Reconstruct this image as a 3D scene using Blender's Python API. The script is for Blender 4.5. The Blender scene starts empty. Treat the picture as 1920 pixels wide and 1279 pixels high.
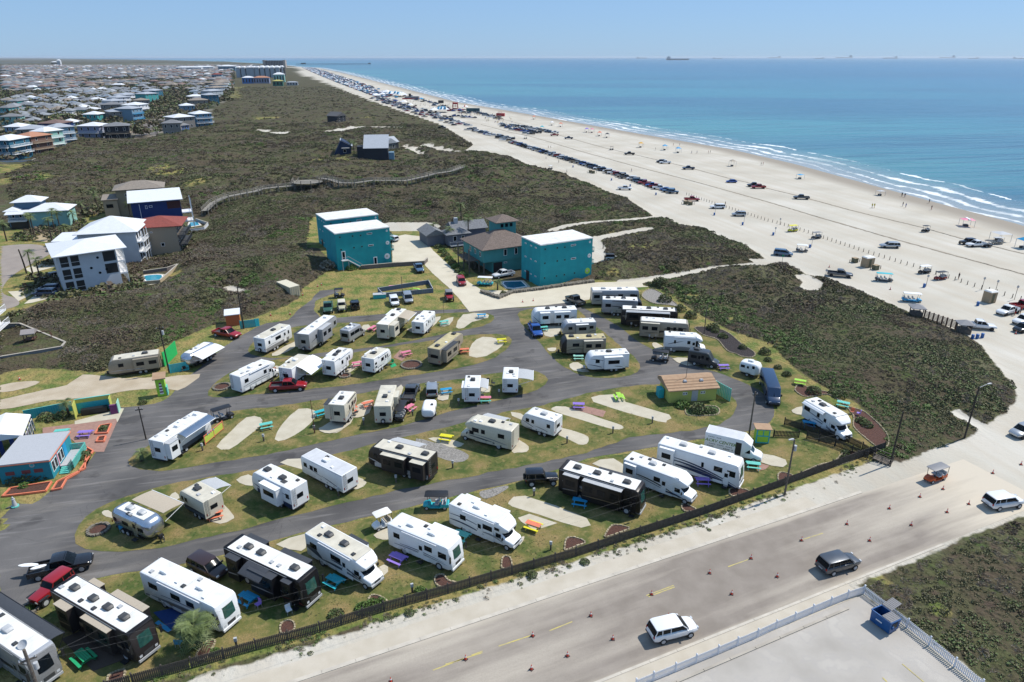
import bpy, math, random
import numpy as np
from math import radians as R, sin, cos, pi
random.seed(7)
rng = np.random.default_rng(7)
scene = bpy.context.scene
# ------------------------------------------------------------------ camera
HC = 50.0                       # drone height in metres
FPX = 1280.0                    # focal length in pixels of a 1920 px wide frame (24 mm on full frame)
PITCH = math.atan2(532.5, FPX)
cam_d = bpy.data.cameras.new('camera'); cam = bpy.data.objects.new('camera', cam_d)
scene.collection.objects.link(cam)
cam_d.sensor_width = 36.0; cam_d.lens = 24.0; cam_d.clip_start = 0.5; cam_d.clip_end = 120000.0
cam.location = (0,0, HC); cam.rotation_euler = (R(90)-PITCH,0,0)
scene.camera = cam
# ------------------------------------------------------------------ light
SUN_AZ, SUN_EL = R(27), R(53)   # direction towards the sun: azimuth from +x, elevation
world = bpy.data.worlds.new('World'); scene.world = world; world.use_nodes = True
wn = world.node_tree.nodes; wl = world.node_tree.links
sky = wn.new('ShaderNodeTexSky'); sky.sky_type = 'NISHITA'; sky.sun_disc = False
sky.sun_elevation = SUN_EL; sky.sun_rotation = R(90)-SUN_AZ
sky.air_density = 1.0; sky.dust_density = 0.1; sky.ozone_density = 3.0; sky.altitude = 10
bg = wn['Background']; bg.inputs['Strength'].default_value = 0.075
tint = wn.new('ShaderNodeMix'); tint.data_type = 'RGBA'; tint.blend_type = 'MULTIPLY'; tint.inputs[0].default_value = 1.0
tint.inputs[7].default_value = (.72,.96,1.42,1)          # cool white balance of the photograph
wl.new(sky.outputs[0], tint.inputs[6])
flat = wn.new('ShaderNodeMix'); flat.data_type = 'RGBA'; flat.inputs[0].default_value = .6; flat.inputs[7].default_value = (4.5,7.3,11.2,1)
wl.new(tint.outputs[2], flat.inputs[6]); wl.new(flat.outputs[2], bg.inputs['Color'])
sun_d = bpy.data.lights.new('sun', 'SUN'); sun = bpy.data.objects.new('sun', sun_d)
sun_d.energy = 5.0; sun_d.angle = R(0.53); sun_d.color = (1.0,0.955,0.88)
sun.rotation_euler = (R(90)-SUN_EL,0, SUN_AZ+R(90))
scene.collection.objects.link(sun)
scene.view_settings.view_transform = 'Standard'; scene.view_settings.look = 'None'
scene.view_settings.exposure = 0.05; scene.view_settings.gamma = 1.0
scene.view_settings.use_curve_mapping = False
scene.render.engine = 'CYCLES'
scene.cycles.max_bounces = 5; scene.cycles.diffuse_bounces = 2; scene.cycles.glossy_bounces = 2
scene.cycles.transmission_bounces = 2; scene.cycles.volume_bounces = 0; scene.cycles.transparent_max_bounces = 6
scene.cycles.caustics_reflective = False; scene.cycles.caustics_refractive = False
# ------------------------------------------------------------------ survey: ground plan read off the aerial view
SP, CP = sin(PITCH), cos(PITCH)
def G(u, v, z=0.0):
 """plan coordinates of the point at height z seen at (u, v) of the 1920 px aerial photograph"""
 b = 639.5-v
 t = (z-HC)/(-FPX*SP+b*CP)
 return ((u-960)*t,(FPX*CP+b*SP)*t)
_T = {'0': (0,80), '1': (480,80), '2': (960,80), '3': (1440,80), '4': (0,340), '5': (480,340), '6': (960,340),
      '7': (1440,340), '8': (0,640), '9': (480,640), 'a': (960,640), 'b': (1440,640), 'c': (0,959),
      'd': (480,959), 'e': (960,959), 'f': (1440,959)}
_Q = {'A': (1060,540,7.99), 'B': (980,560,7.99), 'C': (850,670,7.99), 'D': (400,630,7.99), 'E': (600,560,7.99),
      'F': (590,700,7.99), 'G': (430,560,7.99), 'H': (1220,600,7.385), 'I': (180,880,7.385), 'J': (560,960,10.65),
      'K': (820,900,10.65), 'L': (1300,780,10.65), 'M': (980,480,9.6), 'N': (1440,700,7.99), 'O': (1600,1080,10.65),
      'P': (1660,840,10.65)}
def t(k, x, y):
 """sheet k of the survey, position on the sheet -> photograph pixel"""
 if k in _T: return (_T[k][0]+x/3.996, _T[k][1]+y/3.996)
 q = _Q[k]; return (q[0]+x/q[2], q[1]+y/q[2])
def W(pts, z=0.0): return [G(u, v, z) for u, v in pts]
def TW(k, pts, z=0.0): return [G(*t(k, x, y), z) for x, y in pts]
# ------------------------------------------------------------------ object helpers
col = scene.collection
_nm = {}
def link(o, parent=None):
 col.objects.link(o)
 if parent is not None: o.parent = parent
 return o
def mesh(name, v, f, mats=(), mi=None, smooth=False, ang=35):
 me = bpy.data.meshes.new(name)
 me.from_pydata([tuple(map(float, p)) for p in v],[],[tuple(q) for q in f])
 for m in (mats if isinstance(mats,(list, tuple)) else [mats]): me.materials.append(m)
 if mi is not None: me.polygons.foreach_set('material_index', mi)
 if smooth:
  me.polygons.foreach_set('use_smooth',[True]*len(me.polygons))
  me.set_sharp_from_angle(angle=R(ang))
 me.update()
 return me
def tag(o, label=None, cat=None, group=None, kind=None):
 if label: o['label'] = label
 if cat: o['category'] = cat
 if group: o['group'] = group
 if kind: o['kind'] = kind
 return o
def empty(name, loc, rz=0.0, label=None, cat=None, group=None, sc=1.0):
 o = bpy.data.objects.new(name, None); link(o)
 o.location = loc if len(loc) == 3 else (loc[0], loc[1],0.0)
 o.rotation_euler = (0,0, rz); o.empty_display_size = 0.3
 if sc != 1.0: o.scale = (sc, sc, sc) if not isinstance(sc, tuple) else sc
 return tag(o, label, cat, group)
class MB:
 """collects simple solids into one mesh"""
 def __init__(s): s.v = []; s.f = []; s.m = []; s.cur = 0
 def add(s, v, f):
  n = len(s.v); s.v += [tuple(p) for p in v]; s.f += [tuple(i+n for i in q) for q in f]; s.m += [s.cur]*len(f); return s
 def box(s, x0, x1, y0, y1, z0, z1):
  return s.add([(x0, y0, z0),(x1, y0, z0),(x1, y1, z0),(x0, y1, z0),(x0, y0, z1),(x1, y0, z1),(x1, y1, z1),(x0, y1, z1)],
                     [(3,2,1,0),(4,5,6,7),(0,1,5,4),(1,2,6,5),(2,3,7,6),(3,0,4,7)])
 def frus(s, x0, x1, y0, y1, z0, z1, i):
  """box whose top is inset by i"""
  return s.add([(x0, y0, z0),(x1, y0, z0),(x1, y1, z0),(x0, y1, z0),(x0+i, y0+i, z1),(x1-i, y0+i, z1),(x1-i, y1-i, z1),(x0+i, y1-i, z1)],
                     [(3,2,1,0),(4,5,6,7),(0,1,5,4),(1,2,6,5),(2,3,7,6),(3,0,4,7)])
 def bar(s, a, b, w, h=None, n=4):
  """prism from a to b"""
  a = np.array(a, float); b = np.array(b, float); d = b-a; L = np.linalg.norm(d); d /= max(L,1e-9)
  up = np.array((0,0,1.0)) if abs(d[2]) < .95 else np.array((1.0,0,0))
  sd = np.cross(d, up); sd /= np.linalg.norm(sd); up = np.cross(sd, d)
  h = w if h is None else h
  if n == 4: ring = [(-w/2,-h/2),(w/2,-h/2),(w/2, h/2),(-w/2, h/2)]
  else: ring = [(w/2*cos(2*pi*k/n), h/2*sin(2*pi*k/n)) for k in range(n)]
  v = [a+sd*p+up*q for p, q in ring]+[b+sd*p+up*q for p, q in ring]
  f = [(k,(k+1) % n, n+(k+1) % n, n+k) for k in range(n)]+[tuple(range(n-1,-1,-1)), tuple(range(n,2*n))]
  return s.add(v, f)
 def cyl(s, c, r0, r1, h, n=10, axis='z'):
  v = []
  for k,(r, q) in enumerate(((r0,0),(r1, h))):
   for i in range(n):
    a = 2*pi*i/n
    p = (r*cos(a), r*sin(a), q)
    if axis == 'y': p = (p[0], q,-p[1])
    if axis == 'x': p = (q, p[0], p[1])
    v.append((c[0]+p[0], c[1]+p[1], c[2]+p[2]))
  f = [(k,(k+1) % n, n+(k+1) % n, n+k) for k in range(n)]+[tuple(range(n-1,-1,-1)), tuple(range(n,2*n))]
  return s.add(v, f)
 def prism(s, poly, z0, z1):
  n = len(poly); v = [(x, y, z0) for x, y in poly]+[(x, y, z1) for x, y in poly]
  return s.add(v,[tuple(range(n-1,-1,-1)), tuple(range(n,2*n))]+[(k,(k+1) % n, n+(k+1) % n, n+k) for k in range(n)])
 def side(s, poly, y0, y1):
  """polygon in x,z pulled along y"""
  n = len(poly); v = [(x, y0, z) for x, z in poly]+[(x, y1, z) for x, z in poly]
  return s.add(v,[tuple(range(n)), tuple(range(2*n-1, n-1,-1))]+[(k, n+k, n+(k+1) % n,(k+1) % n) for k in range(n)])
 def loft(s, secs, k=2):
  """secs: (x, half width, z0, z1, corner radius)"""
  rings = []
  for x, hw, z0, z1, r in secs:
   r = min(r, hw*.98,(z1-z0)*.49)
   ring = []
   for cx, cz, a0 in ((hw-r, z0+r,-pi/2),(hw-r, z1-r,0),(-hw+r, z1-r, pi/2),(-hw+r, z0+r, pi)):
    for i in range(k+1):
     a = a0+pi/2*i/k
     ring.append((x, cx+r*cos(a), cz+r*sin(a)))
   rings.append(ring)
  n = len(rings[0]); v = [p for r_ in rings for p in r_]; f = []
  for j in range(len(rings)-1):
   for i in range(n):
    f.append((j*n+i, j*n+(i+1) % n,(j+1)*n+(i+1) % n,(j+1)*n+i))
  f = [q[::-1] for q in f]
  f.append(tuple(range(n))[::1]); f.append(tuple(range((len(rings)-1)*n, len(rings)*n))[::-1])
  f = [q[::-1] for q in f]
  return s.add(v, f)
 def mesh(s, name, mats, smooth=False, ang=35): return mesh(name, s.v, s.f, mats, s.m, smooth, ang)
 def obj(s, name, mats, parent=None, smooth=False, ang=35):
  return link(bpy.data.objects.new(name, s.mesh(name, mats, smooth, ang)), parent)
def mobj(name, me, parent=None, loc=None, rz=None):
 o = bpy.data.objects.new(name, me); link(o, parent)
 if loc is not None: o.location = loc
 if rz is not None: o.rotation_euler = (0,0, rz)
 return o
_kids = {}
def copy_tree(o, parent=None):
 c = o.copy(); col.objects.link(c)
 if parent is not None: c.parent = parent
 if o.name not in _kids: _kids[o.name] = [ch for ch in bpy.data.objects if ch.parent == o]
 for ch in _kids[o.name]: copy_tree(ch, c)
 return c
def ordn(n):
 return str(n)+('th' if 10 <= n % 100 <= 20 else {1: 'st',2: 'nd',3: 'rd'}.get(n % 10, 'th'))
# ------------------------------------------------------------------ materials
_mats = {}
def lin(c):
 return tuple(x/12.92 if x <= .04045 else ((x+.055)/1.055) ** 2.4 for x in c)
def mat(name, c, rough=.6, metal=0., var=.08, scale=6., bump=0., bscale=30., c2=None, spec=.4, coat=0.):
 """plain procedural material: base colour broken up by two noises"""
 if name in _mats: return _mats[name]
 m = bpy.data.materials.new(name); m.use_nodes = True
 n = m.node_tree.nodes; l = m.node_tree.links; b = n['Principled BSDF']
 b.inputs['Roughness'].default_value = rough; b.inputs['Metallic'].default_value = metal
 b.inputs['Specular IOR Level'].default_value = spec; b.inputs['Coat Weight'].default_value = coat
 tc = n.new('ShaderNodeTexCoord'); no = n.new('ShaderNodeTexNoise')
 no.inputs['Scale'].default_value = scale; no.inputs['Detail'].default_value = 4.0
 l.new(tc.outputs['Object'], no.inputs['Vector'])
 rp = n.new('ShaderNodeValToRGB'); rp.color_ramp.elements[0].position = .3; rp.color_ramp.elements[1].position = .72
 d = c2 if c2 else tuple(x*(1-var*2) for x in c)
 rp.color_ramp.elements[0].color = (*d,1); rp.color_ramp.elements[1].color = (*c,1)
 l.new(no.outputs[0], rp.inputs[0]); l.new(rp.outputs[0], b.inputs['Base Color'])
 if bump:
  n2 = n.new('ShaderNodeTexNoise'); n2.inputs['Scale'].default_value = bscale; n2.inputs['Detail'].default_value = 3
  l.new(tc.outputs['Object'], n2.inputs['Vector'])
  bp = n.new('ShaderNodeBump'); bp.inputs['Strength'].default_value = bump; bp.inputs['Distance'].default_value = .1
  l.new(n2.outputs[0], bp.inputs['Height']); l.new(bp.outputs[0], b.inputs['Normal'])
 _mats[name] = m
 return m
def paint(c, name=None, rough=.28): return mat(name or 'paint_%.2f_%.2f_%.2f' % c, c, rough,0.,.04,2., spec=.5, coat=.6)
WHITE = mat('white_gelcoat',(.78,.79,.79),.35, var=.04, scale=1.2)
ROOFW = mat('white_roof_membrane',(.76,.75,.72),.6, c2=(.58,.57,.53), scale=.9)
ROOFC = mat('cream_roof_membrane',(.60,.56,.46),.7, var=.12, scale=1.0)
ROOFY = mat('yellowed_roof_membrane',(.50,.43,.24),.75, var=.16, scale=1.0)
ROOFG = mat('grey_roof_membrane',(.55,.56,.58),.7, var=.08, scale=1.0)
LGREY = mat('light_grey_plastic',(.45,.46,.47),.5)
MGREY = mat('grey_plastic',(.2,.2,.21),.5)
DGREY = mat('dark_grey_plastic',(.055,.057,.06),.5)
BLACK = mat('black_plastic',(.018,.018,.02),.45)
TYRE = mat('tyre_rubber',(.018,.018,.018),.85)
CHROME = mat('polished_metal',(.62,.63,.65),.22,1.0,.06,3.)
STEEL = mat('galvanised_steel',(.42,.43,.44),.4,.8,.1,8.)
GLASS = mat('dark_glass',(.008,.012,.016),.12,0.,.2,3., spec=.12)
GLASSG = mat('green_tinted_glass',(.03,.10,.085),.06,0.,.2,3., spec=.8)
GLASSB = mat('blue_tinted_glass',(.03,.07,.10),.06,0.,.2,3., spec=.8)
RED = mat('red_lens',(.45,.01,.01),.25)
LAMP = mat('clear_lens',(.6,.62,.64),.15)
TAN = mat('tan_fabric',(.42,.36,.28),.8, var=.06)
GREYF = mat('grey_fabric',(.42,.43,.44),.7, var=.08)
DARKF = mat('charcoal_fabric',(.045,.05,.06),.7, var=.1)
WOODG = mat('weathered_wood',(.16,.135,.11),.85, var=.25, scale=5., bump=.4, bscale=20)
WOODP = mat('pale_boardwalk_wood',(.26,.24,.205),.9, var=.15, scale=2.)
WOODF = mat('shaded_fence_wood',(.095,.08,.068),.85, var=.25, scale=3.)  # wood tone darkened for the shade on the side facing the camera
WOODD = mat('dark_wood',(.055,.045,.038),.85, var=.25, scale=5., bump=.4, bscale=20)
WOODB = mat('brown_wood',(.12,.055,.035),.8, var=.2, scale=4.)
CONC = mat('concrete',(.42,.38,.32),.9, var=.12, scale=.6, bump=.15, bscale=12.)
STONE = mat('pale_stone',(.5,.42,.28),.9, var=.3, scale=3., bump=.5)
MULCH = mat('red_mulch',(.13,.06,.042),1., c2=(.07,.035,.028), scale=5., bump=.8, bscale=40)
MULCHD = mat('dark_mulch',(.055,.045,.045),1., c2=(.025,.02,.02), scale=5., bump=.8, bscale=40)
CONE = mat('cone_orange',(.75,.07,.03),.5)
BLUEB = mat('blue_barrel',(.02,.12,.36),.45)
PINK = mat('pink_paint',(.72,.22,.32),.5); TURQ = mat('turquoise_paint',(.03,.42,.48),.5)
CORAL = mat('coral_paint',(.75,.22,.12),.5); PURP = mat('purple_paint',(.28,.18,.58),.5)
LIME = mat('lime_paint',(.35,.66,.06),.5); YELL = mat('yellow_paint',(.72,.66,.02),.5)
AQUA = mat('aqua_paint',(.14,.55,.47),.5); SKYB = mat('blue_paint',(.02,.3,.55),.5)
GREEN = mat('green_paint',(.02,.35,.14),.5); MINT = mat('mint_paint',(.35,.68,.55),.5); WHITEP = mat('white_paint',(.8,.8,.8),.5, var=.03)
LEAF = [mat('leaf_olive',(.17,.16,.082),.8, c2=(.105,.098,.05), scale=9.), mat('leaf_green',(.125,.17,.055),.8, c2=(.075,.11,.035), scale=9.),
  mat('leaf_brown',(.18,.135,.095),.9, c2=(.11,.083,.06), scale=9.), mat('leaf_grey',(.34,.31,.25),.9, c2=(.2,.185,.145), scale=9.),
  mat('leaf_dark',(.10,.105,.048),.8, c2=(.058,.062,.028), scale=9.)]
PALM = mat('palm_leaf',(.15,.19,.06),.6, c2=(.08,.11,.035), scale=6.)
BARK = mat('palm_bark',(.10,.075,.055),.95, var=.3, scale=12., bump=.6)
# ------------------------------------------------------------------ polygons of the plan
def P(*xy): return [G(u, v) for u, v in xy]
shore_px = [(1920,415),(1790,382),(1650,345),(1500,305),(1380,278),(1200,248),(1050,222),(950,205),(860,190),(760,165),(700,150),(640,135),(600,127)]
SHORE = [(172,-400),(172,100)]+[G(u, v) for u, v in shore_px]+[(-1180,4100),(-1500,4900),(-2100,6200),(-3400,8800),(-6500,13500),(-14000,24000),(-40000,60000)]
dune_edge = [(553,127),(575,143),(600,152),(650,172),(700,192),(760,212),(830,236),(887,272),(870,284),(915,285),(960,295),(997,313),(1025,321),(1065,330),
             (1110,346),(1135,358),(1173,372),(1200,388),(1226,406),(1255,411),(1273,422),(1298,426),(1323,430),(1350,443),(1395,458),(1418,473),(1441,490),
             (1487,501),(1510,514),(1550,523),(1580,533),(1615,548),(1645,560),(1703,585),(1728,593),(1790,618),(1815,630),(1840,648),(1865,682),(1898,722),(1908,745)]
near_sand = [(1890,770),(1853,795),(1815,822),(1745,843),(1690,868),(1655,858),(1500,912),(1300,984),(1010,1073),(900,1108),(780,1143),(600,1203),(400,1262),(300,1290)]
BEACH = [(172,-400),(172,100)]+P(*shore_px)+[(-1180,4100),(-1450,4000)]+P(*dune_edge)+P(*near_sand)+[(-60,10),(-60,-400)]
DUNE_SE = P((1600,1100),(1640,1083),(1720,1050),(1800,1012),(1920,968))+[(58,60),(75,66),(95,74),(95,20),(30,20)]+P((1900,1330),(1720,1190),(1660,1130))
DUNE_SE = P((1598,1098),(1640,1082),(1720,1050),(1800,1012),(1920,968),(2060,918))+[(120,86),(120,20),(35,18)]+P((1850,1279),(1620,1112))
PARK = P((1655,862),(1500,914),(1300,986),(1010,1075),(780,1145),(400,1255),(270,1290))+[(-60,30),(-90,60)]+ \
       P((0,1000),(0,760),(0,700),(60,690),(140,695),(185,700),(330,640),(400,610),(470,598),(535,575),(560,560),(570,540),(620,505),(640,495),(735,500),(735,440),(720,425),
         (790,425),(860,480),(900,520),(1000,530),(1080,530),(1115,525),(1190,530),(1242,545),(1267,560),(1310,590),(1370,620),(1440,643),(1490,690),(1515,708),(1560,735),
         (1600,752),(1625,772),(1658,815))
PATHS = [([(1035,432),(1060,424),(1100,418),(1160,414),(1226,408)],1.6),([(1100,462),(1120,446),(1140,443),(1170,437),(1215,429)],2.0),
         ([(1114,490),(1116,465),(1105,450)],3.0),
         ([(1170,530),(1230,523),(1290,514),(1345,503),(1400,499),(1440,494)],2.0),([(1415,488),(1440,490),(1490,498)],1.6),
         ([(455,249),(490,247),(535,252)],5),([(610,249),(650,242),(680,238),(750,241)],6),([(750,282),(800,275),(850,285),(900,283)],4.0),([(760,275),(790,290),(870,292)],2.),
         ([(735,425),(760,425),(790,425)],6.0),([(430,540),(450,548)],1.5),([(1508,520),(1525,530),(1518,540)],2.2),([(1795,775),(1840,800)],1.)]
def inside(px, py, poly):
 ins = np.zeros(px.shape, bool); n = len(poly)
 for i in range(n):
  x0, y0 = poly[i]; x1, y1 = poly[(i+1) % n]
  if y0 == y1: continue
  c = ((y0 > py) != (y1 > py)) & (px < (x1-x0)*(py-y0)/(y1-y0)+x0)
  ins ^= c
 return ins
def segdist(px, py, pts, closed=False):
 d = np.full(px.shape,1e18); n = len(pts)
 for i in range(n if closed else n-1):
  x0, y0 = pts[i]; x1, y1 = pts[(i+1) % n]; dx, dy = x1-x0, y1-y0
  tt = np.clip(((px-x0)*dx+(py-y0)*dy)/(dx*dx+dy*dy+1e-12),0,1)
  d = np.minimum(d,(px-x0-tt*dx) ** 2+(py-y0-tt*dy) ** 2)
 return np.sqrt(d)
def sdf(px, py, poly): return np.where(inside(px, py, poly),1,-1)*segdist(px, py, poly, True)
def vnoise(x, y, s, seed=0):
 """value noise"""
 x = x/s+seed*17.3; y = y/s+seed*9.7
 xi = np.floor(x).astype(np.int64); yi = np.floor(y).astype(np.int64); fx = x-xi; fy = y-yi
 fx = fx*fx*(3-2*fx); fy = fy*fy*(3-2*fy)
 def h(a, b):
  q = (a*374761393+b*668265263+seed*1442695041) & 0xffffffff
  q = ((q ^ (q >> 13))*1274126177) & 0xffffffff
  return ((q ^ (q >> 16)) & 0xffff)/65535.0
 return (h(xi, yi)*(1-fx)+h(xi+1, yi)*fx)*(1-fy)+(h(xi, yi+1)*(1-fx)+h(xi+1, yi+1)*fx)*fy
def axis_pts(a, b, step, lo, hi, g=1.05):
 c = list(np.arange(a, b+.01, step)); s = step; x = c[-1]
 while x < hi: s *= g; x += s; c.append(x)
 s = step; x = a; lo_ = []
 while x > lo: s *= g; x -= s; lo_.append(x)
 return np.array(lo_[::-1]+c)
FLAT = [(W([(0,640),(0,600),(0,400),(0,330),(60,292),(120,262),(190,262),(260,262),(330,250),(440,180),(440,130),(540,122),(300,118),(0,125)]), 'town')]
YARDS = W([(0,470),(0,640),(20,600),(60,580),(150,565),(280,545),(330,515),(300,480),(350,465),(400,425),(385,400),(350,390),(330,350),(240,345),(150,365),(0,375)])
CAMPBACK = W([(590,395),(760,380),(900,400),(1040,400),(1120,440),(1115,530),(900,540),(640,500)])
def height(px, py):
 """dune relief in metres at plan position"""
 px = np.asarray(px, float); py = np.asarray(py, float)
 d = -sdf(px, py, BEACH)
 d = np.minimum(d,-sdf(px, py, PARK)); d = np.minimum(d,-sdf(px, py, YARDS)); d = np.minimum(d,-sdf(px, py, CAMPBACK)+3)
 d = np.minimum(d,-sdf(px, py, FLAT[0][0]))
 se = sdf(px, py, DUNE_SE); d = np.where(se > 0, np.minimum(se,99), d)
 for pts, w in PATHS: d = np.minimum(d, np.maximum(segdist(px, py, W(pts))-w,0)*1.2)
 ramp = 1-np.exp(-np.clip(d,0, None)/6.0)
 n = .55*vnoise(px, py,26,1)+.3*vnoise(px, py,11,2)+.15*vnoise(px, py,5,3)
 z = ramp*(.5+3.6*n*n*1.6)+ramp*.35*(vnoise(px, py,2.5,5)-.5)
 z = np.where(se > 0, z*.45, z)
 far = np.clip((py-500)/800,0,1)
 z = z*(1-.6*far)
 sh = sdf(px, py, SEA_POLY)
 z = np.where(sh > -25,-(sh+25)/25*.7, z)
 z = np.where(sh > 0,-.7-np.clip(sh,0,60)*.04, z)
 return z
SEA_POLY = SHORE+[(80000,60000),(80000,-400)]
xs = axis_pts(-140,120,1.0,-60000,60000); ys = axis_pts(24,210,1.0,-300,62000,1.04)
GX, GY = np.meshgrid(xs, ys); gx = GX.ravel(); gy = GY.ravel()
gz = height(gx, gy)
BAY = W([(-900,121.5),(70,121.5),(75,117.5),(-900,116.5)])
def gridmesh(name, nx, ny, X, Y, Z):
 me = bpy.data.meshes.new(name); N = nx*ny
 me.vertices.add(N); me.vertices.foreach_set('co', np.column_stack([X, Y, Z]).astype(np.float32).ravel())
 i = np.arange((nx-1)*(ny-1)); r = i // (nx-1); c_ = i % (nx-1); a = r*nx+c_
 q = np.column_stack([a, a+1, a+nx+1, a+nx]).ravel()
 me.loops.add(len(q)); me.loops.foreach_set('vertex_index', q.astype(np.int32))
 me.polygons.add(len(i)); me.polygons.foreach_set('loop_start', np.arange(0, len(q),4, dtype=np.int32))
 me.update(calc_edges=True); me.polygons.foreach_set('use_smooth', np.ones(len(i), bool))
 return me
def fattr(me, name, a):
 at = me.attributes.new(name, 'FLOAT', 'POINT'); at.data.foreach_set('value', np.asarray(a, np.float32))
gm = gridmesh('ground', len(xs), len(ys), gx, gy, gz)
sandm = np.clip(sdf(gx, gy, BEACH)/2.0+.5,0,1)
sandm = np.minimum(sandm, np.clip(.5-sdf(gx, gy, DUNE_SE)/2.0,0,1))
for pts, w in PATHS: sandm = np.maximum(sandm, np.clip((w-segdist(gx, gy, W(pts)))/1.2+.5,0,1))
fattr(gm, 'sand', sandm)
shd = sdf(gx, gy, SEA_POLY); fattr(gm, 'wet', np.clip((shd+20)/10,0,1))
LAWNP = [PARK, W([(585,412),(612,412),(618,500),(600,470),(575,470)]), W([(0,307),(60,310),(20,330),(0,332)]),
         W([(433,163),(449,163),(450,185),(430,185)]), W([(310,183),(356,183),(352,196),(312,196)])]
lawn = np.zeros(gx.shape)
for q in LAWNP: lawn = np.maximum(lawn, np.clip(sdf(gx, gy, q)/2+.5,0,1))
for (u, v, r) in [(320,330,16),(370,350,12),(300,325,12),(660,245,10),(640,305,9),(600,305,9),(500,225,25),(690,225,20),(330,515,4),(1170,440,9),(1200,470,8),(1150,520,3),
                  (1290,560,5),(1380,600,4),(1450,650,4),(1330,585,3),(650,310,7),(590,450,6),(80,570,6),(130,560,5),(1640,1080,2),(1660,1095,1.5),(1760,1150,2),(50,340,25)]:
 cx, cy = G(u, v); lawn = np.maximum(lawn, np.clip(1.1-np.hypot(gx-cx, gy-cy)/r,0,1)*.8)
YLAWN = W([(-20,420),(-20,600),(60,578),(125,552),(120,500),(140,470),(230,440),(240,415),(190,390),(100,440)])
lawn = np.maximum(lawn, np.clip(sdf(gx, gy, YLAWN)/3+.5,0,1)*.8)
NOSCRUB = [YLAWN, W([(585,408),(618,405),(622,500),(600,500),(572,462)]), W([(255,540),(350,525),(345,495),(262,505)]), W([(325,440),(395,430),(400,400),(340,400)]), W([(0,690),(0,615),(120,630),(120,690)]), W([(600,500),(735,440),(735,420),(790,420),(820,450),(900,500),(1130,470),(1120,530),(900,540),(640,500)])]
fattr(gm, 'lawn', lawn)
fattr(gm, 'town', np.clip(sdf(gx, gy, FLAT[0][0])/20+.5,0,1))
class NT:
 def __init__(s, name):
  s.m = bpy.data.materials.new(name); s.m.use_nodes = True; s.n = s.m.node_tree.nodes; s.l = s.m.node_tree.links
  s.b = s.n['Principled BSDF']; s.tc = s.n.new('ShaderNodeTexCoord')
  _mats[name] = s.m
 def noise(s, sc, det=4., vec=None, scl=None):
  o = s.n.new('ShaderNodeTexNoise'); o.inputs['Scale'].default_value = sc; o.inputs['Detail'].default_value = det
  v = vec or s.tc.outputs['Object']
  if scl:
   mp = s.n.new('ShaderNodeMapping'); mp.inputs['Scale'].default_value = scl;
   if len(scl) == 4: pass
   s.l.new(v, mp.inputs[0]); v = mp.outputs[0]
  s.l.new(v, o.inputs['Vector']); return o.outputs[0]
 def mapr(s, scl, rz=0.):
  r = s.n.new('ShaderNodeMapping'); r.inputs['Rotation'].default_value = (0,0, rz); s.l.new(s.tc.outputs['Object'], r.inputs[0])
  m = s.n.new('ShaderNodeMapping'); m.inputs['Scale'].default_value = scl; s.l.new(r.outputs[0], m.inputs[0]); return m.outputs[0]
 def ramp(s, fac, stops):
  r = s.n.new('ShaderNodeValToRGB'); e = r.color_ramp.elements
  while len(e) < len(stops): e.new(.5)
  for k,(p, c) in enumerate(stops):
   e[k].position = p; e[k].color = (*c,1) if not isinstance(c,(int, float)) else (c, c, c,1)
  s.l.new(fac, r.inputs[0]); return r.outputs[0]
 def mix(s, fac, a, b):
  m = s.n.new('ShaderNodeMix'); m.data_type = 'RGBA'
  for sock, val in ((m.inputs[0], fac),(m.inputs[6], a),(m.inputs[7], b)):
   if isinstance(val,(int, float)): sock.default_value = val
   elif isinstance(val, tuple): sock.default_value = (*val,1)
   else: s.l.new(val, sock)
  return m.outputs[2]
 def math(s, op, a, b=0., c=None):
  m = s.n.new('ShaderNodeMath'); m.operation = op
  for i, val in enumerate((a, b) if c is None else (a, b, c)):
   if isinstance(val,(int, float)): m.inputs[i].default_value = val
   else: s.l.new(val, m.inputs[i])
  return m.outputs[0]
 def attr(s, name):
  a = s.n.new('ShaderNodeAttribute'); a.attribute_name = name; return a.outputs['Fac']
 def edge(s, a, nz, lo=.42, hi=.58, k=.6):
  """attribute broken up by a noise into a ragged edge"""
  q = s.math('ADD', a, s.math('MULTIPLY', s.math('SUBTRACT', nz,.5), k))
  return s.ramp(q,[(lo,0.),(hi,1.)])
 def bump(s, h, st=.5, dist=.2):
  b = s.n.new('ShaderNodeBump'); b.inputs['Strength'].default_value = st; b.inputs['Distance'].default_value = dist
  s.l.new(h, b.inputs['Height']); s.l.new(b.outputs[0], s.b.inputs['Normal'])
 def out(s, colr, rough=.9, spec=.2):
  s.l.new(colr, s.b.inputs['Base Color']); s.b.inputs['Roughness'].default_value = rough; s.b.inputs['Specular IOR Level'].default_value = spec
  return s.m
q = NT('ground_cover')
brush = q.ramp(q.noise(.09,7),[(.3,(.055,.048,.030)),(.45,(.085,.071,.044)),(.56,(.078,.084,.036)),(.7,(.12,.115,.065))])
brush = q.mix(q.ramp(q.noise(.55,6),[(.45,0.),(.7,1.)]), brush,(.09,.066,.048))
brush = q.mix(q.ramp(q.noise(.22,5),[(.6,0.),(.75,1.)]), brush,(.045,.085,.018))
brush = q.mix(q.ramp(q.noise(2.2,5),[(.5,0.),(.75,.8)]), brush,(.025,.026,.015))
sandc = q.ramp(q.noise(.05,6),[(.3,(.41,.38,.32)),(.5,(.475,.445,.38)),(.7,(.53,.50,.44))])
strk = q.noise(1.,6, q.mapr((.30,.012,1), R(-16)))
sandc = q.mix(q.ramp(strk,[(.42,.35),(.6,0.)]), sandc,(.42,.36,.28))
sandc = q.mix(q.attr('wet'), sandc,(.285,.25,.205))
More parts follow.
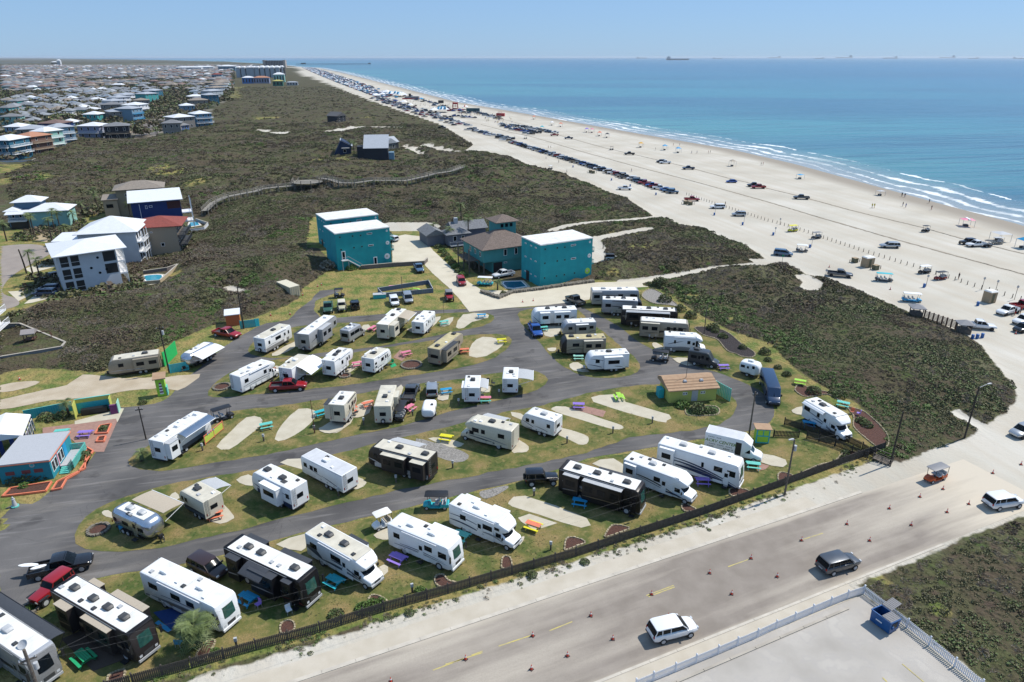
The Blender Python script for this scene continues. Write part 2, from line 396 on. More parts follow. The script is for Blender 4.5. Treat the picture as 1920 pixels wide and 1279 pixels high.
grass = q.ramp(q.noise(.35,6),[(.35,(.30,.23,.09)),(.5,(.22,.20,.07)),(.62,(.13,.165,.045)),(.8,(.07,.14,.03))])
grass = q.mix(q.ramp(q.noise(3.,5),[(.45,0.),(.8,.5)]), grass,(.07,.07,.03))
townc = q.ramp(q.noise(.02,8),[(.35,(.05,.06,.03)),(.5,(.075,.08,.045)),(.6,(.22,.2,.17)),(.7,(.12,.12,.1))])
nz = q.noise(.5,6)
c_ = q.mix(q.edge(q.attr('town'), nz), brush, townc)
c_ = q.mix(q.edge(q.attr('lawn'), nz), c_, grass)
c_ = q.mix(q.edge(q.attr('sand'), nz, k=.75), c_, sandc)
q.bump(q.math('MULTIPLY', q.noise(1.6,8), q.math('SUBTRACT',1.15, q.attr('sand'))),.9,.5)
gm.materials.append(q.out(c_,.95,.1))
ground = link(bpy.data.objects.new('ground', gm)); tag(ground, kind='structure')
xs2 = axis_pts(-60,300,5,-60000,60000,1.06); ys2 = axis_pts(60,900,5,-300,62000,1.05)
SX, SY = np.meshgrid(xs2, ys2); sx = SX.ravel(); sy = SY.ravel()
sm = gridmesh('sea', len(xs2), len(ys2), sx, sy, np.full(sx.shape,-.62))
sd = sdf(sx, sy, SEA_POLY); fattr(sm, 'off', np.clip(sd,-50,4000))
q = NT('sea_water')
off = q.attr('off')
wcol = q.ramp(q.math('DIVIDE', off,1600.),[(0.,(.08,.25,.235)),(.06,(.045,.225,.24)),(.2,(.024,.19,.235)),(.5,(.014,.15,.22)),(1.,(.007,.115,.215))])
band = q.noise(1.,4, q.mapr((.0011,.006,1), R(2)))
wcol = q.mix(q.ramp(band,[(.40,.8),(.56,0.)]), wcol,(.006,.085,.16))
wcol = q.mix(q.ramp(q.noise(1.,5, q.mapr((.006,.05,1), R(-8))),[(.42,0.),(.7,.45)]), wcol,(.035,.16,.2))
wcol = q.mix(q.ramp(q.noise(1.,5, q.mapr((.012,.14,1), R(-14))),[(.36,.5),(.5,0.)]), wcol,(.006,.06,.10))
fn = q.noise(1.,7, q.mapr((.018,.10,1), R(-33))); fn2 = q.noise(.55,6); wv = q.noise(1.,3, q.mapr((.006,.02,1), R(-30)))
o2 = q.math('ADD', off, q.math('MULTIPLY', q.math('SUBTRACT', wv,.5),26.))
def lane(c0, w_, th):
 a = q.math('SUBTRACT',1., q.math('DIVIDE', q.math('ABSOLUTE', q.math('SUBTRACT', o2, c0)), w_))
 a = q.math('ADD', a, q.math('MULTIPLY', q.math('SUBTRACT', fn,.5),2.2))
 return q.ramp(q.math('ADD', a, q.math('MULTIPLY', q.math('SUBTRACT', fn2,.5),1.3)),[(th-.12,0.),(min(th+.42,1),.92)])
foam = q.math('MAXIMUM', q.math('MAXIMUM', lane(2.,2.4,.56), lane(10.,4.,.6)), q.math('MAXIMUM', lane(20.,5.,.7), lane(33.,3.,.98)))
foam = q.math('MULTIPLY', foam, q.ramp(q.noise(1.,3, q.mapr((.012,.03,1), R(-33))),[(.36,.25),(.56,1.)]))
shal = q.ramp(q.math('DIVIDE', o2,40.),[(0.,1.),(.35,.6),(1.,0.)])
wcol = q.mix(shal, wcol,(.30,.32,.31))
wcol = q.mix(foam, wcol,(.78,.80,.80))
wb = q.math('ADD', q.math('MULTIPLY', q.noise(1.,4, q.mapr((.02,.16,1), R(-10))),1.6), q.math('MULTIPLY', q.noise(.5,4),.35))
q.bump(wb,.55,1.6)
q.l.new(q.math('ADD',.22, q.math('MULTIPLY', foam,.5)), q.b.inputs['Roughness'])
q.l.new(wcol, q.b.inputs['Base Color']); q.b.inputs['Specular IOR Level'].default_value = .35
sm.materials.append(q.m); SEAM = q.m
tag(link(bpy.data.objects.new('sea', sm)), kind='structure')
# ------------------------------------------------------------------ flat sheets of the park and the road
def asphalt(name, a, b, dust=(.30,.27,.23), dk=.35, rz=0.):
 q = NT(name)
 c = q.ramp(q.noise(.12,6),[(.3, a),(.7, b)])
 c = q.mix(q.ramp(q.noise(.9,6, q.mapr((.12,.9,1), rz)),[(.5,0.),(.75, dk)]), c, dust)
 c = q.mix(q.ramp(q.noise(18.,3),[(.4,.25),(.6,0.)]), c, tuple(x*.6 for x in a))
 c = q.mix(q.ramp(q.noise(.22,7),[(.60,0.),(.66,.5)]), c, tuple(x*.55 for x in a))
 vo = q.n.new('ShaderNodeTexVoronoi'); vo.feature = 'DISTANCE_TO_EDGE'; vo.inputs['Scale'].default_value = .16; q.l.new(q.mapr((1,1,1),.4), vo.inputs['Vector']); wob = q.math('ADD', vo.outputs['Distance'], q.math('MULTIPLY', q.noise(1.2,5),.03))
 c = q.mix(q.ramp(wob,[(.010,.45),(.02,0.)]), c, tuple(x*.45 for x in a))
 c = q.mix(q.ramp(q.noise(.5,3, q.mapr((.3,3.2,1), rz+.1)),[(.58,0.),(.7,.35)]), c, tuple(x*1.6 for x in b))
 q.bump(q.noise(25.,3),.3,.02)
 return q.out(c,.9,.25)
ASPH = asphalt('park_asphalt',(.070,.067,.067),(.150,.142,.137), dk=.35, rz=R(-18))
def tri_sheet(name, poly, z, m, thick=0., parent=None, lab=None, kind='structure', jag=0.):
 """flat polygon sheet (or slab when thick) triangulated by Blender's n-gon fill"""
 import mathutils
 if jag:
  pp = []
  for i in range(len(poly)):
   a = np.array(poly[i]); b = np.array(poly[(i+1) % len(poly)]); L = np.hypot(*(b-a)); n = max(1, int(L/1.2))
   for k in range(n):
    p = a+(b-a)*k/n; w = 0 if k == 0 else 1
    nrm = np.array((-(b-a)[1],(b-a)[0]))/max(L,1e-6); pp.append(tuple(p+nrm*w*(random.random()-.5)*jag))
  poly = pp
 v = [(x, y, z) for x, y in poly]
 tri = mathutils.geometry.tessellate_polygon([[mathutils.Vector(p) for p in v]])
 f = []
 for a, b, c in tri:
  A, B, C = v[a], v[b], v[c]
  f.append((a, b, c) if (B[0]-A[0])*(C[1]-A[1])-(B[1]-A[1])*(C[0]-A[0]) > 0 else (a, c, b))
 n = len(v)
 if thick:
  ar = sum(poly[i][0]*poly[(i+1) % n][1]-poly[(i+1) % n][0]*poly[i][1] for i in range(n))
  v = v+[(x, y, z-thick) for x, y in poly]
  for i in range(n):
   j = (i+1) % n
   f.append((i, n+i, n+j, j) if ar > 0 else (j, n+j, n+i, i))
 o = link(bpy.data.objects.new(name, mesh(name, v, f, m)), parent)
 if kind: o['kind'] = kind
 if lab: o['label'] = lab
 return o
def smooth_poly(pts, n=3):
 """Catmull-Rom through closed outline"""
 out = []; N = len(pts)
 for i in range(N):
  p0, p1, p2, p3 = [np.array(pts[(i+k) % N]) for k in (-1,0,1,2)]
  for k in range(n):
   s = k/n; out.append(tuple(.5*((2*p1)+(-p0+p2)*s+(2*p0-5*p1+4*p2-p3)*s*s+(-p0+3*p1-3*p2+p3)*s ** 3)))
 return out
ASPHALT = W([(0,1120),(0,958),(60,945),(90,925),(170,862),(210,790),(225,765),(232,764),(290,757),(320,742),(345,712),(375,690),(420,650),(470,620),(500,606),(540,600),(560,580),(585,562),(600,545),
             (640,545),(600,560),(590,570),(600,595),(680,592),(780,583),(860,580),(910,577),(1000,576),(1050,562),(1085,560),(1130,575),(1200,610),(1240,640),(1290,665),(1340,690),(1400,715),
             (1440,748),(1452,770),(1445,790),(1420,805),(1380,812),(1300,825),(1230,838),(1160,850),(1100,860),(1040,882),(960,905),(860,928),(700,967),(560,1000),(420,1040),(300,1065),(180,1085),(90,1140),(0,1160)])
tri_sheet('asphalt', smooth_poly(ASPHALT,2),.012, ASPH, jag=.25)
q = NT('mown_grass')
g1 = q.ramp(q.noise(.28,6),[(.36,(.265,.185,.085)),(.45,(.20,.165,.06)),(.54,(.105,.12,.036)),(.66,(.045,.085,.02))])
g1 = q.mix(q.ramp(q.noise(1.3,6),[(.5,0.),(.72,.7)]), g1,(.32,.235,.11))
g1 = q.mix(q.ramp(q.noise(6.,6),[(.42,.55),(.62,0.)]), g1,(.10,.11,.04))
q.bump(q.noise(14.,5),.6,.06)
GRASSM = q.out(g1,.95,.1)
GRASSM2 = GRASSM
ISL = [
 [(242,872),(300,884),(400,868),(520,848),(640,822),(760,797),(860,768),(960,745),(1008,731),(1028,712),(1010,698),(985,694),(930,700),(850,712),(780,721),(700,733),(600,750),(500,765),(430,772),(395,800),(320,815),(255,850)],
 [(390,742),(420,745),(500,738),(620,726),(700,715),(800,700),(870,688),(930,670),(958,645),(955,632),(930,626),(870,630),(800,640),(700,655),(620,668),(540,672),(510,676),(440,695),(400,722)],
 [(470,664),(520,672),(600,662),(690,652),(780,638),(850,622),(905,612),(927,598),(915,588),(860,586),(800,590),(700,602),(600,608),(545,615),(490,632),(468,650)],
 [(142,1020),(190,1034),(280,1030),(420,1000),(560,965),(700,930),(860,898),(1000,870),(1100,850),(1180,820),(1260,812),(1350,796),(1378,770),(1380,752),(1360,738),(1320,728),(1240,720),(1180,725),(1100,737),(1020,760),(960,770),(860,795),(780,815),(680,838),(560,868),(440,888),(340,903),(240,930),(180,955),(148,985)],
 [(970,590),(990,580),(1050,575),(1085,582),(1100,598),(1140,630),(1180,662),(1199,682),(1195,698),(1160,708),(1100,706),(1060,690),(1030,665),(1010,640),(985,615)],
 [(1060,590),(1120,585),(1170,600),(1210,620)],
]
for k, pts in enumerate(ISL[:5]):
 tri_sheet('grass_island', smooth_poly(W(pts),2),.03, GRASSM, jag=.45)
tri_sheet('lawn', smooth_poly(W([(60,1140),(100,1120),(190,1085),(300,1068),(420,1042),(560,1003),(700,970),(860,932),(960,908),(1040,886),(1100,864),(1230,842),(1380,816),(1425,806),(1450,790),(1455,765),(1440,742),(1400,720),
                                 (1340,697),(1290,682),(1240,662),(1226,656),(1204,645),(1185,632),(1166,616),(1146,604),(1120,590),(1089,576),(1070,566),(1066,556),(1100,549),(1200,548),(1240,555),(1262,572),(1300,600),(1370,640),(1440,668),(1490,695),(1530,730),(1600,790),(1640,830),(1625,847),(1560,872),
                                 (1490,905),(1300,972),(1010,1063),(700,1145),(500,1200),(290,1262),(200,1300),(60,1330)]),2),.022, GRASSM, jag=.3)
tri_sheet('bay', BAY,.5, mat('bay_water',(.06,.16,.22),.25, c2=(.04,.12,.18), scale=.002))
RD_A = [(560,1279),(900,1160),(1200,1052),(1500,952),(1750,850),(1920,770)]; RD_B = [(1200,1279),(1400,1190),(1620,1085),(1740,1020),(1920,940)]
q = NT('sandy_road')
c = q.ramp(q.noise(.5,5),[(.3,(.215,.185,.155)),(.7,(.27,.235,.20))])
sw = q.noise(1.,5, q.mapr((.035,.34,1), R(-24)))
c = q.mix(q.ramp(sw,[(.46,0.),(.68,.8)]), c,(.45,.40,.33))
c = q.mix(q.ramp(q.noise(14.,3),[(.35,.3),(.55,0.)]), c,(.16,.135,.115))
c = q.mix(q.edge(q.attr('fade'), q.noise(1.,6, q.mapr((.06,.7,1), R(-24))),.3,.8,.9), c,(.52,.46,.37))
q.bump(q.noise(22.,3),.2,.02)
ROADM = q.out(c,.9,.2)
ra = np.array(G(560,1279)); rb = np.array(G(1440,984)); rd = (rb-ra)/np.hypot(*(rb-ra)); rn = np.array((rd[1],-rd[0]))   # rn points to the camera side
rw = float(np.dot(np.array(G(1440,1149))-ra, rn))
def RP(s, w_): return tuple(ra+rd*s+rn*w_)
def strip(name, s0, s1, w0, w1, z, m, n=60, k=6, attr=None, kind='structure'):
 v = []; f = []; at = []
 for i in range(n+1):
  s = s0+(s1-s0)*i/n
  for j in range(k+1):
   w_ = w0+(w1-w0)*j/k; p = RP(s, w_); v.append((*p, z)); at.append(attr(s, w_) if attr else 0)
 for i in range(n):
  for j in range(k):
   a = i*(k+1)+j; f.append((a, a+k+1, a+k+2, a+1)[::-1])
 me = mesh(name, v, f, m)
 if attr: fattr(me, 'fade', at)
 o = link(bpy.data.objects.new(name, me)); o['kind'] = kind; return o
RS = float(np.dot(np.array(G(1740,930))-ra, rd))
def fade(s, w_):
 e = min(w_, rw-w_) ; q = np.clip(1-e/1.3,0,1)*.55
 return float(max(q, np.clip((s-RS+14)/24,0,1)*.95))
strip('road',-40, RS+12,0, rw,.016, ROADM,90,12, fade)
CURBM = mat('kerb_concrete',(.55,.50,.42),.9, var=.12, scale=.8, bump=.1)
SWALK = mat('sandy_pavement',(.50,.45,.37),.9, c2=(.42,.37,.29), scale=.5, bump=.1)
kb = MB()
for w0, w1 in ((-.45,-.02),(rw+.02, rw+.3)):
 s = -40.
 while s < RS-8:
  e = s+3.0; a, b, c, d = RP(s+.01, w0), RP(e-.01, w0), RP(e-.01, w1), RP(s+.01, w1)
  kb.add([(*a,0),(*b,0),(*c,0),(*d,0),(*a,.055),(*b,.055),(*c,.055),(*d,.055)],[(0,1,2,3),(7,6,5,4),(0,4,5,1),(1,5,6,2),(2,6,7,3),(3,7,4,0)]); s = e
o = kb.obj('kerb', CURBM); o['kind'] = 'structure'
strip('pavement',-40, RS-14,-2.3,-.46,.03, SWALK,60,2)
strip('pavement',-40, float(np.dot(np.array(G(1600,1105))-ra, rd)), rw+.31, rw+2.0,.03, SWALK,40,2)
YLINE = mat('yellow_road_paint',(.56,.46,.10),.8, c2=(.34,.29,.17), scale=2.5)
def paintline(name, a, b, w_, z=.024, m=YLINE):
 a = np.array(a); b = np.array(b); d = (b-a)/np.hypot(*(b-a)); n = np.array((-d[1], d[0]))*w_/2
 v = [(*p, z) for p in (a-n, b-n, b+n, a+n)]
 o = link(bpy.data.objects.new(name, mesh(name, v,[(0,1,2,3)], m))); o['kind'] = 'structure'; return o
for k, a, b in (('e',(60,1279-300),(0,0)),) if 0 else ():
 pass
for (a, b) in [((812,1257),(868,1236)),((884,1229),(905,1221)),((935,1212),(995,1192)),((1030,1183),(1073,1166)),((1212,1117),(1263,1098)),((1216,1119),(1265,1101)),((1365,1063),(1404,1049)),((1505,1012),(1543,1000)),((835,1246),(905,1224))]:
 paintline('lane_marking', G(*a), G(*b),.11)
for (a, b) in [(t('f',1005,1145), t('f',1165,1279)),(t('f',858,1248), t('f',890,1279))]: paintline('parking_line', G(*a), G(*b),.11,.05)
q = NT('pale_lot')
c = q.ramp(q.noise(.25,7),[(.3,(.33,.305,.27)),(.55,(.40,.37,.33)),(.75,(.45,.42,.375))])
c = q.mix(q.ramp(q.noise(.5,8),[(.5,0.),(.56,.35),(.6,0.)]), c,(.33,.31,.29))
c = q.mix(q.ramp(q.noise(9.,4),[(.3,.25),(.5,0.)]), c,(.32,.30,.28)); q.bump(q.noise(18.,4),.2,.02)
LOTM = q.out(c,.9,.2)
LOT = [G(*t('e',950,1310)), G(*t('e',1918,905)), G(*t('f',470,720)), G(*t('f',712,628)), G(*t('f',900,790)), G(*t('f',1270,1100)), G(*t('f',1640,1400)),(40,10),(5,10)]
tri_sheet('parking_lot', LOT,.028, LOTM)
kb = MB(); a = np.array(G(*t('e',1240,1279))); b = np.array(G(*t('f',735,672))); d = (b-a)/np.hypot(*(b-a)); n_ = np.array((-d[1], d[0]))
L = np.hypot(*(b-a)); s = -6.
while s < L-3:
 p = a+d*s; r_ = a+d*(s+2.9); kb.prism([tuple(p-n_*.12), tuple(r_-n_*.12), tuple(r_+n_*.12), tuple(p+n_*.12)],.0,.13); s += 2.95
o = kb.obj('lot_kerb', CONC); o['kind'] = 'structure'
PADC = mat('pad_concrete',(.50,.455,.36),.92, c2=(.42,.375,.285), scale=.7, bump=.15)
PADW = mat('drive_concrete',(.56,.51,.40),.92, c2=(.48,.43,.33), scale=.25, bump=.15)
BRICKP = mat('brick_pavers',(.34,.20,.155),.9, c2=(.26,.15,.12), scale=2.)
pads = {'pad_concrete': [
 TW('a',[(300,500),(400,490),(700,590),(820,630),(830,655),(760,660),(600,615),(330,530)]),
 TW('a',[(655,405),(840,405),(850,455),(1178,550),(1160,595),(1090,600),(610,455)]),
 W([(955,940),(985,930),(1100,972),(1090,990),(1010,965),(960,950)]),
 W([(406,838),(430,812),(462,783),(488,783),(490,797),(460,822),(430,843)]),
 W([(515,824),(530,795),(560,767),(590,770),(592,782),(570,805),(535,825)]),
 W([(880,668),(885,645),(905,632),(935,636),(945,645),(912,668)]),
 W([(855,614),(868,590),(910,588),(915,596),(885,604),(870,615)]),
 TW('a',[(0,560),(60,540),(330,700),(370,650),(540,700),(575,730),(560,770),(500,775),(420,735)]),
 TW('a',[(0,720),(60,745),(125,790),(110,830),(40,835),(0,830)]),
 TW('9',[(180,910),(340,880),(600,1010),(740,1010),(830,1060),(760,1110),(660,1100),(520,1040),(340,960)]),
 TW('9',[(500,640),(640,560),(740,560),(640,670),(570,690),(480,665)]),
 TW('9',[(1290,730),(1400,725),(1560,770),(1480,800),(1400,775)]),
 TW('8',[(1770,1040),(1860,1000),(1918,1040),(1918,1080),(1840,1080)]),
 TW('I',[(1520,670),(1700,480),(1760,480),(1910,650),(1880,700),(1720,760)]), TW('I',[(80,600),(170,570),(300,680),(140,660)]), TW('I',[(1020,380),(1100,320),(1160,400),(1060,440)]),
 TW('d',[(820,490),(960,400),(990,455),(880,535)]), TW('d',[(880,180),(1000,120),(1010,200),(950,215)]), TW('K',[(1560,1279),(1700,1140),(1740,1160),(1660,1300)]),
 TW('d',[(150,250),(370,170),(380,240),(340,300)]), TW('a',[(600,920),(760,880),(870,970),(840,1000)]), TW('L',[(1380,760),(1840,880),(1790,1030),(1340,930)]),
 TW('B',[(700,990),(830,960),(1000,1100),(760,1080)]), TW('B',[(330,400),(560,400),(520,560),(330,560)]), TW('B',[(370,750),(500,740),(480,790),(400,790)]),
 TW('H',[(300,540),(500,530),(760,600),(500,640)]), TW('H',[(20,330),(80,320),(200,400),(60,400)]), TW('N',[(350,560),(520,500),(600,620),(430,620)]),
 TW('E',[(430,690),(650,400),(760,430),(620,520)]), TW('E',[(1300,470),(1740,280),(1800,310),(1560,510)]), TW('F',[(560,640),(640,480),(860,400),(820,600),(640,670)]), TW('F',[(60,830),(330,740),(560,640),(540,760),(320,890),(150,900)]),
 TW('F',[(1120,700),(1240,220),(1330,220),(1240,500),(1200,660)]), TW('G',[(480,1230),(700,1010),(760,1080),(520,1230)]), TW('G',[(640,830),(1000,640),(980,740),(720,860)]),
 TW('C',[(400,480),(500,440),(550,440),(540,530),(420,520)]), TW('C',[(210,650),(330,640),(360,690),(230,690)]), TW('9',[(1380,380),(1440,360),(1440,440),(1360,440)]), TW('5',[(1390,1050),(1480,1020),(1450,1080),(1380,1090)]),
 ]}
for i, pl in enumerate(pads['pad_concrete']): tri_sheet('parking_pad', smooth_poly(pl,2),.032+.0022*i, PADC, jag=.12)
tri_sheet('gravel_patch', smooth_poly(TW('9',[(1200,730),(1330,760),(1560,830),(1590,880),(1500,910),(1340,860),(1220,800)]),2),.05, mat('grey_gravel',(.33,.31,.28),.95, c2=(.15,.14,.13), scale=5., bump=.5), jag=.6)
tri_sheet('gravel_patch', smooth_poly(TW('K',[(850,240),(1000,200),(1350,120),(1420,160),(1200,300),(980,380),(860,330)]),2),.05, mat('grey_gravel',(.3,.28,.25)), jag=.6)
for i, pl in enumerate([TW('a',[(440,505),(540,485),(705,525),(680,570),(560,540)]), TW('L',[(1270,1110),(1340,950),(1520,1000),(1440,1070)]), TW('E',[(1100,880),(1200,770),(1320,840),(1230,940)]),
   TW('E',[(380,1090),(500,960),(600,930),(600,1000),(450,1110)]), TW('e',[(45,50),(130,20),(340,90),(170,145),(70,80)])]):
 tri_sheet('patio', pl,.052, BRICKP if i in (0,1,2) else PADC)
drv = W([(735,445),(760,440),(792,444),(812,470),(850,505),(880,530),(905,545),(960,545),(1040,540),(1118,530),(1180,528),(1240,520),(1262,527),(1215,538),(1110,545),(1105,562),(1060,568),(1020,573),(960,577),(880,585),(862,562),(842,540),(810,512),(790,490),(736,492)])
tri_sheet('concrete_drive', drv,.045, PADW, jag=.1)
tri_sheet('sand_apron', smooth_poly(TW('8',[(0,510),(0,440),(500,330),(620,250),(900,275),(1250,270),(1500,245),(1440,310),(1330,370),(1200,350),(900,380),(700,420),(400,440),(200,480)]),2),.034, mat('shell_sand',(.47,.40,.30),.95, c2=(.37,.30,.21), scale=.4, bump=.3), jag=.5)
tri_sheet('sand_apron', smooth_poly(TW('8',[(0,330),(200,300),(300,305),(200,350),(0,385)]),2),.034, mat('shell_sand',(0,0,0)), jag=.5)
STREET = mat('street_concrete',(.29,.25,.215),.9, c2=(.235,.20,.175), scale=.3)
tri_sheet('street', smooth_poly(W([(-60,475),(0,462),(60,458),(90,465),(93,477),(50,500),(20,520),(5,540),(8,552),(30,560),(35,572),(0,583),(-60,600)]),3),.03, STREET)
for pl in ([(15,547),(50,545),(100,525),(105,532),(60,552),(35,565)],[(45,505),(90,488),(105,500),(60,512)],[(85,460),(130,445),(135,462),(95,478)],[(45,570),(70,550),(110,545),(125,552),(60,568)]):
 tri_sheet('driveway', W(pl),.04, PADW)
tri_sheet('courtyard', W([(50,448),(100,432),(125,425),(128,432),(90,455)]),.04, mat('sand_yard',(.42,.33,.2)))
tri_sheet('yard_sand', W([(0,630),(40,625),(110,640),(105,655),(0,665)]),.045, mat('sand_yard',(.42,.33,.2)))
tri_sheet('street', W([(262,240),(268,222),(318,196),(326,200),(322,222),(300,247),(285,262),(250,262)]),.1, mat('brown_street',(.2,.17,.14)))
# ------------------------------------------------------------------ recreational vehicles
WH = {}
def wheel_mesh(r, w_, key):
 if key in WH: return WH[key]
 m = MB(); m.cyl((0,-w_/2,0), r, r, w_,16, 'y'); ty = m.mesh('tyre', TYRE, True)
 m = MB(); m.cyl((0,-w_/2-.015,0), r*.62, r*.62,.05,10, 'y'); m.cyl((0, w_/2-.035,0), r*.62, r*.62,.05,10, 'y'); rim = m.mesh('rim', LGREY, True)
 WH[key] = (ty, rim); return WH[key]
def wheel(parent, x, y, r=.38, w_=.24):
 ty, rim = wheel_mesh(r, w_,(r, w_))
 o = mobj('wheel', ty, parent,(x, y, r)); mobj('rim', rim, o)
_shared = {}
def shared(key, fn):
 if key not in _shared: _shared[key] = fn()
 return _shared[key]
def acmesh():
 m = MB(); m.loft([(-.45,.30,0,.12,.05),(-.36,.36,0,.30,.1),(.30,.36,0,.32,.1),(.50,.28,0,.16,.06)]); return m
def ventmesh():
 m = MB(); m.box(-.2,.2,-.2,.2,0,.08); m.loft([(-.19,.18,.08,.13,.02),(.19,.18,.08,.16,.02)]); return m
def window(parent, x0, x1, z0, z1, y, gl=GLASS, frame=BLACK, name='window'):
 """window in a side wall whose face lies at y"""
 sg = 1 if y > 0 else -1
 m = MB(); m.box(x0, x1, min(y, y+sg*.02), max(y, y+sg*.02), z0, z1); o = m.obj(name, frame, parent)
 m = MB(); y1 = y+sg*.021; m.box(x0+.04, x1-.04, min(y1, y1+sg*.008), max(y1, y1+sg*.008), z0+.04, z1-.04); m.obj('pane', gl, o)
 return o
def endwindow(parent, x, y0, y1, z0, z1, gl=GLASS):
 sg = 1 if x > 0 else -1
 m = MB(); m.box(min(x, x+sg*.02), max(x, x+sg*.02), y0, y1, z0, z1); o = m.obj('window', BLACK, parent)
 m = MB(); m.box(min(x+sg*.021, x+sg*.03), max(x+sg*.021, x+sg*.03), y0+.04, y1-.04, z0+.04, z1-.04); m.obj('pane', gl, o)
def swoosh(parent, x0, x1, za, zb, th, y, m_, curve=.25):
 """tapering painted ribbon on a side"""
 sg = 1 if y > 0 else -1; top = []; bot = []; n = 12
 for i in range(n+1):
  s = i/n; x = x0+(x1-x0)*s; z = za+(zb-za)*s ** 1.6+curve*sin(pi*s)*.5; h = th*(.15+.85*sin(pi*min(1, s*.9+.1)))
  top.append((x, z+h/2)); bot.append((x, z-h/2))
 v = []; f = []
 for a, b in zip(bot, top): v += [(a[0], y+sg*.006, a[1]),(b[0], y+sg*.006, b[1])]
 for i in range(n): f.append((2*i,2*i+2,2*i+3,2*i+1))
 return link(bpy.data.objects.new('stripe', mesh('stripe', v, f, m_)), parent)
def body_secs(kind, L, w, h, fl):
 hw = w/2; r = .12
 if kind == 'classa':
  return [(0, hw-.04, fl+.1, h-.12,.15),(.12, hw, fl, h-.03, r),(.3, hw, fl, h, r),(L-.55, hw, fl, h, r),(L-.28, hw-.01, fl, h-.12,.18),(L-.1, hw-.06, fl+.02, h-.62,.3),(L+.06, hw-.12, fl+.05, h*.50,.35),(L+.12, hw-.2, fl+.12, h*.40,.35)]
 if kind == 'classc':
  return [(0, hw, fl+.05, h-.05, r),(.08, hw, fl, h, r),(L-1.75, hw, fl, h, r),(L-1.7, hw,1.95, h, r),(L-.9, hw-.03,1.98, h-.12,.18),(L-.3, hw-.14,2.1, h-.42,.25),(L, hw-.4,2.3, h-.75,.2)]
 if kind == 'trailer':
  return [(0, hw, fl+.03, h-.03,.06),(.05, hw, fl, h,.06),(L-.95, hw, fl, h,.08),(L-.55, hw, fl+.04, h-.22,.12),(L-.2, hw-.02, fl+.1, h-.75,.16),(L-.04, hw-.06, fl+.22, h-1.25,.2),(L, hw-.12, fl+.4, h-1.6,.2)]
 if kind == 'square':
  return [(0, hw, fl+.03, h-.03,.05),(.05, hw, fl, h,.06),(L-.25, hw, fl, h,.08),(L-.06, hw-.02, fl+.05, h-.35,.08),(L, hw-.05, fl+.1, h-.8,.1)]
 if kind == 'fifth':
  return [(0, hw, fl+.03, h-.03,.06),(.05, hw, fl, h,.06),(L-2.75, hw, fl, h,.08),(L-2.6, hw,1.55, h,.08),(L-.9, hw,1.5, h-.04,.12),(L-.35, hw-.06,1.55, h-.3,.25),(L, hw-.25,1.75, h-.8,.25)]
 if kind == 'airstream':
  return [(0, hw*.5, fl+.75, h-.85,.5),(.12, hw*.72, fl+.4, h-.45,.6),(.4, hw*.9, fl+.12, h-.16,.7),(.8, hw*.98, fl+.02, h-.03,.72),(1.2, hw, fl, h,.72),(L-1.2, hw, fl, h,.72),(L-.8, hw*.98, fl+.02, h-.03,.72),(L-.4, hw*.9, fl+.12, h-.16,.7),(L-.12, hw*.72, fl+.4, h-.45,.6),(L, hw*.5, fl+.75, h-.85,.5)]
 if kind == 'egg':
  return [(0, hw*.6, fl+.3, h-.5,.4),(.15, hw*.85, fl+.08, h-.2,.45),(.45, hw*.97, fl, h-.04,.45),(.8, hw, fl, h,.4),(L-.9, hw, fl, h,.4),(L-.45, hw*.97, fl, h-.08,.45),(L-.12, hw*.8, fl+.15, h-.45,.45),(L, hw*.5, fl+.4, h-.9,.3)]
 if kind == 'van':
  return [(0, hw-.06,.5, h-.15,.15),(.1, hw-.02,.42, h-.04,.2),(.4, hw,.40, h,.25),(L-2.1, hw,.40, h,.25),(L-1.75, hw-.03,.40, h-.1,.25),(L-.95, hw-.08,.42,1.35,.2),(L-.2, hw-.15,.42,1.08,.25),(L, hw-.28,.5,.85,.2)]
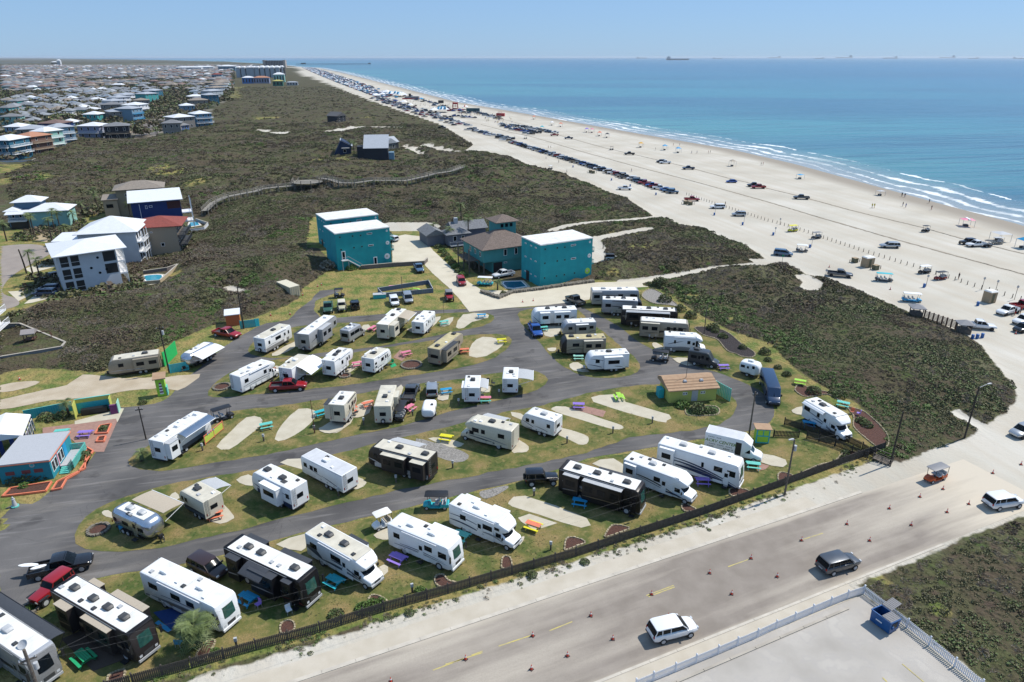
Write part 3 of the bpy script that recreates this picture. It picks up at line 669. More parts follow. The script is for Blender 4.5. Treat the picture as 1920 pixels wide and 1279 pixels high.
def rv(kind, label, r, f, h=3.4, w=2.45, c=WHITE, roof=ROOFW, slides=(), awn=(), ac=(.3,.65), vents=(.15,.5,.8), acm=DGREY, win=(), stripes=(), ws=GLASS, low=None, cap=None, cat='motorhome', group='recreational vehicles parked in the campground', door=.6, dside='R', ladder=True, extra=None, gl=GLASS, wheels=True):
 A = np.array(G(*r, h)); B = np.array(G(*f, h)); L = float(np.hypot(*(B-A))); rz = math.atan2(B[1]-A[1], B[0]-A[0])
 names = {'classa': 'motorhome', 'classc': 'motorhome', 'trailer': 'travel_trailer', 'square': 'travel_trailer', 'fifth': 'fifth_wheel_trailer', 'airstream': 'aluminium_trailer', 'egg': 'fibreglass_trailer', 'van': 'camper_van'}
 root = empty(names[kind],(float(A[0]), float(A[1]),.04), rz, label, cat, group)
 fl = {'classa': .38, 'classc': .45, 'trailer': .62, 'square': .62, 'fifth': .75, 'airstream': .5, 'egg': .45, 'van': .4}[kind]; hw = w/2
 LB = L
 m = MB(); m.loft(body_secs(kind, LB, w, h-.05, fl),4 if kind in ('airstream', 'egg', 'van') else 2); m.obj('body', c, root, True,30)
 flat0, flat1 = {'classa': (.2, LB-.62), 'classc': (.1, LB-1.0), 'trailer': (.1, LB-1.0), 'square': (.1, LB-.3), 'fifth': (.1, LB-1.0), 'airstream': (1.0, LB-1.0), 'egg': (1., LB-1.), 'van': (.5, LB-2.2)}[kind]
 if kind not in ('egg', 'van'):
  rr = hw-(.12 if kind != 'airstream' else .5)
  m = MB(); m.frus(flat0, flat1,-rr, rr, h-.055, h-.035,.03); m.obj('roof', roof, root)
 if kind not in ('van',):
  m = MB(); m.box(.5, LB-(2.6 if kind in ('fifth', 'classc') else 1.4),-hw+.18, hw-.18,.28, fl+.06); m.obj('chassis', BLACK, root)
 if low is not None:
  for sg in (-1,1):
   m = MB(); x1 = LB-(1.8 if kind == 'classc' else .35 if kind == 'classa' else 2.8 if kind == 'fifth' else 1.0)
   m.box(.1, x1, min(sg*hw, sg*(hw+.012)), max(sg*hw, sg*(hw+.012)), fl+.02, fl+.62); m.obj('side_skirt', low, root)
 if cap is not None:
  if kind == 'classa':
   secs = [(x, a+.012, z0+.6, z1+.012, q_) for x, a, z0, z1, q_ in body_secs(kind, LB, w, h-.05, fl)][3:7]
   m = MB(); m.loft([(LB-.95, secs[0][1], h-.9, secs[0][3],.12),(LB-.55, secs[0][1], h-.9, secs[0][3],.12),(LB-.27, secs[1][1], h-.95, secs[1][3],.18),(LB-.14, secs[2][1]+.03, h-.98, h-.72,.1)]); m.obj('front_cap', cap, root, True)
   m = MB(); m.loft([(-.02, hw-.03, fl+.3, h-.12,.14),(.1, hw+.01, fl+.3, h-.02,.12),(.5, hw+.012, fl+.3, h-.035,.12)]); m.obj('rear_cap', cap, root, True)
  else:
   ss = [(x, a+.01, z0+.02, z1+.01, q_) for x, a, z0, z1, q_ in body_secs(kind, LB, w, h-.05, fl)]
   m = MB(); m.loft([s_ for s_ in ss if s_[0] > LB-1.0]); m.obj('front_cap', cap, root, True)
 if kind == 'classa':
  zb, zt = h*.47, h-.62; m = MB(); v = []; n = 8
  for i in range(n+1):
   s = i/n*2-1; yy = s*(hw-.14); back = .16*s*s
   v += [(LB+.13-back, yy, zb),(LB-.07-back*.8, yy*1.03, zt)]
  for i in range(n): m.f.append((2*i,2*i+2,2*i+3,2*i+1)); m.m.append(0)
  m.v = [tuple(p) for p in v]+[(p[0]-.06, p[1], p[2]) for p in v]; k = len(v)
  m.f += [(2*i+k,2*i+1+k,2*i+3+k,2*i+2+k) for i in range(n)]; m.m += [0]*n
  m.obj('windscreen', ws, root, True)
  m = MB(); m.box(LB-.02, LB+.2,-hw+.2, hw-.2, fl-.02, fl+.22); m.obj('bumper', LGREY if c != WHITE else WHITE, root)
  m = MB(); m.box(LB+.11, LB+.145,-.45,.45, fl+.35, fl+.7); m.obj('grille', DGREY, root)
  for sg in (-1,1):
   m = MB(); m.box(LB+.06, LB+.13, sg*.75-.13, sg*.75+.13, fl+.38, fl+.62); m.obj('headlight', LAMP, root)
   m = MB(); m.bar((LB-.05, sg*(hw-.05), h*.72),(LB+.18, sg*(hw+.22), h*.74),.04); m.box(LB+.12, LB+.22, sg*(hw+.22)-.1, sg*(hw+.22)+.1, h*.5, h*.74); m.obj('mirror', BLACK, root)
   window(root, LB-1.55, LB-.5, h*.5, h*.72, sg*hw, gl)
 if kind == 'classc':
  x0 = LB-1.75
  m = MB(); m.loft([(x0, hw-.14,.45,2.0,.1),(x0+.75, hw-.16,.45,2.02,.15),(x0+1.35, hw-.2,.45,1.38,.15),(x0+1.5, hw-.2,.42,1.28,.18),(x0+2.15, hw-.26,.42,1.16,.2),(x0+2.4, hw-.36,.48,.98,.2)],3); m.obj('cab', WHITE if c in (WHITE,) else c, root, True)
  v = []; n = 6; m = MB()
  for i in range(n+1):
   s = i/n*2-1; bk = .12*s*s; v += [(x0+1.5-bk, s*.86,1.32),(x0+.92-bk, s*.80,1.98)]
  m.add(v,[(2*i,2*i+2,2*i+3,2*i+1) for i in range(n)]); m.obj('windscreen', ws, root, True)
  m = MB(); m.box(x0+2.36, x0+2.5,-.85,.85,.42,.62); m.obj('bumper', LGREY, root)
  m = MB(); m.box(x0+2.36, x0+2.43,-.42,.42,.68,.92); m.obj('grille', DGREY, root)
  for sg in (-1,1):
   window(root, x0+.25, x0+.95,1.3,1.85, sg*(hw-.15), gl)
   m = MB(); m.box(x0+2.3, x0+2.4, sg*.66-.14, sg*.66+.14,.72,.92); m.obj('headlight', LAMP, root)
   m = MB(); m.box(x0+1.2, x0+1.3, sg*(hw+.02)-.12, sg*(hw+.02)+.12,1.3,1.6); m.obj('mirror', BLACK, root)
   wheel(root, x0+1.65, sg*(hw-.30),.37,.24)
 if kind == 'van':
  v = []; n = 6; m = MB()
  for i in range(n+1):
   s = i/n*2-1; bk = .1*s*s; v += [(LB-.98-bk, s*(hw-.16),1.40),(LB-1.68-bk, s*(hw-.2), h-.26)]
  m.add(v,[(2*i,2*i+2,2*i+3,2*i+1) for i in range(n)]); m.obj('windscreen', GLASS, root, True)
  for sg in (-1,1):
   window(root, LB-2.35, LB-1.6,1.35,1.95, sg*(hw-.03), GLASS)
   m = MB(); m.box(LB-.12, LB-.02, sg*.62-.16, sg*.62+.16,.72,.92); m.obj('headlight', LAMP, root)
   m = MB(); m.box(LB-1.55, LB-1.45, sg*(hw+.12)-.1, sg*(hw+.12)+.1,1.25,1.6); m.obj('mirror', BLACK, root)
   for xx in (1.25, LB-1.0): wheel(root, xx, sg*(hw-.13),.36,.24)
  m = MB(); m.box(LB-.06, LB+.05,-.8,.8,.45,.6); m.obj('bumper', BLACK, root)
  endwindow(root,-.0,-.7,.7,1.35,2.1)
 if kind in ('classa', 'classc') and wheels:
  for sg in (-1,1):
   wheel(root, LB*.27, sg*(hw-.12),.45,.26)
   if kind == 'classa': wheel(root, LB-1.5, sg*(hw-.12),.45,.26)
 if kind in ('trailer', 'square', 'fifth', 'airstream') and wheels:
  for sg in (-1,1):
   for dx in (-.42,.42): wheel(root, LB*.36+dx, sg*(hw-.12),.36,.22)
 if kind == 'egg':
  for sg in (-1,1): wheel(root, LB*.45, sg*(hw-.08),.33,.2)
 if kind in ('trailer', 'square', 'airstream', 'egg'):
  m = MB(); m.bar((LB-.4,.6,.45),(LB+.85,0,.45),.08); m.bar((LB-.4,-.6,.45),(LB+.85,0,.45),.08); m.obj('tow_frame', BLACK, root)
  m = MB(); m.loft([(LB+.18,.28,.45,.9,.1),(LB+.5,.26,.45,.92,.1)]); m.obj('gas_box', BLACK if c != WHITE else LGREY, root, True)
  m = MB(); m.box(LB+.68, LB+.76,-.04,.04,.05,.8); m.obj('jack', STEEL, root)
 if kind == 'fifth':
  for sg in (-1,1):
   m = MB(); m.box(LB-2.35, LB-2.2, sg*.85-.05, sg*.85+.05,.05,1.6); m.obj('landing_leg', STEEL, root)
  m = MB(); m.box(LB-1.3, LB-1.1,-.1,.1,1.15,1.6); m.obj('pin', BLACK, root)
 topz = h-.05 if kind not in ('airstream', 'egg') else h-.06
 for k, a in enumerate(ac):
  o = mobj('air_conditioner', shared(('ac', acm.name), lambda: acmesh().mesh('air_conditioner', acm, True)), root,(flat0+(flat1-flat0)*a, random.uniform(-.08,.08), topz))
 for k, a in enumerate(vents):
  vm = (WHITE, DGREY, LGREY)[int(a*97+len(label)) % 3]
  sg = (-1,1)[int(a*53+len(label)) % 2]
  mobj('roof_vent', shared(('vent', vm.name), lambda: ventmesh().mesh('roof_vent', vm)), root,(flat0+(flat1-flat0)*a, sg*random.uniform(.35,.62)*hw, topz))
 if win == (): win = [(.12,.2, 'R'),(.42,.52, 'R'),(.14,.22, 'L'),(.5,.62, 'L')]
 for q_ in win:
  a, b, sd = q_[:3]; z0, z1 = (q_[3], q_[4]) if len(q_) > 3 else (h*.55, h*.74)
  window(root, LB*a, LB*b, z0, z1, hw if sd == 'L' else -hw, gl)
 if kind in ('trailer', 'square', 'fifth', 'airstream'): endwindow(root,0 if kind != 'airstream' else -.01,-.45,.45, h*.5, h*.68)
 if door:
  y = -hw if dside == 'R' else hw; sg = -1 if y < 0 else 1; x0 = LB*door
  m = MB(); m.box(x0, x0+.68, min(y, y+sg*.03), max(y, y+sg*.03), fl+.12, min(fl+2.05, h-.3)); d = m.obj('door', c if c not in (BLACK,) else DGREY, root)
  m = MB(); m.box(x0+.12, x0+.56, min(y+sg*.031, y+sg*.04), max(y+sg*.031, y+sg*.04), fl+1.2, fl+1.75); m.obj('door_window', gl, d)
  m = MB(); m.box(x0+.06, x0+.12, min(y+sg*.031, y+sg*.07), max(y+sg*.031, y+sg*.07), fl+.95, fl+1.1); m.obj('handle', STEEL, d)
  m = MB(); m.box(x0, x0+.65, min(y+sg*.02, y+sg*.5), max(y+sg*.02, y+sg*.5), fl-.2, fl-.15); m.obj('step', BLACK, root)
 for s_ in stripes:
  for sg in (-1,1):
   swoosh(root, LB*s_[0], LB*s_[1], h*s_[2], h*s_[3], s_[4]*1.6, sg*(hw+(.013 if low is not None else 0)), s_[5], s_[6] if len(s_) > 6 else .3)
 for sd, a, b, dep, topm, *rest in slides:
  sg = 1 if sd == 'L' else -1; y0 = sg*(hw-.05); y1 = sg*(hw+dep); z0, z1 = fl+.25, h-.32
  if rest and rest[0] == 'low': z0, z1 = fl+.45, h-.5
  m = MB(); m.box(LB*a, LB*b, min(y0, y1), max(y0, y1), z0, z1); s = m.obj('slide_out', c, root)
  m = MB(); m.box(LB*a-.04, LB*b+.04, min(y0, y1+sg*.06), max(y0, y1+sg*.06), z1+.005, z1+.05); m.obj('slide_topper', topm, s)
  n = max(1, int((b-a)*LB/1.6)); wd = (b-a)*LB/n
  for i in range(n):
   xa = LB*a+wd*i+wd*.18; m = MB(); ya = y1+sg*.001; m.box(xa, xa+wd*.62, min(ya, ya+sg*.02), max(ya, ya+sg*.02), h*.54, h*.74); m.obj('slide_window', gl, s)
  for s_ in stripes[:2]:
   xa, xb = max(a, s_[0]), min(b, s_[1])
   if xb > xa+.05:
    o = swoosh(s, LB*xa, LB*xb, h*.36, h*.42,.12, y1, s_[5],.1)
 for sd, a, b, ext, am, *rest in awn:
  sg = 1 if sd == 'L' else -1; drop = rest[0] if rest else .35; n = 8; m = MB(); v = []; f_ = []
  za = h-.18
  for i in range(n+1):
   s = i/n; yy = sg*(hw+.02+ext*s); zz = za-drop*s ** 1.3+.05*sin(pi*s)
   v += [(LB*a, yy, zz),(LB*b, yy, zz)]
  for i in range(n): f_.append((2*i,2*i+1,2*i+3,2*i+2))
  k = len(v); v += [(p[0], p[1], p[2]-.025) for p in v]; f_ += [(q2[3]+k, q2[2]+k, q2[1]+k, q2[0]+k) for q2 in f_]
  m.add(v, f_); o = m.obj('awning', am, root, True)
  m = MB()
  ye = sg*(hw+.02+ext); m.bar((LB*a-.05, ye, za-drop),(LB*b+.05, ye, za-drop),.1, n=8); m.obj('awning_roller', WHITE if am is not DARKF else BLACK, root)
  for xx in (LB*a, LB*b):
   m = MB(); m.bar((xx, sg*(hw+.02), fl+1.1),(xx, ye, za-drop-.03),.05); m.obj('awning_arm', WHITE if am is not DARKF else BLACK, root)
 if ladder and kind in ('classa', 'trailer', 'square', 'classc', 'fifth'):
  m = MB(); yl = .62
  for yy in (yl, yl+.36): m.bar((-.06, yy, fl+.3),(-.06, yy, h-.05),.03)
  for k in range(7): zz = fl+.45+k*.32; m.bar((-.06, yl, zz),(-.06, yl+.36, zz),.025)
  m.obj('ladder', STEEL, root)
 for sg in (-1,1):
  if kind != 'egg':
   m = MB(); m.box(-.02,.0, sg*(hw-.22)-.06, sg*(hw-.22)+.06, fl+.35, fl+.65); m.obj('tail_light', RED, root)
 if kind in ('trailer', 'square', 'fifth'):
  m = MB(); m.box(-.1,0,-.9,.9, fl-.12, fl+.02); m.obj('rear_bumper', BLACK, root)
 if kind in ('classa', 'classc', 'trailer', 'square', 'fifth'):
  x1 = LB-(2.9 if kind == 'fifth' else 1.9); skirt = .013 if low is not None else 0
  for sg in (-1,1):
   for a in np.arange(.08, x1/LB-.08,.155):
    m = MB(); y = sg*(hw+.001+skirt); m.box(LB*a, LB*(a+.115), min(y, y+sg*.012), max(y, y+sg*.012), fl+.06, fl+.46); m.obj('locker_door', c if low is None else low, root)
   m = MB(); y = sg*(hw+.001); m.box(.1, x1, min(y, y+sg*.02), max(y, y+sg*.02), h-.2, h-.15); m.obj('gutter', LGREY, root)
  if not awn and not any(s_[0] == 'R' for s_ in slides):
   m = MB(); m.bar((LB*.25,-hw-.08, h-.26),(LB*.8,-hw-.08, h-.26),.14, n=8); m.obj('rolled_awning', WHITEP if c is WHITE else DARKF, root)
  for u_ in (.2,.55,.8):
   m = MB(); m.box(LB*u_, LB*u_+.015,-hw+.15, hw-.15, h-.034, h-.024); m.obj('roof_seam', LGREY, root)
 if extra: extra(root, LB, w, h)
 return root
def text_on(parent, s, loc, rot, size, m_, name='lettering', bold=.0, shear=0.):
 cu = bpy.data.curves.new(name, 'FONT'); cu.body = s; cu.size = size; cu.extrude = .004; cu.align_x = 'CENTER'; cu.align_y = 'CENTER'; cu.offset = bold; cu.shear = shear; cu.resolution_u = 2
 cu.materials.append(m_); o = bpy.data.objects.new(name, cu); col.objects.link(o)
 dg = bpy.context.evaluated_depsgraph_get(); me = bpy.data.meshes.new_from_object(o.evaluated_get(dg)); bpy.data.objects.remove(o)
 me.name = name; o = link(bpy.data.objects.new(name, me), parent); o.location = loc; o.rotation_euler = rot
 return o
# ------------------------------------------------------------------ cars
def car_parts(kind, pm, root, L=None, roofm=None, detail=2):
 """builds the parts of a car under root; x forward, origin at the middle of the ground footprint"""
 L = L or {'sedan': 4.7, 'suv': 4.7, 'pickup': 5.8, 'jeep': 4.3, 'van': 5.0, 'bigsuv': 5.3}[kind]; W_ = {'sedan': 1.82, 'suv': 1.86, 'pickup': 1.98, 'jeep': 1.86, 'van': 1.98, 'bigsuv': 2.0}[kind]; hw = W_/2; a = -L/2
 clad = DGREY
 if kind == 'sedan':
  low = [(0, hw-.22,.42,.78,.14),(.12, hw-.08,.32,.93,.2),(.6, hw,.28,1.0,.2),(2.0, hw,.27,.98,.18),(L-1.45, hw,.28,.95,.2),(L-.6, hw-.03,.3,.84,.22),(L-.15, hw-.14,.34,.72,.2),(L, hw-.32,.42,.6,.12)]
  cab = [(.45, hw-.28,.9,1.02,.05),(1.15, hw-.22,.9,1.38,.16),(1.8, hw-.2,.9,1.45,.18),(2.6, hw-.2,.9,1.43,.18),(3.5, hw-.16,.88,.98,.05)]; rf = (1.05,2.75,1.45)
 elif kind in ('suv', 'bigsuv'):
  e = .25 if kind == 'bigsuv' else 0
  low = [(0, hw-.16,.48,.9,.12),(.08, hw-.06,.4,1.02,.16),(.45, hw,.36,1.08,.16),(2.2+e, hw,.34,1.06,.16),(L-1.25, hw,.35,1.06,.2),(L-.5, hw-.05,.36,.98,.25),(L-.12, hw-.16,.4,.84,.22),(L, hw-.34,.5,.72,.12)]
  cab = [(.06, hw-.14,.98,1.1,.05),(.22, hw-.12,.98,1.5,.12),(.5, hw-.12,.98,1.68,.16),(2.85+e, hw-.13,.98,1.64,.18),(3.6+e, hw-.08,.98,1.08,.05)]; rf = (.3,2.88+e,1.70)
 elif kind == 'van':
  low = [(0, hw-.12,.4,1.1,.12),(.12, hw-.04,.34,1.2,.15),(.5, hw,.32,1.22,.15),(L-1.5, hw,.32,1.12,.2),(L-.6, hw-.04,.34,1.0,.25),(L-.12, hw-.16,.4,.8,.2),(L, hw-.34,.5,.68,.12)]
  cab = [(.08, hw-.16,1.1,1.25,.05),(.25, hw-.15,1.1,1.7,.14),(.7, hw-.14,1.1,1.78,.16),(L-2.1, hw-.16,1.1,1.74,.18),(L-1.0, hw-.14,1.05,1.12,.05)]; rf = (.25, L-2.0,1.78)
 elif kind == 'jeep':
  low = [(0, hw-.14,.52,1.1,.08),(.08, hw-.1,.5,1.16,.08),(1.0, hw-.1,.5,1.17,.08),(L-1.7, hw-.1,.5,1.16,.1),(L-1.55, hw-.22,.5,1.14,.12),(L-.35, hw-.3,.52,1.06,.12),(L-.22, hw-.34,.55,1.0,.08)]
  cab = [(.04, hw-.16,1.1,1.2,.04),(.1, hw-.16,1.1,1.78,.06),(.5, hw-.17,1.1,1.83,.07),(L-2.15, hw-.18,1.1,1.8,.07),(L-1.72, hw-.16,1.1,1.2,.04)]; rf = (.08, L-2.1,1.83)
 else:
  low = [(0, hw-.06,.55,.72,.06),(L-3.75, hw,.48,.78,.1),(L-3.7, hw,.48,1.14,.12),(L-1.75, hw,.48,1.14,.16),(L-1.5, hw,.48,1.12,.18),(L-.4, hw-.04,.5,1.05,.22),(L-.1, hw-.12,.5,.92,.2),(L, hw-.24,.55,.8,.12)]
  cab = [(L-3.72, hw-.16,1.08,1.2,.04),(L-3.58, hw-.16,1.08,1.78,.14),(L-3.1, hw-.16,1.08,1.86,.16),(L-2.35, hw-.17,1.08,1.84,.16),(L-1.55, hw-.13,1.06,1.16,.05)]; rf = (L-3.6, L-2.3,1.86)
 sh = lambda S, d=0: [(x+a, w_, z0, z1, r_) for x, w_, z0, z1, r_ in S]
 m = MB(); m.loft(sh(low),2)
 if kind == 'pickup':
  for sg in (-1,1): m.box(a+.02, a+L-3.72, min(sg*(hw-.02), sg*(hw-.12)), max(sg*(hw-.02), sg*(hw-.12)),.55,1.12)
  m.box(a, a+.08,-hw+.02, hw-.02,.55,1.12)
 m.obj('body', pm, root, True,32)
 m = MB(); m.loft(sh(cab),2); m.obj('windows', GLASS, root, True,25)
 m = MB(); x0, x1, z1 = rf; c0 = cab[2]
 m.loft([(a+x0-.02, c0[1]-.06, z1-.14, z1-.04,.04),(a+x0+.25, c0[1]+.012, z1-.13, z1+.015,.06),(a+x1-.2, c0[1]+.012, z1-.15, z1+.008,.06),(a+x1+.06, c0[1]-.04, z1-.17, z1-.06,.04)],2)
 for sg in (-1,1):
  yb = sg*(cab[2][1]+.02)
  for xb, xt in ((cab[-1][0]-.05, x1),(cab[0][0]+.03, x0+.06),((x0+x1)/2+.1,(x0+x1)/2+.1))+(((x0+x1)/2-.75,(x0+x1)/2-.75),)*(kind in ('suv', 'van', 'bigsuv', 'jeep')):
   m.bar((a+xb, sg*(cab[2][1]+.03), cab[-1][3]-.06),(a+xt, sg*(cab[2][1]-.05), z1-.08),.07)
 m.obj('roof', roofm or pm, root, True,32)
 for sg in (-1,1):
  for xx in ((.95 if kind != 'jeep' else .75), L-(.95 if kind != 'jeep' else .8)):
   rr = {'pickup': .4, 'jeep': .42, 'bigsuv': .38}.get(kind,.34)
   if detail == 2: wheel(root, a+xx, sg*(hw-.10), rr,.26)
   elif detail == 1: mobj('wheel', wheel_mesh(rr,.26,(rr,.26))[0], root,(a+xx, sg*(hw-.1), rr))
   if detail > 1 and kind == 'jeep':
    m = MB(); m.box(a+xx-.5, a+xx+.5, min(sg*(hw-.25), sg*(hw+.03)), max(sg*(hw-.25), sg*(hw+.03)),.88,.94); m.obj('fender', BLACK, root)
  if detail > 1:
   m = MB(); m.box(a+L-.16, a+L-.03+(-.1 if kind == 'jeep' else 0), sg*(hw-.34)-.14, sg*(hw-.34)+.14,.72,.88) ; m.obj('headlight', LAMP, root)
   m = MB(); m.box(a+.0, a+.1, sg*(hw-.2)-.09, sg*(hw-.2)+.07,.8,1.02); m.obj('tail_light', RED, root)
   m = MB(); xm = a+cab[-1][0]-.25; m.box(xm-.06, xm+.06, sg*(hw+.02)-.03, sg*(hw+.02)+.15*(1 if sg > 0 else 0)+.03,1.0,1.15) if sg > 0 else m.box(xm-.06, xm+.06,-hw-.18,-hw+.02,1.0,1.15); m.obj('mirror', pm, root)
   for xx in (1.9,2.85):
    if xx < L-1.7: m = MB(); m.box(a+xx, a+xx+.16, min(sg*hw, sg*(hw+.02)), max(sg*hw, sg*(hw+.02)),.92,.96); m.obj('door_handle', pm if pm is not BLACK else CHROME, root)
 if detail > 1:
  m = MB(); m.box(a+L-.08, a+L-(-.01 if kind != 'jeep' else .12),-.42,.42,.56,.74); m.obj('grille', BLACK, root)
  m = MB(); m.box(a-.03, a+.05,-.26,.26,.62,.74); m.obj('number_plate', LGREY, root)
  m = MB(); m.box(a-.04, a+.06,-hw+.12, hw-.12,.42,.56); m.obj('bumper', clad, root)
  if kind == 'pickup': m = MB(); m.box(a+.1, a+L-3.76,-hw+.14, hw-.14,.79,.81); m.obj('bed_floor', DGREY, root)
  if kind == 'jeep': m = MB(); m.cyl((a-.24,0,1.02),.38,.38,.22,14, 'x'); m.obj('spare_wheel', TYRE, root, True)
CARN = {'sedan': 'parked_car', 'suv': 'parked_car', 'bigsuv': 'parked_car', 'pickup': 'pickup_truck', 'jeep': 'off_road_car', 'van': 'passenger_van'}
CARC = {'sedan': 'car', 'suv': 'car', 'bigsuv': 'car', 'pickup': 'pickup truck', 'jeep': 'off-road car', 'van': 'van'}
_proto = {}
def car(kind, cname, label, loc, rz, group=None, roofm=None, name=None, detail=2):
 """copies a prototype of that kind and colour (or builds it the first time)"""
 pm = CARM[cname] if isinstance(cname, str) else cname
 key = (kind, pm.name, roofm.name if roofm else '', detail)
 if key in _proto:
  c = copy_tree(_proto[key]); c.name = name or CARN[kind]
  for k in ('label', 'category', 'group'):
   if k in c: del c[k]
  c.location = (loc[0], loc[1], loc[2] if len(loc) > 2 else 0); c.rotation_euler = (0,0, rz)
 else:
  c = empty(name or CARN[kind], loc, rz); car_parts(kind, pm, c, roofm=roofm, detail=detail); _proto[key] = c
 tag(c, label, CARC[kind], group); return c
CARM = {'white': paint((.72,.73,.74), 'white_car_paint'), 'silver': mat('silver_car_paint',(.42,.44,.46),.3,.6,.05,2., coat=.5), 'grey': mat('grey_car_paint',(.10,.11,.125),.3,.5,.08,2., coat=.5),
  'black': mat('black_car_paint',(.012,.012,.015),.2,0.,.2,2., coat=.7), 'red': paint((.28,.008,.014), 'red_car_paint'), 'blue': paint((.012,.07,.30), 'blue_car_paint'),
  'navy': paint((.012,.035,.085), 'navy_car_paint'), 'cream': paint((.48,.45,.30), 'cream_car_paint'), 'tan': paint((.28,.22,.15), 'tan_car_paint'), 'brown': paint((.035,.018,.016), 'brown_car_paint'),
  'green': paint((.03,.09,.05), 'green_car_paint'), 'steelblue': paint((.06,.12,.2), 'steel_blue_car_paint')}
def carpx(kind, c, label, r, f, z=.9, **k):
 A = np.array(G(*r, z)); B = np.array(G(*f, z)); M_ = (A+B)/2
 return car(kind, c, label,(float(M_[0]), float(M_[1]),.03), math.atan2(B[1]-A[1], B[0]-A[0]), **k)
# ------------------------------------------------------------------ golf carts, tables, small things
def golf_cart(loc, rz, label, bodym=BLACK, roofm=BLACK, rows=2, group='golf carts and buggies', cat='golf cart', h=1.95, name='golf_cart', L=None):
 root = empty(name, loc, rz, label, cat, group); L = L or 2.3+.8*(rows-1); a = -L/2
 m = MB(); m.loft([(a,.55,.35,.75,.06),(a+.1,.6,.3,.78,.06),(a+1.0,.6,.28,.74,.06),(a+1.02,.6,.26,.34,.03),(a+L-.95,.6,.26,.34,.03),(a+L-.8,.6,.28,.8,.08),(a+L-.25,.55,.3,.72,.15),(a+L,.42,.35,.55,.08)]); m.obj('body', bodym, root, True)
 m = MB(); m.loft([(a+.1,.62, h-.04, h+.01,.02),(a+.3,.66, h-.02, h+.05,.03),(a+L-.5,.66, h-.02, h+.05,.03),(a+L-.25,.6, h-.05, h,.02)]); m.obj('roof', roofm, root, True)
 for i in range(rows):
  m = MB(); x = a+.35+i*.82; m.box(x, x+.5,-.55,.55,.7,.84); m.box(x-.06, x+.06,-.55,.55,.84,1.25); m.obj('seat', LGREY if bodym is not WHITE else TAN, root)
 for x, y in ((a+.15,.56),(a+.15,-.56),(a+L-.75,.56),(a+L-.75,-.56)):
  m = MB(); m.bar((x, y,.7),(x+(.15 if x > 0 else 0), y, h-.02),.045); m.obj('post', BLACK, root)
 m = MB(); m.bar((a+L-.95,.28,1.0),(a+L-.85,.28,.8),.3,.03,8); m.obj('steering_wheel', BLACK, root)
 for sg in (-1,1):
  for xx in (a+.5, a+L-.45): wheel(root, xx, sg*.5,.25,.18)
 return root
def picnic_table(loc, rz, label, topm, seatm=None, L=1.8):
 seatm = seatm or topm; root = empty('picnic_table', loc, rz, label, 'picnic table', 'painted picnic tables on the camp sites')
 for k in range(4): m = MB(); y = -.36+k*.185; m.box(-L/2, L/2, y, y+.165,.72,.76); o = m.obj('table_board', topm, root)
 for sg in (-1,1): m = MB(); m.box(-L/2, L/2, sg*.68-.13, sg*.68+.13,.42,.46); m.obj('bench', seatm, root)
 for x in (-L*.36, L*.36):
  m = MB(); m.bar((x,-.68,0),(x,-.2,.71),.08); m.bar((x,.68,0),(x,.2,.71),.08); m.bar((x,-.72,.38),(x,.72,.38),.05,.08); m.obj('leg_frame', seatm, root)
 return root
def lathe(prof, n=12):
 m = MB(); v = []; f = []
 for r, z in prof:
  for i in range(n): a = 2*pi*i/n; v.append((r*cos(a), r*sin(a), z))
 for j in range(len(prof)-1):
  for i in range(n): f.append((j*n+i, j*n+(i+1) % n,(j+1)*n+(i+1) % n,(j+1)*n+i))
 f.append(tuple(range(n-1,-1,-1))); f.append(tuple(range((len(prof)-1)*n, len(prof)*n))); m.add(v, f); return m
# ------------------------------------------------------------------ the motorhomes and trailers, row by row
DB = mat('dark_brown_gelcoat',(.03,.026,.026),.35, spec=.25); DK = mat('black_gelcoat',(.010,.010,.012),.3, spec=.25); BEI = mat('beige_gelcoat',(.42,.37,.29),.35)
GRB = mat('grey_gelcoat',(.22,.22,.22),.35); TAUP = mat('taupe_gelcoat',(.30,.26,.20),.35); CRE = mat('cream_gelcoat',(.62,.58,.47),.4); SILV = mat('silver_gelcoat',(.40,.41,.43),.3,.3,.05)
SB = mat('slate_stripe',(.07,.09,.12),.4); SN = mat('navy_stripe',(.02,.035,.09),.35); SG = mat('grey_stripe',(.25,.26,.28),.4); SK = mat('black_stripe',(.02,.02,.022),.35); ST = mat('tan_stripe',(.35,.27,.17),.4); SGO = mat('gold_stripe',(.3,.24,.15),.35,.3)
ALU = mat('brushed_aluminium',(.56,.60,.66),.24,.9,.08,1.5)
BLUEL = mat('pale_blue_letter',(.1,.3,.5),.5); DLET = mat('dark_letter',(.03,.03,.035),.5); GLET = mat('green_letter',(.12,.22,.04),.5)
def dish(root, L, w, h, x=.6, y=.2):
 m = MB(); m.v = []; d = lathe([(.02,0),(.25,.04),(.42,.14),(.40,.15),(.24,.06)],14); d = d.obj('satellite_dish', LGREY, root, True); d.location = (L*x, y, h+.15); d.rotation_euler = (R(35), R(20),0)
 m = MB(); m.bar((L*x, y, h-.05),(L*x, y, h+.2),.08); m.obj('dish_mount', DGREY, root)
A = rv('classa', 'huge motorhome at the left edge with silver front cap and long dark awning',(-65,1129),(76,1224),3.6, c=GRB, roof=ROOFW, cap=SILV, awn=[('L',.08,.93,1.15, DARKF,.2)], slides=[('R',.3,.6,.7, DARKF)], ac=(.25,.6), vents=(.4,.8), acm=LGREY,
       stripes=[(.1,.95,.3,.45,.3, SK),(.4,1.,.2,.35,.2, SG)], ws=GLASS, extra=lambda r, L, w, h: dish(r, L, w, h,.84,-.3), door=.78)
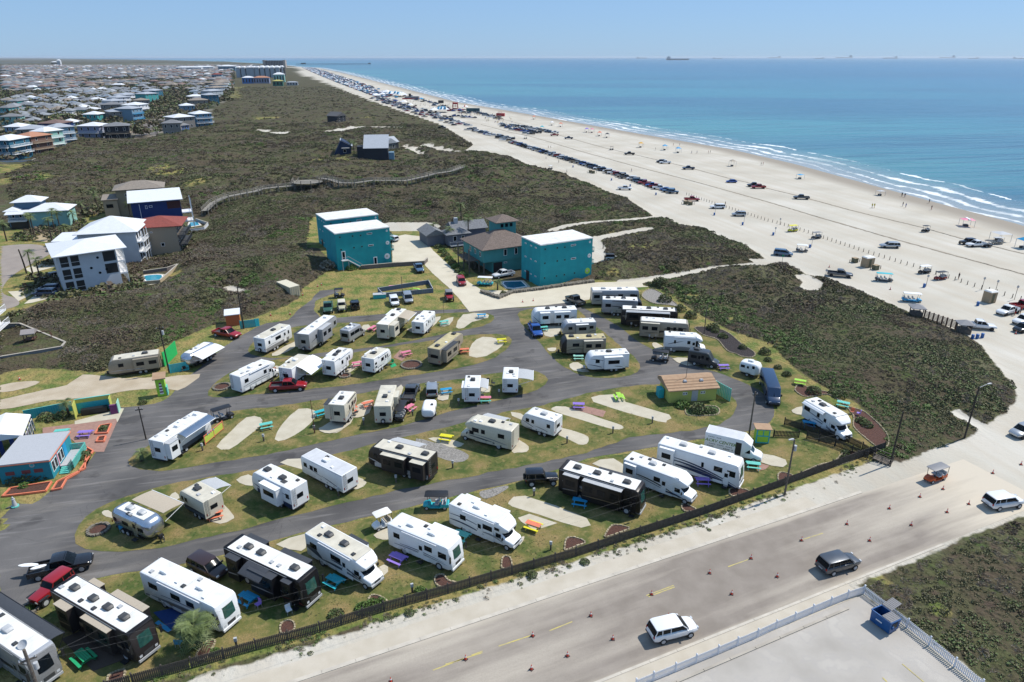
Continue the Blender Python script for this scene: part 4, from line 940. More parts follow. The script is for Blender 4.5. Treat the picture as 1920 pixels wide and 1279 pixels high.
rv('classa', 'black and beige motorhome with a tan topper on each slide-out and green windscreen shade',(117,1090),(266,1176),3.6, c=DB, roof=ROOFW, cap=DK, ws=GLASSG, slides=[('R',.16,.32,.75, TAN),('R',.48,.8,.55, TAN),('L',.16,.3,.6, TAN),('L',.45,.84,.75, TAN)],
   ac=(.16,.42,.62,.84), vents=(.05,.35,.53,.7), stripes=[(.05,.95,.28,.4,.3, ST),(.5,1.,.18,.5,.12, SG)], door=.86)
rv('classa', 'white motorhome with turquoise windscreen shade, parked behind the palm',(281,1057),(425,1125),3.4, c=WHITE, roof=ROOFW, ws=GLASSG, ac=(.22,.72), vents=(.1,.45,.55,.62,.85), acm=WHITE, stripes=[(.02,.9,.2,.42,.28, SG),(.3,.98,.25,.3,.35, ST),(.25,.9,.45,.5,.06, SN)],
   awn=[], win=[(.1,.22, 'R'),(.4,.52, 'R'),(.6,.7, 'R'),(.2,.3, 'L'),(.6,.7, 'L')], door=.8)
rv('classa', 'glossy black motorhome with white roof and black awnings, beside the blue table',(436,1012),(581,1079),3.6, c=DK, roof=ROOFW, cap=DK, ws=GLASSG, slides=[('R',.1,.25,.7, DARKF),('R',.42,.72,.85, DARKF),('R',.8,.9,.5, DARKF),('L',.05,.3,.6, DARKF),('L',.5,.85,.7, DARKF)],
   awn=[('R',.35,.62,1.5, DARKF,.5)], ac=(.22,.4,.86), vents=(.14,.6,.7), stripes=[(.1,.9,.3,.35,.1, SG),(.7,1.,.2,.22,.2, mat('maroon_stripe',(.14,.02,.015),.3))], door=.88)
def jay(r, L, w, h): text_on(r, 'Jayco',(L-.55,0, h-.38),(R(14),0, R(90)),.42, DLET, shear=.3).rotation_euler = (0, R(28), R(90))
rv('classc', 'white cabover motorhome with lettering on its nose, beside the turquoise table', t('J',300,300), t('J',1445,930),3.3, c=WHITE, roof=ROOFC, slides=[('L',.45,.75,.5, DARKF)], ac=(.3,.62), vents=(.1,.2,.88),
   stripes=[(.0,.3,.5,.28,.5, SB),(.3,.95,.3,.3,.2, SB),(.45,1.,.5,.3,.14, SN)], win=[(.08,.2, 'R'),(.45,.62, 'R'),(.2,.3, 'L')], door=.64, extra=jay)
rv('classa', 'white motorhome with open door and fine dark side lines, purple table beside it',(739,970),(856,1018),3.3, c=WHITE, roof=ROOFW, ws=GLASSG, slides=[('L',.5,.88,.6, WHITE)], ac=(.3,.68), vents=(.18,.5,.58), acm=WHITE, stripes=[(.1,.95,.3,.3,.1, SG),(.2,.9,.38,.36,.06, SN)],
   win=[(.1,.2, 'R'),(.6,.72, 'R'),(.2,.3, 'L')], door=.5)
rv('classc', 'white cabover motorhome with open awnings on its far side, next to the orange table', t('K',360,360), t('K',1500,830),3.3, c=WHITE, roof=ROOFW, slides=[('L',.05,.3,.45, WHITE),('L',.55,.82,.45, WHITE)], ac=(.45,), vents=(.15,.32,.7), acm=WHITE,
   stripes=[(.0,.6,.6,.55,.08, SN),(.0,.62,.38,.3,.12, SN),(.6,.95,.4,.3,.14, SG)], win=[(.2,.3, 'R'),(.6,.76, 'R'),(.8,.88, 'R',2.3,2.65),(.2,.3, 'L')], door=.5)
rv('classa', 'long black motorhome with grey swooshes, right of the black off-road car',(1056,869),(1207,913),3.65, c=DK, roof=ROOFW, cap=DB, ws=GLASSG, slides=[('R',.08,.27,.6, GREYF),('R',.33,.8,.7, GREYF),('L',.4,.8,.6, DARKF)], ac=(.18,.45,.85), vents=(.38,.6,.68),
   stripes=[(.05,.9,.55,.1,.25, SG,.1),(.1,.95,.4,.12,.22, SGO,.1),(.3,1.,.28,.16,.15, SG,.0)], door=.9)
rv('classc', 'white cabover motorhome with thin black swooshes, right of the long black coach',(1178,853),(1296,896),3.3, c=WHITE, roof=ROOFW, slides=[('R',.04,.22,.4, WHITE),('L',.3,.6,.5, DARKF)], ac=(.45,), vents=(.1,.2,.35,.62), acm=LGREY,
   stripes=[(.2,.95,.55,.2,.12, SK,.2),(.25,.75,.5,.3,.07, SB,-.2),(.6,1.,.25,.24,.15, SN)], win=[(.5,.6, 'R'),(.2,.3, 'L')], door=.62)
rv('classa', 'longest white motorhome with fans of navy swooshes along its side',(1240,823),(1394,867),3.65, c=WHITE, roof=ROOFW, ws=GLASSG, slides=[('R',.04,.22,.45, WHITE),('L',.45,.85,.5, WHITE)], ac=(.28,.66), vents=(.05,.5,.88), acm=LGREY,
   stripes=[(.22,.98,.6,.18,.14, SN,.2),(.22,.98,.5,.12,.2, SN,.15),(.24,.98,.35,.1,.28, SN,.1),(.3,.9,.42,.2,.08, SG,.1)], win=[(.55,.58, 'R'),(.7,.8, 'R'),(.2,.3, 'L')], door=.82)
def marks(r, x, z, n, hh, m_, y0=0.):
 m = MB()
 for i in range(n): y = (n/2-i)*hh*.75+y0; m.box(x-.012, x-.002, y-hh*.3, y, z-hh/2, z+hh/2*(1 if i % 3 else 1.5))
 m.obj('lettering', m_, r)['kind'] = 'stuff'
def spare(r, L, w, h):
 o = mobj('spare_wheel', wheel_mesh(.33,.2,(.33,.2))[0], r,(-.22,0,1.0)); o.rotation_euler = (0,0, R(90)); mobj('rim', wheel_mesh(.33,.2,(.33,.2))[1], o); marks(r,0, h*.86,9,.14, SG)
def boxtruck():
 A = np.array(G(*t('L',285,240),3.3)); B = np.array(G(*t('L',1050,410),3.3)); L = float(np.hypot(*(B-A))); root = empty('service_truck',(*A,.04), math.atan2(B[1]-A[1], B[0]-A[0]), 'white box truck lettered CENTER in green with its side door open', 'truck')
 w = 2.35; hw = w/2; h = 3.25
 m = MB(); m.loft([(0, hw,.75, h,.08),(L-.1, hw,.75, h,.08),(L+.35, hw-.06,1.4, h-.3,.2),(L+.95, hw-.22,2.0, h-.75,.2)]); m.obj('body', WHITE, root, True)
 m = MB(); m.frus(.1, L-.1,-hw+.1, hw-.1, h, h+.02,.03); m.obj('roof', ROOFG, root)
 m = MB(); m.loft([(L-.1,.95,.5,2.0,.12),(L+.7,.95,.5,2.0,.2),(L+1.3,.93,.5,1.4,.2),(L+2.1,.88,.5,1.2,.25),(L+2.35,.75,.55,1.0,.2)],3); m.obj('cab', WHITE, root, True)
 m = MB(); v = []; n = 6
 for i in range(n+1): s = i/n*2-1; v += [(L+1.36-.1*s*s, s*.84,1.38),(L+.82-.1*s*s, s*.8,1.98)]
 m.add(v,[(2*i,2*i+2,2*i+3,2*i+1) for i in range(n)]); m.obj('windscreen', GLASSB, root, True)
 m = MB(); m.box(L*.80, L*.95,-hw-.012,-hw-.001,.9,2.75); m.obj('side_door_shade_panel', BLACK, root)  # black panel on the body, painted dark of the open side door
 m = MB(); m.box(.3, L-.2,-.7,.7,.35,.8); m.obj('chassis', BLACK, root)
 for sg in (-1,1):
  wheel(root,1.3, sg*(hw-.14),.4,.26); wheel(root, L+1.5, sg*.83,.4,.26)
  m = MB(); m.box(L+2.28, L+2.38, sg*.6-.14, sg*.6+.14,.75,.92); m.obj('headlight', LAMP, root)
  window(root, L+.2, L+.9,1.3,1.85, sg*.94)
 m = MB(); m.box(L+2.3, L+2.45,-.8,.8,.5,.66); m.obj('bumper', LGREY, root)
 f = lambda s, x, z, sz, m_, **k: text_on(root, s,(L*x,-hw-.008, z),(R(90),0,0), sz, m_, **k)
 f('ACRV CENTER',.41,2.2,.62, GLET, bold=.012, shear=.25)
 for a, b, z, hh in ((.08,.45,2.75,.12),(.12,.8,1.72,.12),(.08,.34,1.35,.16),(.5,.8,1.35,.2)):
  m = MB(); n = int((b-a)*L/.22)
  for i in range(n):
   if i % 5 != 4: x = L*a+i*.22; m.box(x, x+.15,-hw-.008,-hw-.002, z-hh/2, z+hh/2)
  m.obj('small_print', SG, root)['kind'] = 'stuff'
boxtruck()
rv('classc', 'white cabover motorhome standing alone by the mulch garden at the far right', t('N',640,370), t('N',1190,680),3.3, c=WHITE, roof=ROOFW, ac=(.4,), vents=(.15,.2,.5,.85), slides=[], awn=[('R',.02,.6,.45, WHITE,.25)], stripes=[(.1,.9,.55,.25,.12, SG,.2),(.3,.95,.35,.2,.1, SB)], win=[(.04,.2, 'R'),(.4,.47, 'R'),(.2,.3, 'L')], door=.58)
def asx(r, L, w, h):
 m = MB(); m.box(.55, L-.95,-.62,.62, h-.05, h-.02); m.obj('roof_panel', ROOFW, r)
 for y in (-.6,.6): window(r, L*.82, L*.93,1.5,1.95, y*2*1.02 if False else (1.19 if y > 0 else -1.19), GLASS)
rv('airstream', 'polished aluminium trailer with tan awning at the left end of its row', t('I',290,460), t('I',820,690),2.9, c=ALU, roof=ROOFW, awn=[('L',.12,.95,2.6, TAN,.3)], ac=(.3,.72), vents=(.2,.45,.52), acm=LGREY, stripes=[], win=[(.12,.2, 'R',1.5,2.),(.35,.5, 'R',1.5,2.),(.75,.88, 'R',1.5,2.),(.2,.35, 'L',1.5,2.)], door=.62, ladder=False)
rv('trailer', 'small cream trailer with a small grey awning, orange table in front', t('I',1610,390), t('I',1250,195),3.0, c=CRE, roof=ROOFC, low=SB, awn=[('R',.25,.85,2.0, GREYF,.55)], ac=(.72,), vents=(.15,.42,.9), win=[(.65,.75, 'L'),(.8,.88, 'L')], stripes=[(.1,.9,.35,.3,.12, SK)], dside='R')
rv('trailer', 'white trailer with navy slide-out and square solar panel on its roof',(560,910),(484,873),3.4, c=WHITE, roof=ROOFW, low=SN, slides=[('L',.22,.62,.85, WHITE)], ac=(.42,.88), vents=(.12,.6), stripes=[(.02,.25,.6,.7,.06, SN),(.6,.95,.3,.5,.1, SN)], win=[(.06,.14, 'L'),(.7,.8, 'L'),(.2,.3, 'R')], dside='R', extra=lambda r, L, w, h: MB().box(L*.22, L*.32,.2,.75, h-.03, h+.02).obj('solar_panel', DGREY, r))
rv('square', 'white trailer with closed sides and thin navy swooshes, right of the solar-panel trailer',(655,884),(577,846),3.15, c=WHITE, roof=ROOFG, ac=(.55,), vents=(.3,.62), acm=WHITE, stripes=[(.05,.5,.3,.5,.08, SN),(.1,.7,.25,.3,.06, SG),(.5,.95,.45,.55,.05, SN)], win=[(.6,.68, 'L'),(.7,.78, 'L'),(.85,.93, 'L'),(.2,.3, 'R')], door=.3)
rv('trailer', 'black and white trailer with two cream-topped slide-outs and a silver awning behind',(811,855),(698,827),3.5, c=DB, roof=ROOFC, low=LGREY, slides=[('L',.03,.24,.8, ROOFC),('L',.34,.72,.75, ROOFC)], awn=[('R',.3,.8,1.9, GREYF,.6)], ac=(.12,.6), vents=(.35,.85), stripes=[(.75,1.,.3,.5,.1, LGREY)], win=[(.83,.9, 'L')], door=.5, dside='R')
rv('classc', 'cream cabover motorhome facing left with grey awning behind, beside the yellow table', t('C',930,1050), t('C',215,880),3.4, c=CRE, roof=ROOFC, awn=[('R',.3,.78,1.7, GREYF,.5)], slides=[], ac=(.55,), vents=(.12,.32,.78,.9), stripes=[(.1,.8,.3,.45,.1, SG),(.2,.9,.2,.35,.14, SB)], win=[(.15,.28, 'L'),(.55,.63, 'L'),(.68,.82, 'L'),(.1,.4, 'R')], dside='R', cap=None)
rv('trailer', 'small white trailer with rounded nose between the cream cabover and the empty pads', t('C',1575,910), t('C',1080,765),3.0, c=WHITE, roof=ROOFW, ac=(.5,), vents=(.12,.15,.88), acm=LGREY, stripes=[(.1,.6,.3,.45,.08, SG),(.6,1.,.35,.6,.06, SN),(.2,.9,.2,.25,.06, SN)], win=[(.12,.22, 'L'),(.6,.68, 'L'),(.75,.85, 'L')], dside='R')
rv('square', 'longest white trailer with a rolled silver slide-out cover, beside the lime and orange fence', t('8',1165,745), t('8',1510,525),3.5, c=WHITE, roof=ROOFW, low=SB, slides=[('R',.02,.2,.8, LGREY),('L',.45,.7,.4, WHITE)], awn=[('R',.3,.97,1.3, CHROME,.35)], ac=(.48,.92), vents=(.1,.2,.3,.6,.75,.85), acm=WHITE, win=[(.1,.2, 'R')], stripes=[], door=.25, dside='R')
rv('fifth', 'white trailer with a black slide-out and turquoise table, right of the kidney pads', t('F',320,470), t('F',520,225),3.6, c=CRE, roof=ROOFW, low=LGREY, slides=[('L',.05,.4,.8, DARKF)], ac=(.45,), vents=(.15,.3,.85), stripes=[(.1,.6,.3,.6,.1, SB),(.2,.9,.5,.7,.1, SK)], win=[(.3,.36, 'R'),(.5,.6, 'R'),(.75,.82, 'R')], door=.62)
rv('square', 'tall cream trailer seen end-on with dark shadow on its left, orange table beyond', t('F',1010,490), t('F',1110,165),3.4, c=CRE, roof=ROOFC, slides=[('R',.45,.75,.6, CRE)], ac=(.42,), vents=(.2,.65), stripes=[(.2,.9,.4,.5,.12, SB)], win=[(.15,.25, 'R'),(.85,.93, 'R')], door=.3, ladder=False, extra=spare)
def lov(r, L, w, h): marks(r,.05,1.2,5,.26, BLUEL)
rv('egg', 'tiny white teardrop trailer lettered on the back, behind the silver car', t('F',1690,545), t('F',1735,365),1.9, w=2.0, c=WHITE, roof=ROOFW, ac=(), vents=(.3,), win=[(.4,.55, 'R',1.0,1.4)], stripes=[], door=0, cat='trailer', extra=lov, ladder=False)
rv('square', 'small white trailer seen end-on with pale awning, pink and turquoise table beside it', t('C',275,455), t('C',300,258),3.1, c=WHITE, roof=ROOFW, slides=[('L',.1,.6,.35, WHITE)], awn=[('R',.1,.8,1.2, GREYF,.3)], ac=(.6,), vents=(.1,.15,.85), stripes=[], win=[(.3,.4, 'R')], door=.5)
rv('square', 'small white trailer seen end-on with a square awning ending its row on the right', t('C',850,320), t('C',868,138),3.1, c=WHITE, roof=ROOFW, awn=[('R',.12,.9,2.4, GREYF,.3)], ac=(.55,), vents=(.2,.35,.45), stripes=[], win=[(.3,.4, 'R')], door=.5)
rv('classc', 'white cabover motorhome facing right with a round stone bed behind it', t('D',315,590), t('D',860,330),3.3, c=WHITE, roof=ROOFW, slides=[('L',.3,.7,.4, WHITE)], ac=(.5,), vents=(.15,.3,.7), acm=WHITE, stripes=[(.05,.9,.4,.42,.06, SK),(.1,.9,.3,.32,.05, SG)], win=[(.1,.2, 'R'),(.62,.7, 'R')], door=.75)
rv('fifth', 'white trailer with its white awning sloping down over dark shade, red pickup in front', t('D',1070,480), t('D',1400,245),3.4, c=WHITE, roof=ROOFC, slides=[('L',.4,.7,.4, WHITE)], awn=[('R',.2,.95,2.6, WHITEP,1.15)], ac=(.55,), vents=(.12,.35), acm=WHITE, stripes=[], win=[(.4,.5, 'R')], door=.6, extra=lambda r, L, w, h: (marks(r,0,2.5,3,.3, SN), marks(r,0,2.1,5,.28, SN)))
rv('fifth', 'white trailer with black roof edges and two black roof air conditioners', t('E',115,925), t('E',410,705),3.5, c=WHITE, roof=ROOFW, slides=[('L',.35,.75,.5, WHITE)], ac=(.42,.66), vents=(.1,.78,.9), stripes=[(.05,.95,.93,.93,.06, SK,0),(.1,.8,.3,.3,.08, SK),(.9,1.,.5,.8,.12, SK)], win=[(.33,.42, 'R'),(.7,.75, 'R')], door=.56)
rv('trailer', 'short white trailer with a rear ladder, left of the square of pavers', t('E',710,890), t('E',970,705),3.2, c=WHITE, roof=ROOFC, slides=[('L',.3,.65,.45, WHITE)], ac=(.45,), vents=(.1,.6,.85,.4), stripes=[(.05,.6,.3,.3,.1, SN),(.6,1.,.4,.6,.06, SK)], win=[(.05,.15, 'R',1.9,2.3),(.05,.15, 'R',1.3,1.6),(.4,.55, 'R'),(.75,.8, 'R')], door=.6)
def sq(r, L, w, h): endwindow(r,-.02,-.85,.85, h*.5, h*.66)
rv('fifth', 'yellowed tan trailer seen end-on, round stone bed on its left', t('E',1700,750), t('1',0,0) if False else (859,620),3.6, c=TAUP, roof=ROOFY, slides=[('R',.08,.55,.9, DARKF),('L',.35,.7,.5, DARKF)], ac=(.15,.9), vents=(.4,), stripes=[(.1,.9,.3,.4,.14, SK)], win=[(.7,.8, 'R')], door=.75, extra=sq)
rv('square', 'white and grey trailer with cream roof nearest the entrance, two covered chairs beside it', t('G',440,590), t('G',840,375),3.3, c=WHITE, roof=ROOFC, low=GRB, slides=[], ac=(.55,), vents=(.05,.78), stripes=[(.05,.45,.42,.42,.06, SG)], win=[(.12,.18, 'R'),(.38,.58, 'R'),(.85,.9, 'R')], door=.68, extra=spare)
rv('fifth', 'longest grey and white trailer with two slide-outs, stair and bicycles on its right', t('G',1095,530), t('G',1530,222),3.8, c=SILV, roof=ROOFW, slides=[('R',.3,.62,.9, LGREY),('L',.02,.3,.7, DARKF)], ac=(.38,.86), vents=(.2,.62), acm=WHITE, stripes=[(.05,.3,.5,.55,.06, SK),(.65,.98,.92,.92,.05, SK)], win=[(.2,.25, 'R'),(.85,.92, 'R')], door=.7, extra=spare)
rv('van', 'silver camper van with dark windows and roof boxes, between two white trailers', t('E',360,470),(677,600),2.85, w=2.1, c=SILV, roof=ROOFW, ac=(.2,), vents=(.35,.5,.7,.8,.9), acm=WHITE, win=[(.08,.3, 'R',1.5,2.15),(.32,.6, 'R',1.5,2.15),(.1,.3, 'L',1.5,2.15),(.34,.6, 'L',1.5,2.15)], stripes=[], door=0, cat='camper van', ladder=False)
rv('square', 'white trailer with cream bay slide-out and tan awning, near the pet yard', t('E',930,385), t('E',1215,140),3.5, c=BEI if False else CRE, roof=ROOFW, slides=[('R',.05,.3,1.0, ROOFC),('L',.6,.95,.5, WHITE)], awn=[('R',.5,.95,2.2, TAN,.4)], ac=(.55,.92), vents=(.3,.8), stripes=[], win=[], door=.42)
rv('square', 'plain white trailer without awning in the topmost row, nearest the concrete drive', t('E',1460,350), t('E',1640,175),3.0, c=WHITE, roof=ROOFW, slides=[('L',.4,.7,.3, WHITE)], ac=(.5,), vents=(.2,.3,.85), acm=WHITE, stripes=[], win=[(.2,.25, 'R'),(.5,.55, 'R'),(.7,.75, 'R'),(.85,.9, 'R')], door=.35)
rv('trailer', 'white trailer with navy trim, rearmost on the island beside the blue pickup', t('B',795,130), t('B',140,160),3.4, c=WHITE, roof=ROOFW, low=None, slides=[('L',.16,.52,.6, WHITE),('L',.62,.84,.7, WHITE)], ac=(.28,.72), vents=(.1,.48), stripes=[(.02,.2,.5,.3,.1, SN),(.84,1.,.3,.7,.1, SN)], win=[], dside='R')
rv('trailer', 'short silver-grey trailer with one slide-out, tow frame and patio at its nose', t('B',1080,315), t('B',590,340),3.1, c=SILV, roof=ROOFW, slides=[('L',.25,.62,.55, WHITE)], ac=(), vents=(.1,.45,.5,.88), stripes=[(.0,.3,.4,.2,.06, SK),(.6,1.,.3,.3,.06, SN)], win=[(.08,.2, 'L'),(.72,.84, 'L')], dside='R')
rv('trailer', 'tan trailer with yellowed roof and dark nose cap, third on the island', t('B',1230,555), t('B',570,575),3.4, c=TAUP, roof=ROOFY, cap=DB, slides=[('L',.08,.5,.55, ROOFC)], ac=(.4,.86), vents=(.05,.22,.72), stripes=[(.5,.95,.4,.3,.08, SK),(.0,.5,.2,.25,.08, SB),(.4,.9,.55,.5,.05, SK)], win=[(.6,.75, 'L')], dside='R')
rv('trailer', 'white trailer with black swooshes nearest on the island, mint table at its nose', t('B',1570,780), t('B',960,815),3.3, c=WHITE, roof=ROOFW, slides=[('L',.18,.62,.65, WHITE)], ac=(.52,), vents=(.05,.15,.4,.7,.85), stripes=[(.0,.4,.2,.4,.1, SK),(.65,1.,.3,.5,.08, SN),(.6,.95,.65,.8,.06, SK)], win=[(.72,.82, 'L')], dside='R')
rv('classa', 'silver and black motorhome topmost in the upper right row', t('M',1240,590),(1198,541),3.6, c=SILV, roof=ROOFW, low=SB, ac=(.25,.62), vents=(.4,.8), acm=LGREY, slides=[('R',.0,.2,.4, GREYF)], stripes=[(.05,.6,.6,.6,.3, SK,.2),(.3,.8,.5,.7,.1, LGREY)], win=[(.55,.65, 'R'),(.8,.9, 'R')], door=.7)
rv('fifth', 'white and grey fifth wheel with black nose, second in the upper right row', t('A',555,145), t('A',1150,165),3.6, c=SILV, roof=ROOFW, cap=DK, ac=(.15,.6), vents=(.35,.6,.9), slides=[('L',.2,.5,.5, DARKF)], stripes=[(.1,.8,.6,.4,.1, SK),(.2,.9,.3,.25,.1, SN),(.4,.95,.5,.4,.2, SK)], win=[(.08,.22, 'R')], door=.55)
rv('classa', 'long dark motorhome with tan and brown swooshes, third in the upper right row', t('A',845,285), t('A',1690,325),3.7, c=DB, roof=ROOFW, ac=(.22,.5,.82), vents=(.36,.68,.95), awn=[('R',.08,.85,.6, GREYF,.2)], slides=[('R',.1,.35,.4, GREYF)], stripes=[(.02,.6,.6,.2,.25, TAUP,.1),(.05,.8,.5,.15,.15, SGO,.1),(.3,.95,.3,.15,.2, TAUP)], win=[(.55,.65, 'R')], door=.86)
rv('classa', 'tan and gold motorhome with white roof, fourth in the upper right row', t('A',1125,455), t('A',1860,505),3.6, c=TAUP, roof=ROOFW, ac=(), vents=(.12,.28,.5,.75), cap=None, slides=[('R',.02,.4,.5, ROOFC),('L',.05,.5,.5, ROOFC)], stripes=[(.1,.6,.3,.5,.3, DB,.3),(.2,.95,.2,.3,.12, SGO),(.5,.8,.6,.6,.2, DB)], win=[(.55,.62, 'R'),(.68,.74, 'R'),(.78,.85, 'R')], door=.88)
rv('classc', 'white cabover motorhome with grey lower swoosh, beside the dark camper van', t('H',195,180), t('H',720,210),3.3, c=WHITE, roof=ROOFW, low=GRB, ac=(.55,), vents=(.15,.85), acm=WHITE, slides=[('L',.4,.8,.4, WHITE)], stripes=[(.1,.5,.5,.7,.1, SB),(.2,.9,.3,.25,.2, SG)], win=[(.25,.3, 'R'),(.6,.68, 'R'),(.82,.88, 'R',1.9,2.5)], door=.72)
rv('van', 'black camper van beside the purple table on the upper right lawn', t('H',540,390), t('H',960,460),2.75, w=2.05, c=mat('charcoal_car_paint',(.04,.045,.05),.3, coat=.5), roof=DGREY, ac=(.3,), vents=(.1,.6), win=[(.1,.3, 'R',1.4,2.0),(.34,.5, 'R',1.4,2.0),(.1,.3, 'L',1.4,2.0)], stripes=[], door=.42, cat='camper van', ladder=False)
rv('egg', 'small white fibreglass trailer at the bend, left of the navy van', t('H',1260,540), t('H',1540,610),2.5, w=2.1, c=WHITE, roof=ROOFW, ac=(.45,), vents=(.15,), acm=WHITE, win=[(.1,.3, 'R',1.5,1.95),(.4,.5, 'R',1.5,1.9)], stripes=[], door=.62, cat='trailer', ladder=False)
rv('van', 'navy blue camper van at the bend of the camp road', t('H',1615,655), t('H',1740,1000),2.7, w=2.1, c=CARM['navy'], roof=DGREY, ac=(), vents=(), win=[(.1,.3, 'R',1.4,2.0),(.35,.52, 'R',1.4,2.0)], stripes=[], door=0, cat='camper van', ladder=False)
rv('trailer', 'long beige trailer parked alone beside the sandy track', t('8',1190,75), t('8',800,130),3.2, c=TAUP, roof=ROOFC, slides=[('L',.02,.5,.5, TAUP),('R',.3,.75,.5, WHITE)], ac=(.3,), vents=(.55,.85), stripes=[(.4,1.,.3,.35,.06, LGREY),(.3,.8,.2,.4,.05, SB)], win=[(.7,.8, 'L')], dside='R')
rv('airstream', 'polished aluminium trailer with striped awning behind the green panel',(396,638), t('8',1370,105),2.8, c=ALU, roof=ROOFW, ac=(.5,), vents=(.3,.7), acm=WHITE, awn=[('L',.1,.9,2.1, mat('striped_awning',(.7,.7,.7),.7),.5)], stripes=[], win=[(.3,.4, 'L',1.5,2.)], dside='L', ladder=False)
# ------------------------------------------------------------------ cars in and around the park
gp = 'cars parked in the campground'
bt = carpx('pickup', 'black', 'black pickup with white surfboards sticking out of its bed', t('c',222,445), t('c',685,345), group=gp)
for k,(a, b) in enumerate((((-2.0,.25),(-3.9,.75)),((-1.2,-.1),(-2.6,-.35)))):
 sb = empty('surfboard',(0,0,0)); p0 = bt.matrix_basis
 import mathutils
 A_ = mathutils.Matrix.Translation(bt.location) @ mathutils.Matrix.Rotation(bt.rotation_euler.z,4, 'Z'); q0 = A_ @ mathutils.Vector((*a,1.22)); q1 = A_ @ mathutils.Vector((*b,1.30))
 bpy.data.objects.remove(sb)
 L_ = (q1-q0).length; m = MB(); m.loft([(0,.05,-.02,.02,.01),(.15,.16,-.03,.03,.02),(L_*.4,.27,-.035,.035,.02),(L_*.75,.24,-.03,.03,.02),(L_*.95,.1,-.02,.02,.01),(L_,.02,-.01,.01,.005)])
 o = m.obj('surfboard', WHITEP, None, True); o.location = q0; d_ = q1-q0; o.rotation_euler = (0,-math.asin(d_.z/L_), math.atan2(d_.y, d_.x))
 tag(o,('longer white surfboard hanging out over the tailgate of the black pickup', 'shorter white surfboard lying in the bed of the black pickup')[k], 'surfboard')
carpx('jeep', 'red', 'red off-road car towed behind the black and beige motorhome', t('c',470,505), t('c',285,640), group=gp)
carpx('suv', 'brown', 'dark brown car with sun glinting on its windscreen, next to the glossy black motorhome', t('c',1425,340), t('c',1690,470), group=gp)
carpx('jeep', 'black', 'black off-road car with soft top behind the long black coach', t('a',105,1020), t('a',345,1010), group=gp)
carpx('suv', 'white', 'white car driving on the sandy road at the bottom',(1224,1186),(1298,1168),.8)
carpx('suv', 'grey', 'dark grey car driving on the sandy road above the white fence',(1541,1062),(1604,1045),.8)
carpx('suv', 'white', 'white car on the sandy road at the right edge of the photo',(1854,942),(1911,934),.8)
carpx('pickup', 'red', 'dark red crew cab pickup on the grass under the white awning', t('D',862,745), t('D',1385,715), group=gp)
carpx('pickup', 'grey', 'grey pickup with load in its bed, next to the tall cream trailer', t('F',1400,370), t('F',1490,170), group=gp)
carpx('suv', 'silver', 'silver car parked in front of the teardrop trailer', t('F',1755,300), t('F',1760,140), group=gp)
carpx('pickup', 'red', 'bright red pickup below the orange shed', t('4',1600,1115), t('4',1800,1150), group=gp)
carpx('pickup', 'blue', 'bright blue pickup on the island drive edge, facing the camera', t('B',140,370), t('B',245,545), group=gp)
carpx('pickup', 'grey', 'dark grey pickup behind the rearmost motorhome of the upper right row', t('A',230,215), t('A',60,125), group=gp)
gq = 'cars parked beside the pet yard'
carpx('pickup', 'green', 'dark green pickup at the left end of the row beside the pet yard', t('5',540,900), t('5',538,975), group=gq)
carpx('jeep', 'cream', 'cream off-road car, second in the row beside the pet yard', t('5',640,900), t('5',645,970), group=gq, roofm=ROOFC)
carpx('jeep', 'black', 'black off-road car showing its spare wheel, beside the pet yard', t('5',745,950), t('5',735,885), group=gq)
carpx('suv', 'white', 'white car with black glass roof beside the corner of the pet yard', t('5',1020,855), t('5',1050,930), group=gq)
carpx('van', 'silver', 'silver van against the pet yard fence', t('5',1120,830), t('5',1155,910), group=gq)
carpx('jeep', 'red', 'dark red off-road car with grey top, right of the pet yard', t('5',1440,825), t('5',1455,890), group=gq, roofm=MGREY)
carpx('pickup', 'steelblue', 'steel grey pickup on the grass behind the pet yard, by the low wall', t('5',1205,620), t('5',1235,670), group=gq)
carpx('suv', 'red', 'dark red car on the white concrete drive', t('5',1525,720), t('5',1550,765))
carpx('pickup', 'white', 'white pickup under the brown-roofed teal house', t('5',1905,680), t('5',1800,700))
carpx('jeep', 'white', 'white off-road car with black top on the sand right of the teal box house', t('6',700,570), t('6',820,570), roofm=BLACK)
carpx('suv', 'white', 'white car half hidden behind the nearer of the twin teal box houses', t('5',1040,430), t('5',990,420))
carpx('van', 'navy', 'navy car in the shade beside the white three-storey house, nearer one', t('4',400,830), t('4',270,830)); carpx('suv', 'navy', 'navy car in the shade beside the white three-storey house, farther one', t('4',420,795), t('4',300,800))
carpx('sedan', 'black', 'black car parked right under the white house carport', t('4',425,690), t('4',350,710))
carpx('sedan', 'silver', 'silver car beside the beach cottage in the dunes', t('1',1010,850), t('1',990,835))
for (k, x, y, deg, label, bm, rm, rows) in [
 ('P',1000,560,203, 'orange golf cart with grey roof driving on the sandy road', mat('orange_paint',(.55,.09,.02),.4), MGREY,2),('8',1670,560,40, 'long black golf cart behind the lime and orange fence', BLACK, BLACK,2),
 ('F',1300,600,86, 'golf cart with long black roof beside the grey pickup', BLACK, BLACK,3),('A',1420,1050,160, 'black golf cart driving on the camp road by the upper right row', BLACK, BLACK,2),
 ('d',945,85,215, 'small white golf cart with white roof parked behind the white motorhome', WHITE, ROOFW,1),('d',-1,-1,0, '', BLACK, BLACK,1),('9',1350,1215,180, 'golf cart with black roof on the grass between two white motorhomes', TURQ, BLACK,2),
 ('5',625,850,10, 'black off-road buggy behind the row beside the pet yard', BLACK, BLACK,1),('5',1715,760,170, 'golf cart with white roof and teal seats on the concrete drive', TURQ, WHITE,3)]:
 if x < 0: continue
 g_ = G(*t(k, x, y),.6); golf_cart((g_[0], g_[1],.04), R(deg), label, bm, rm, rows)
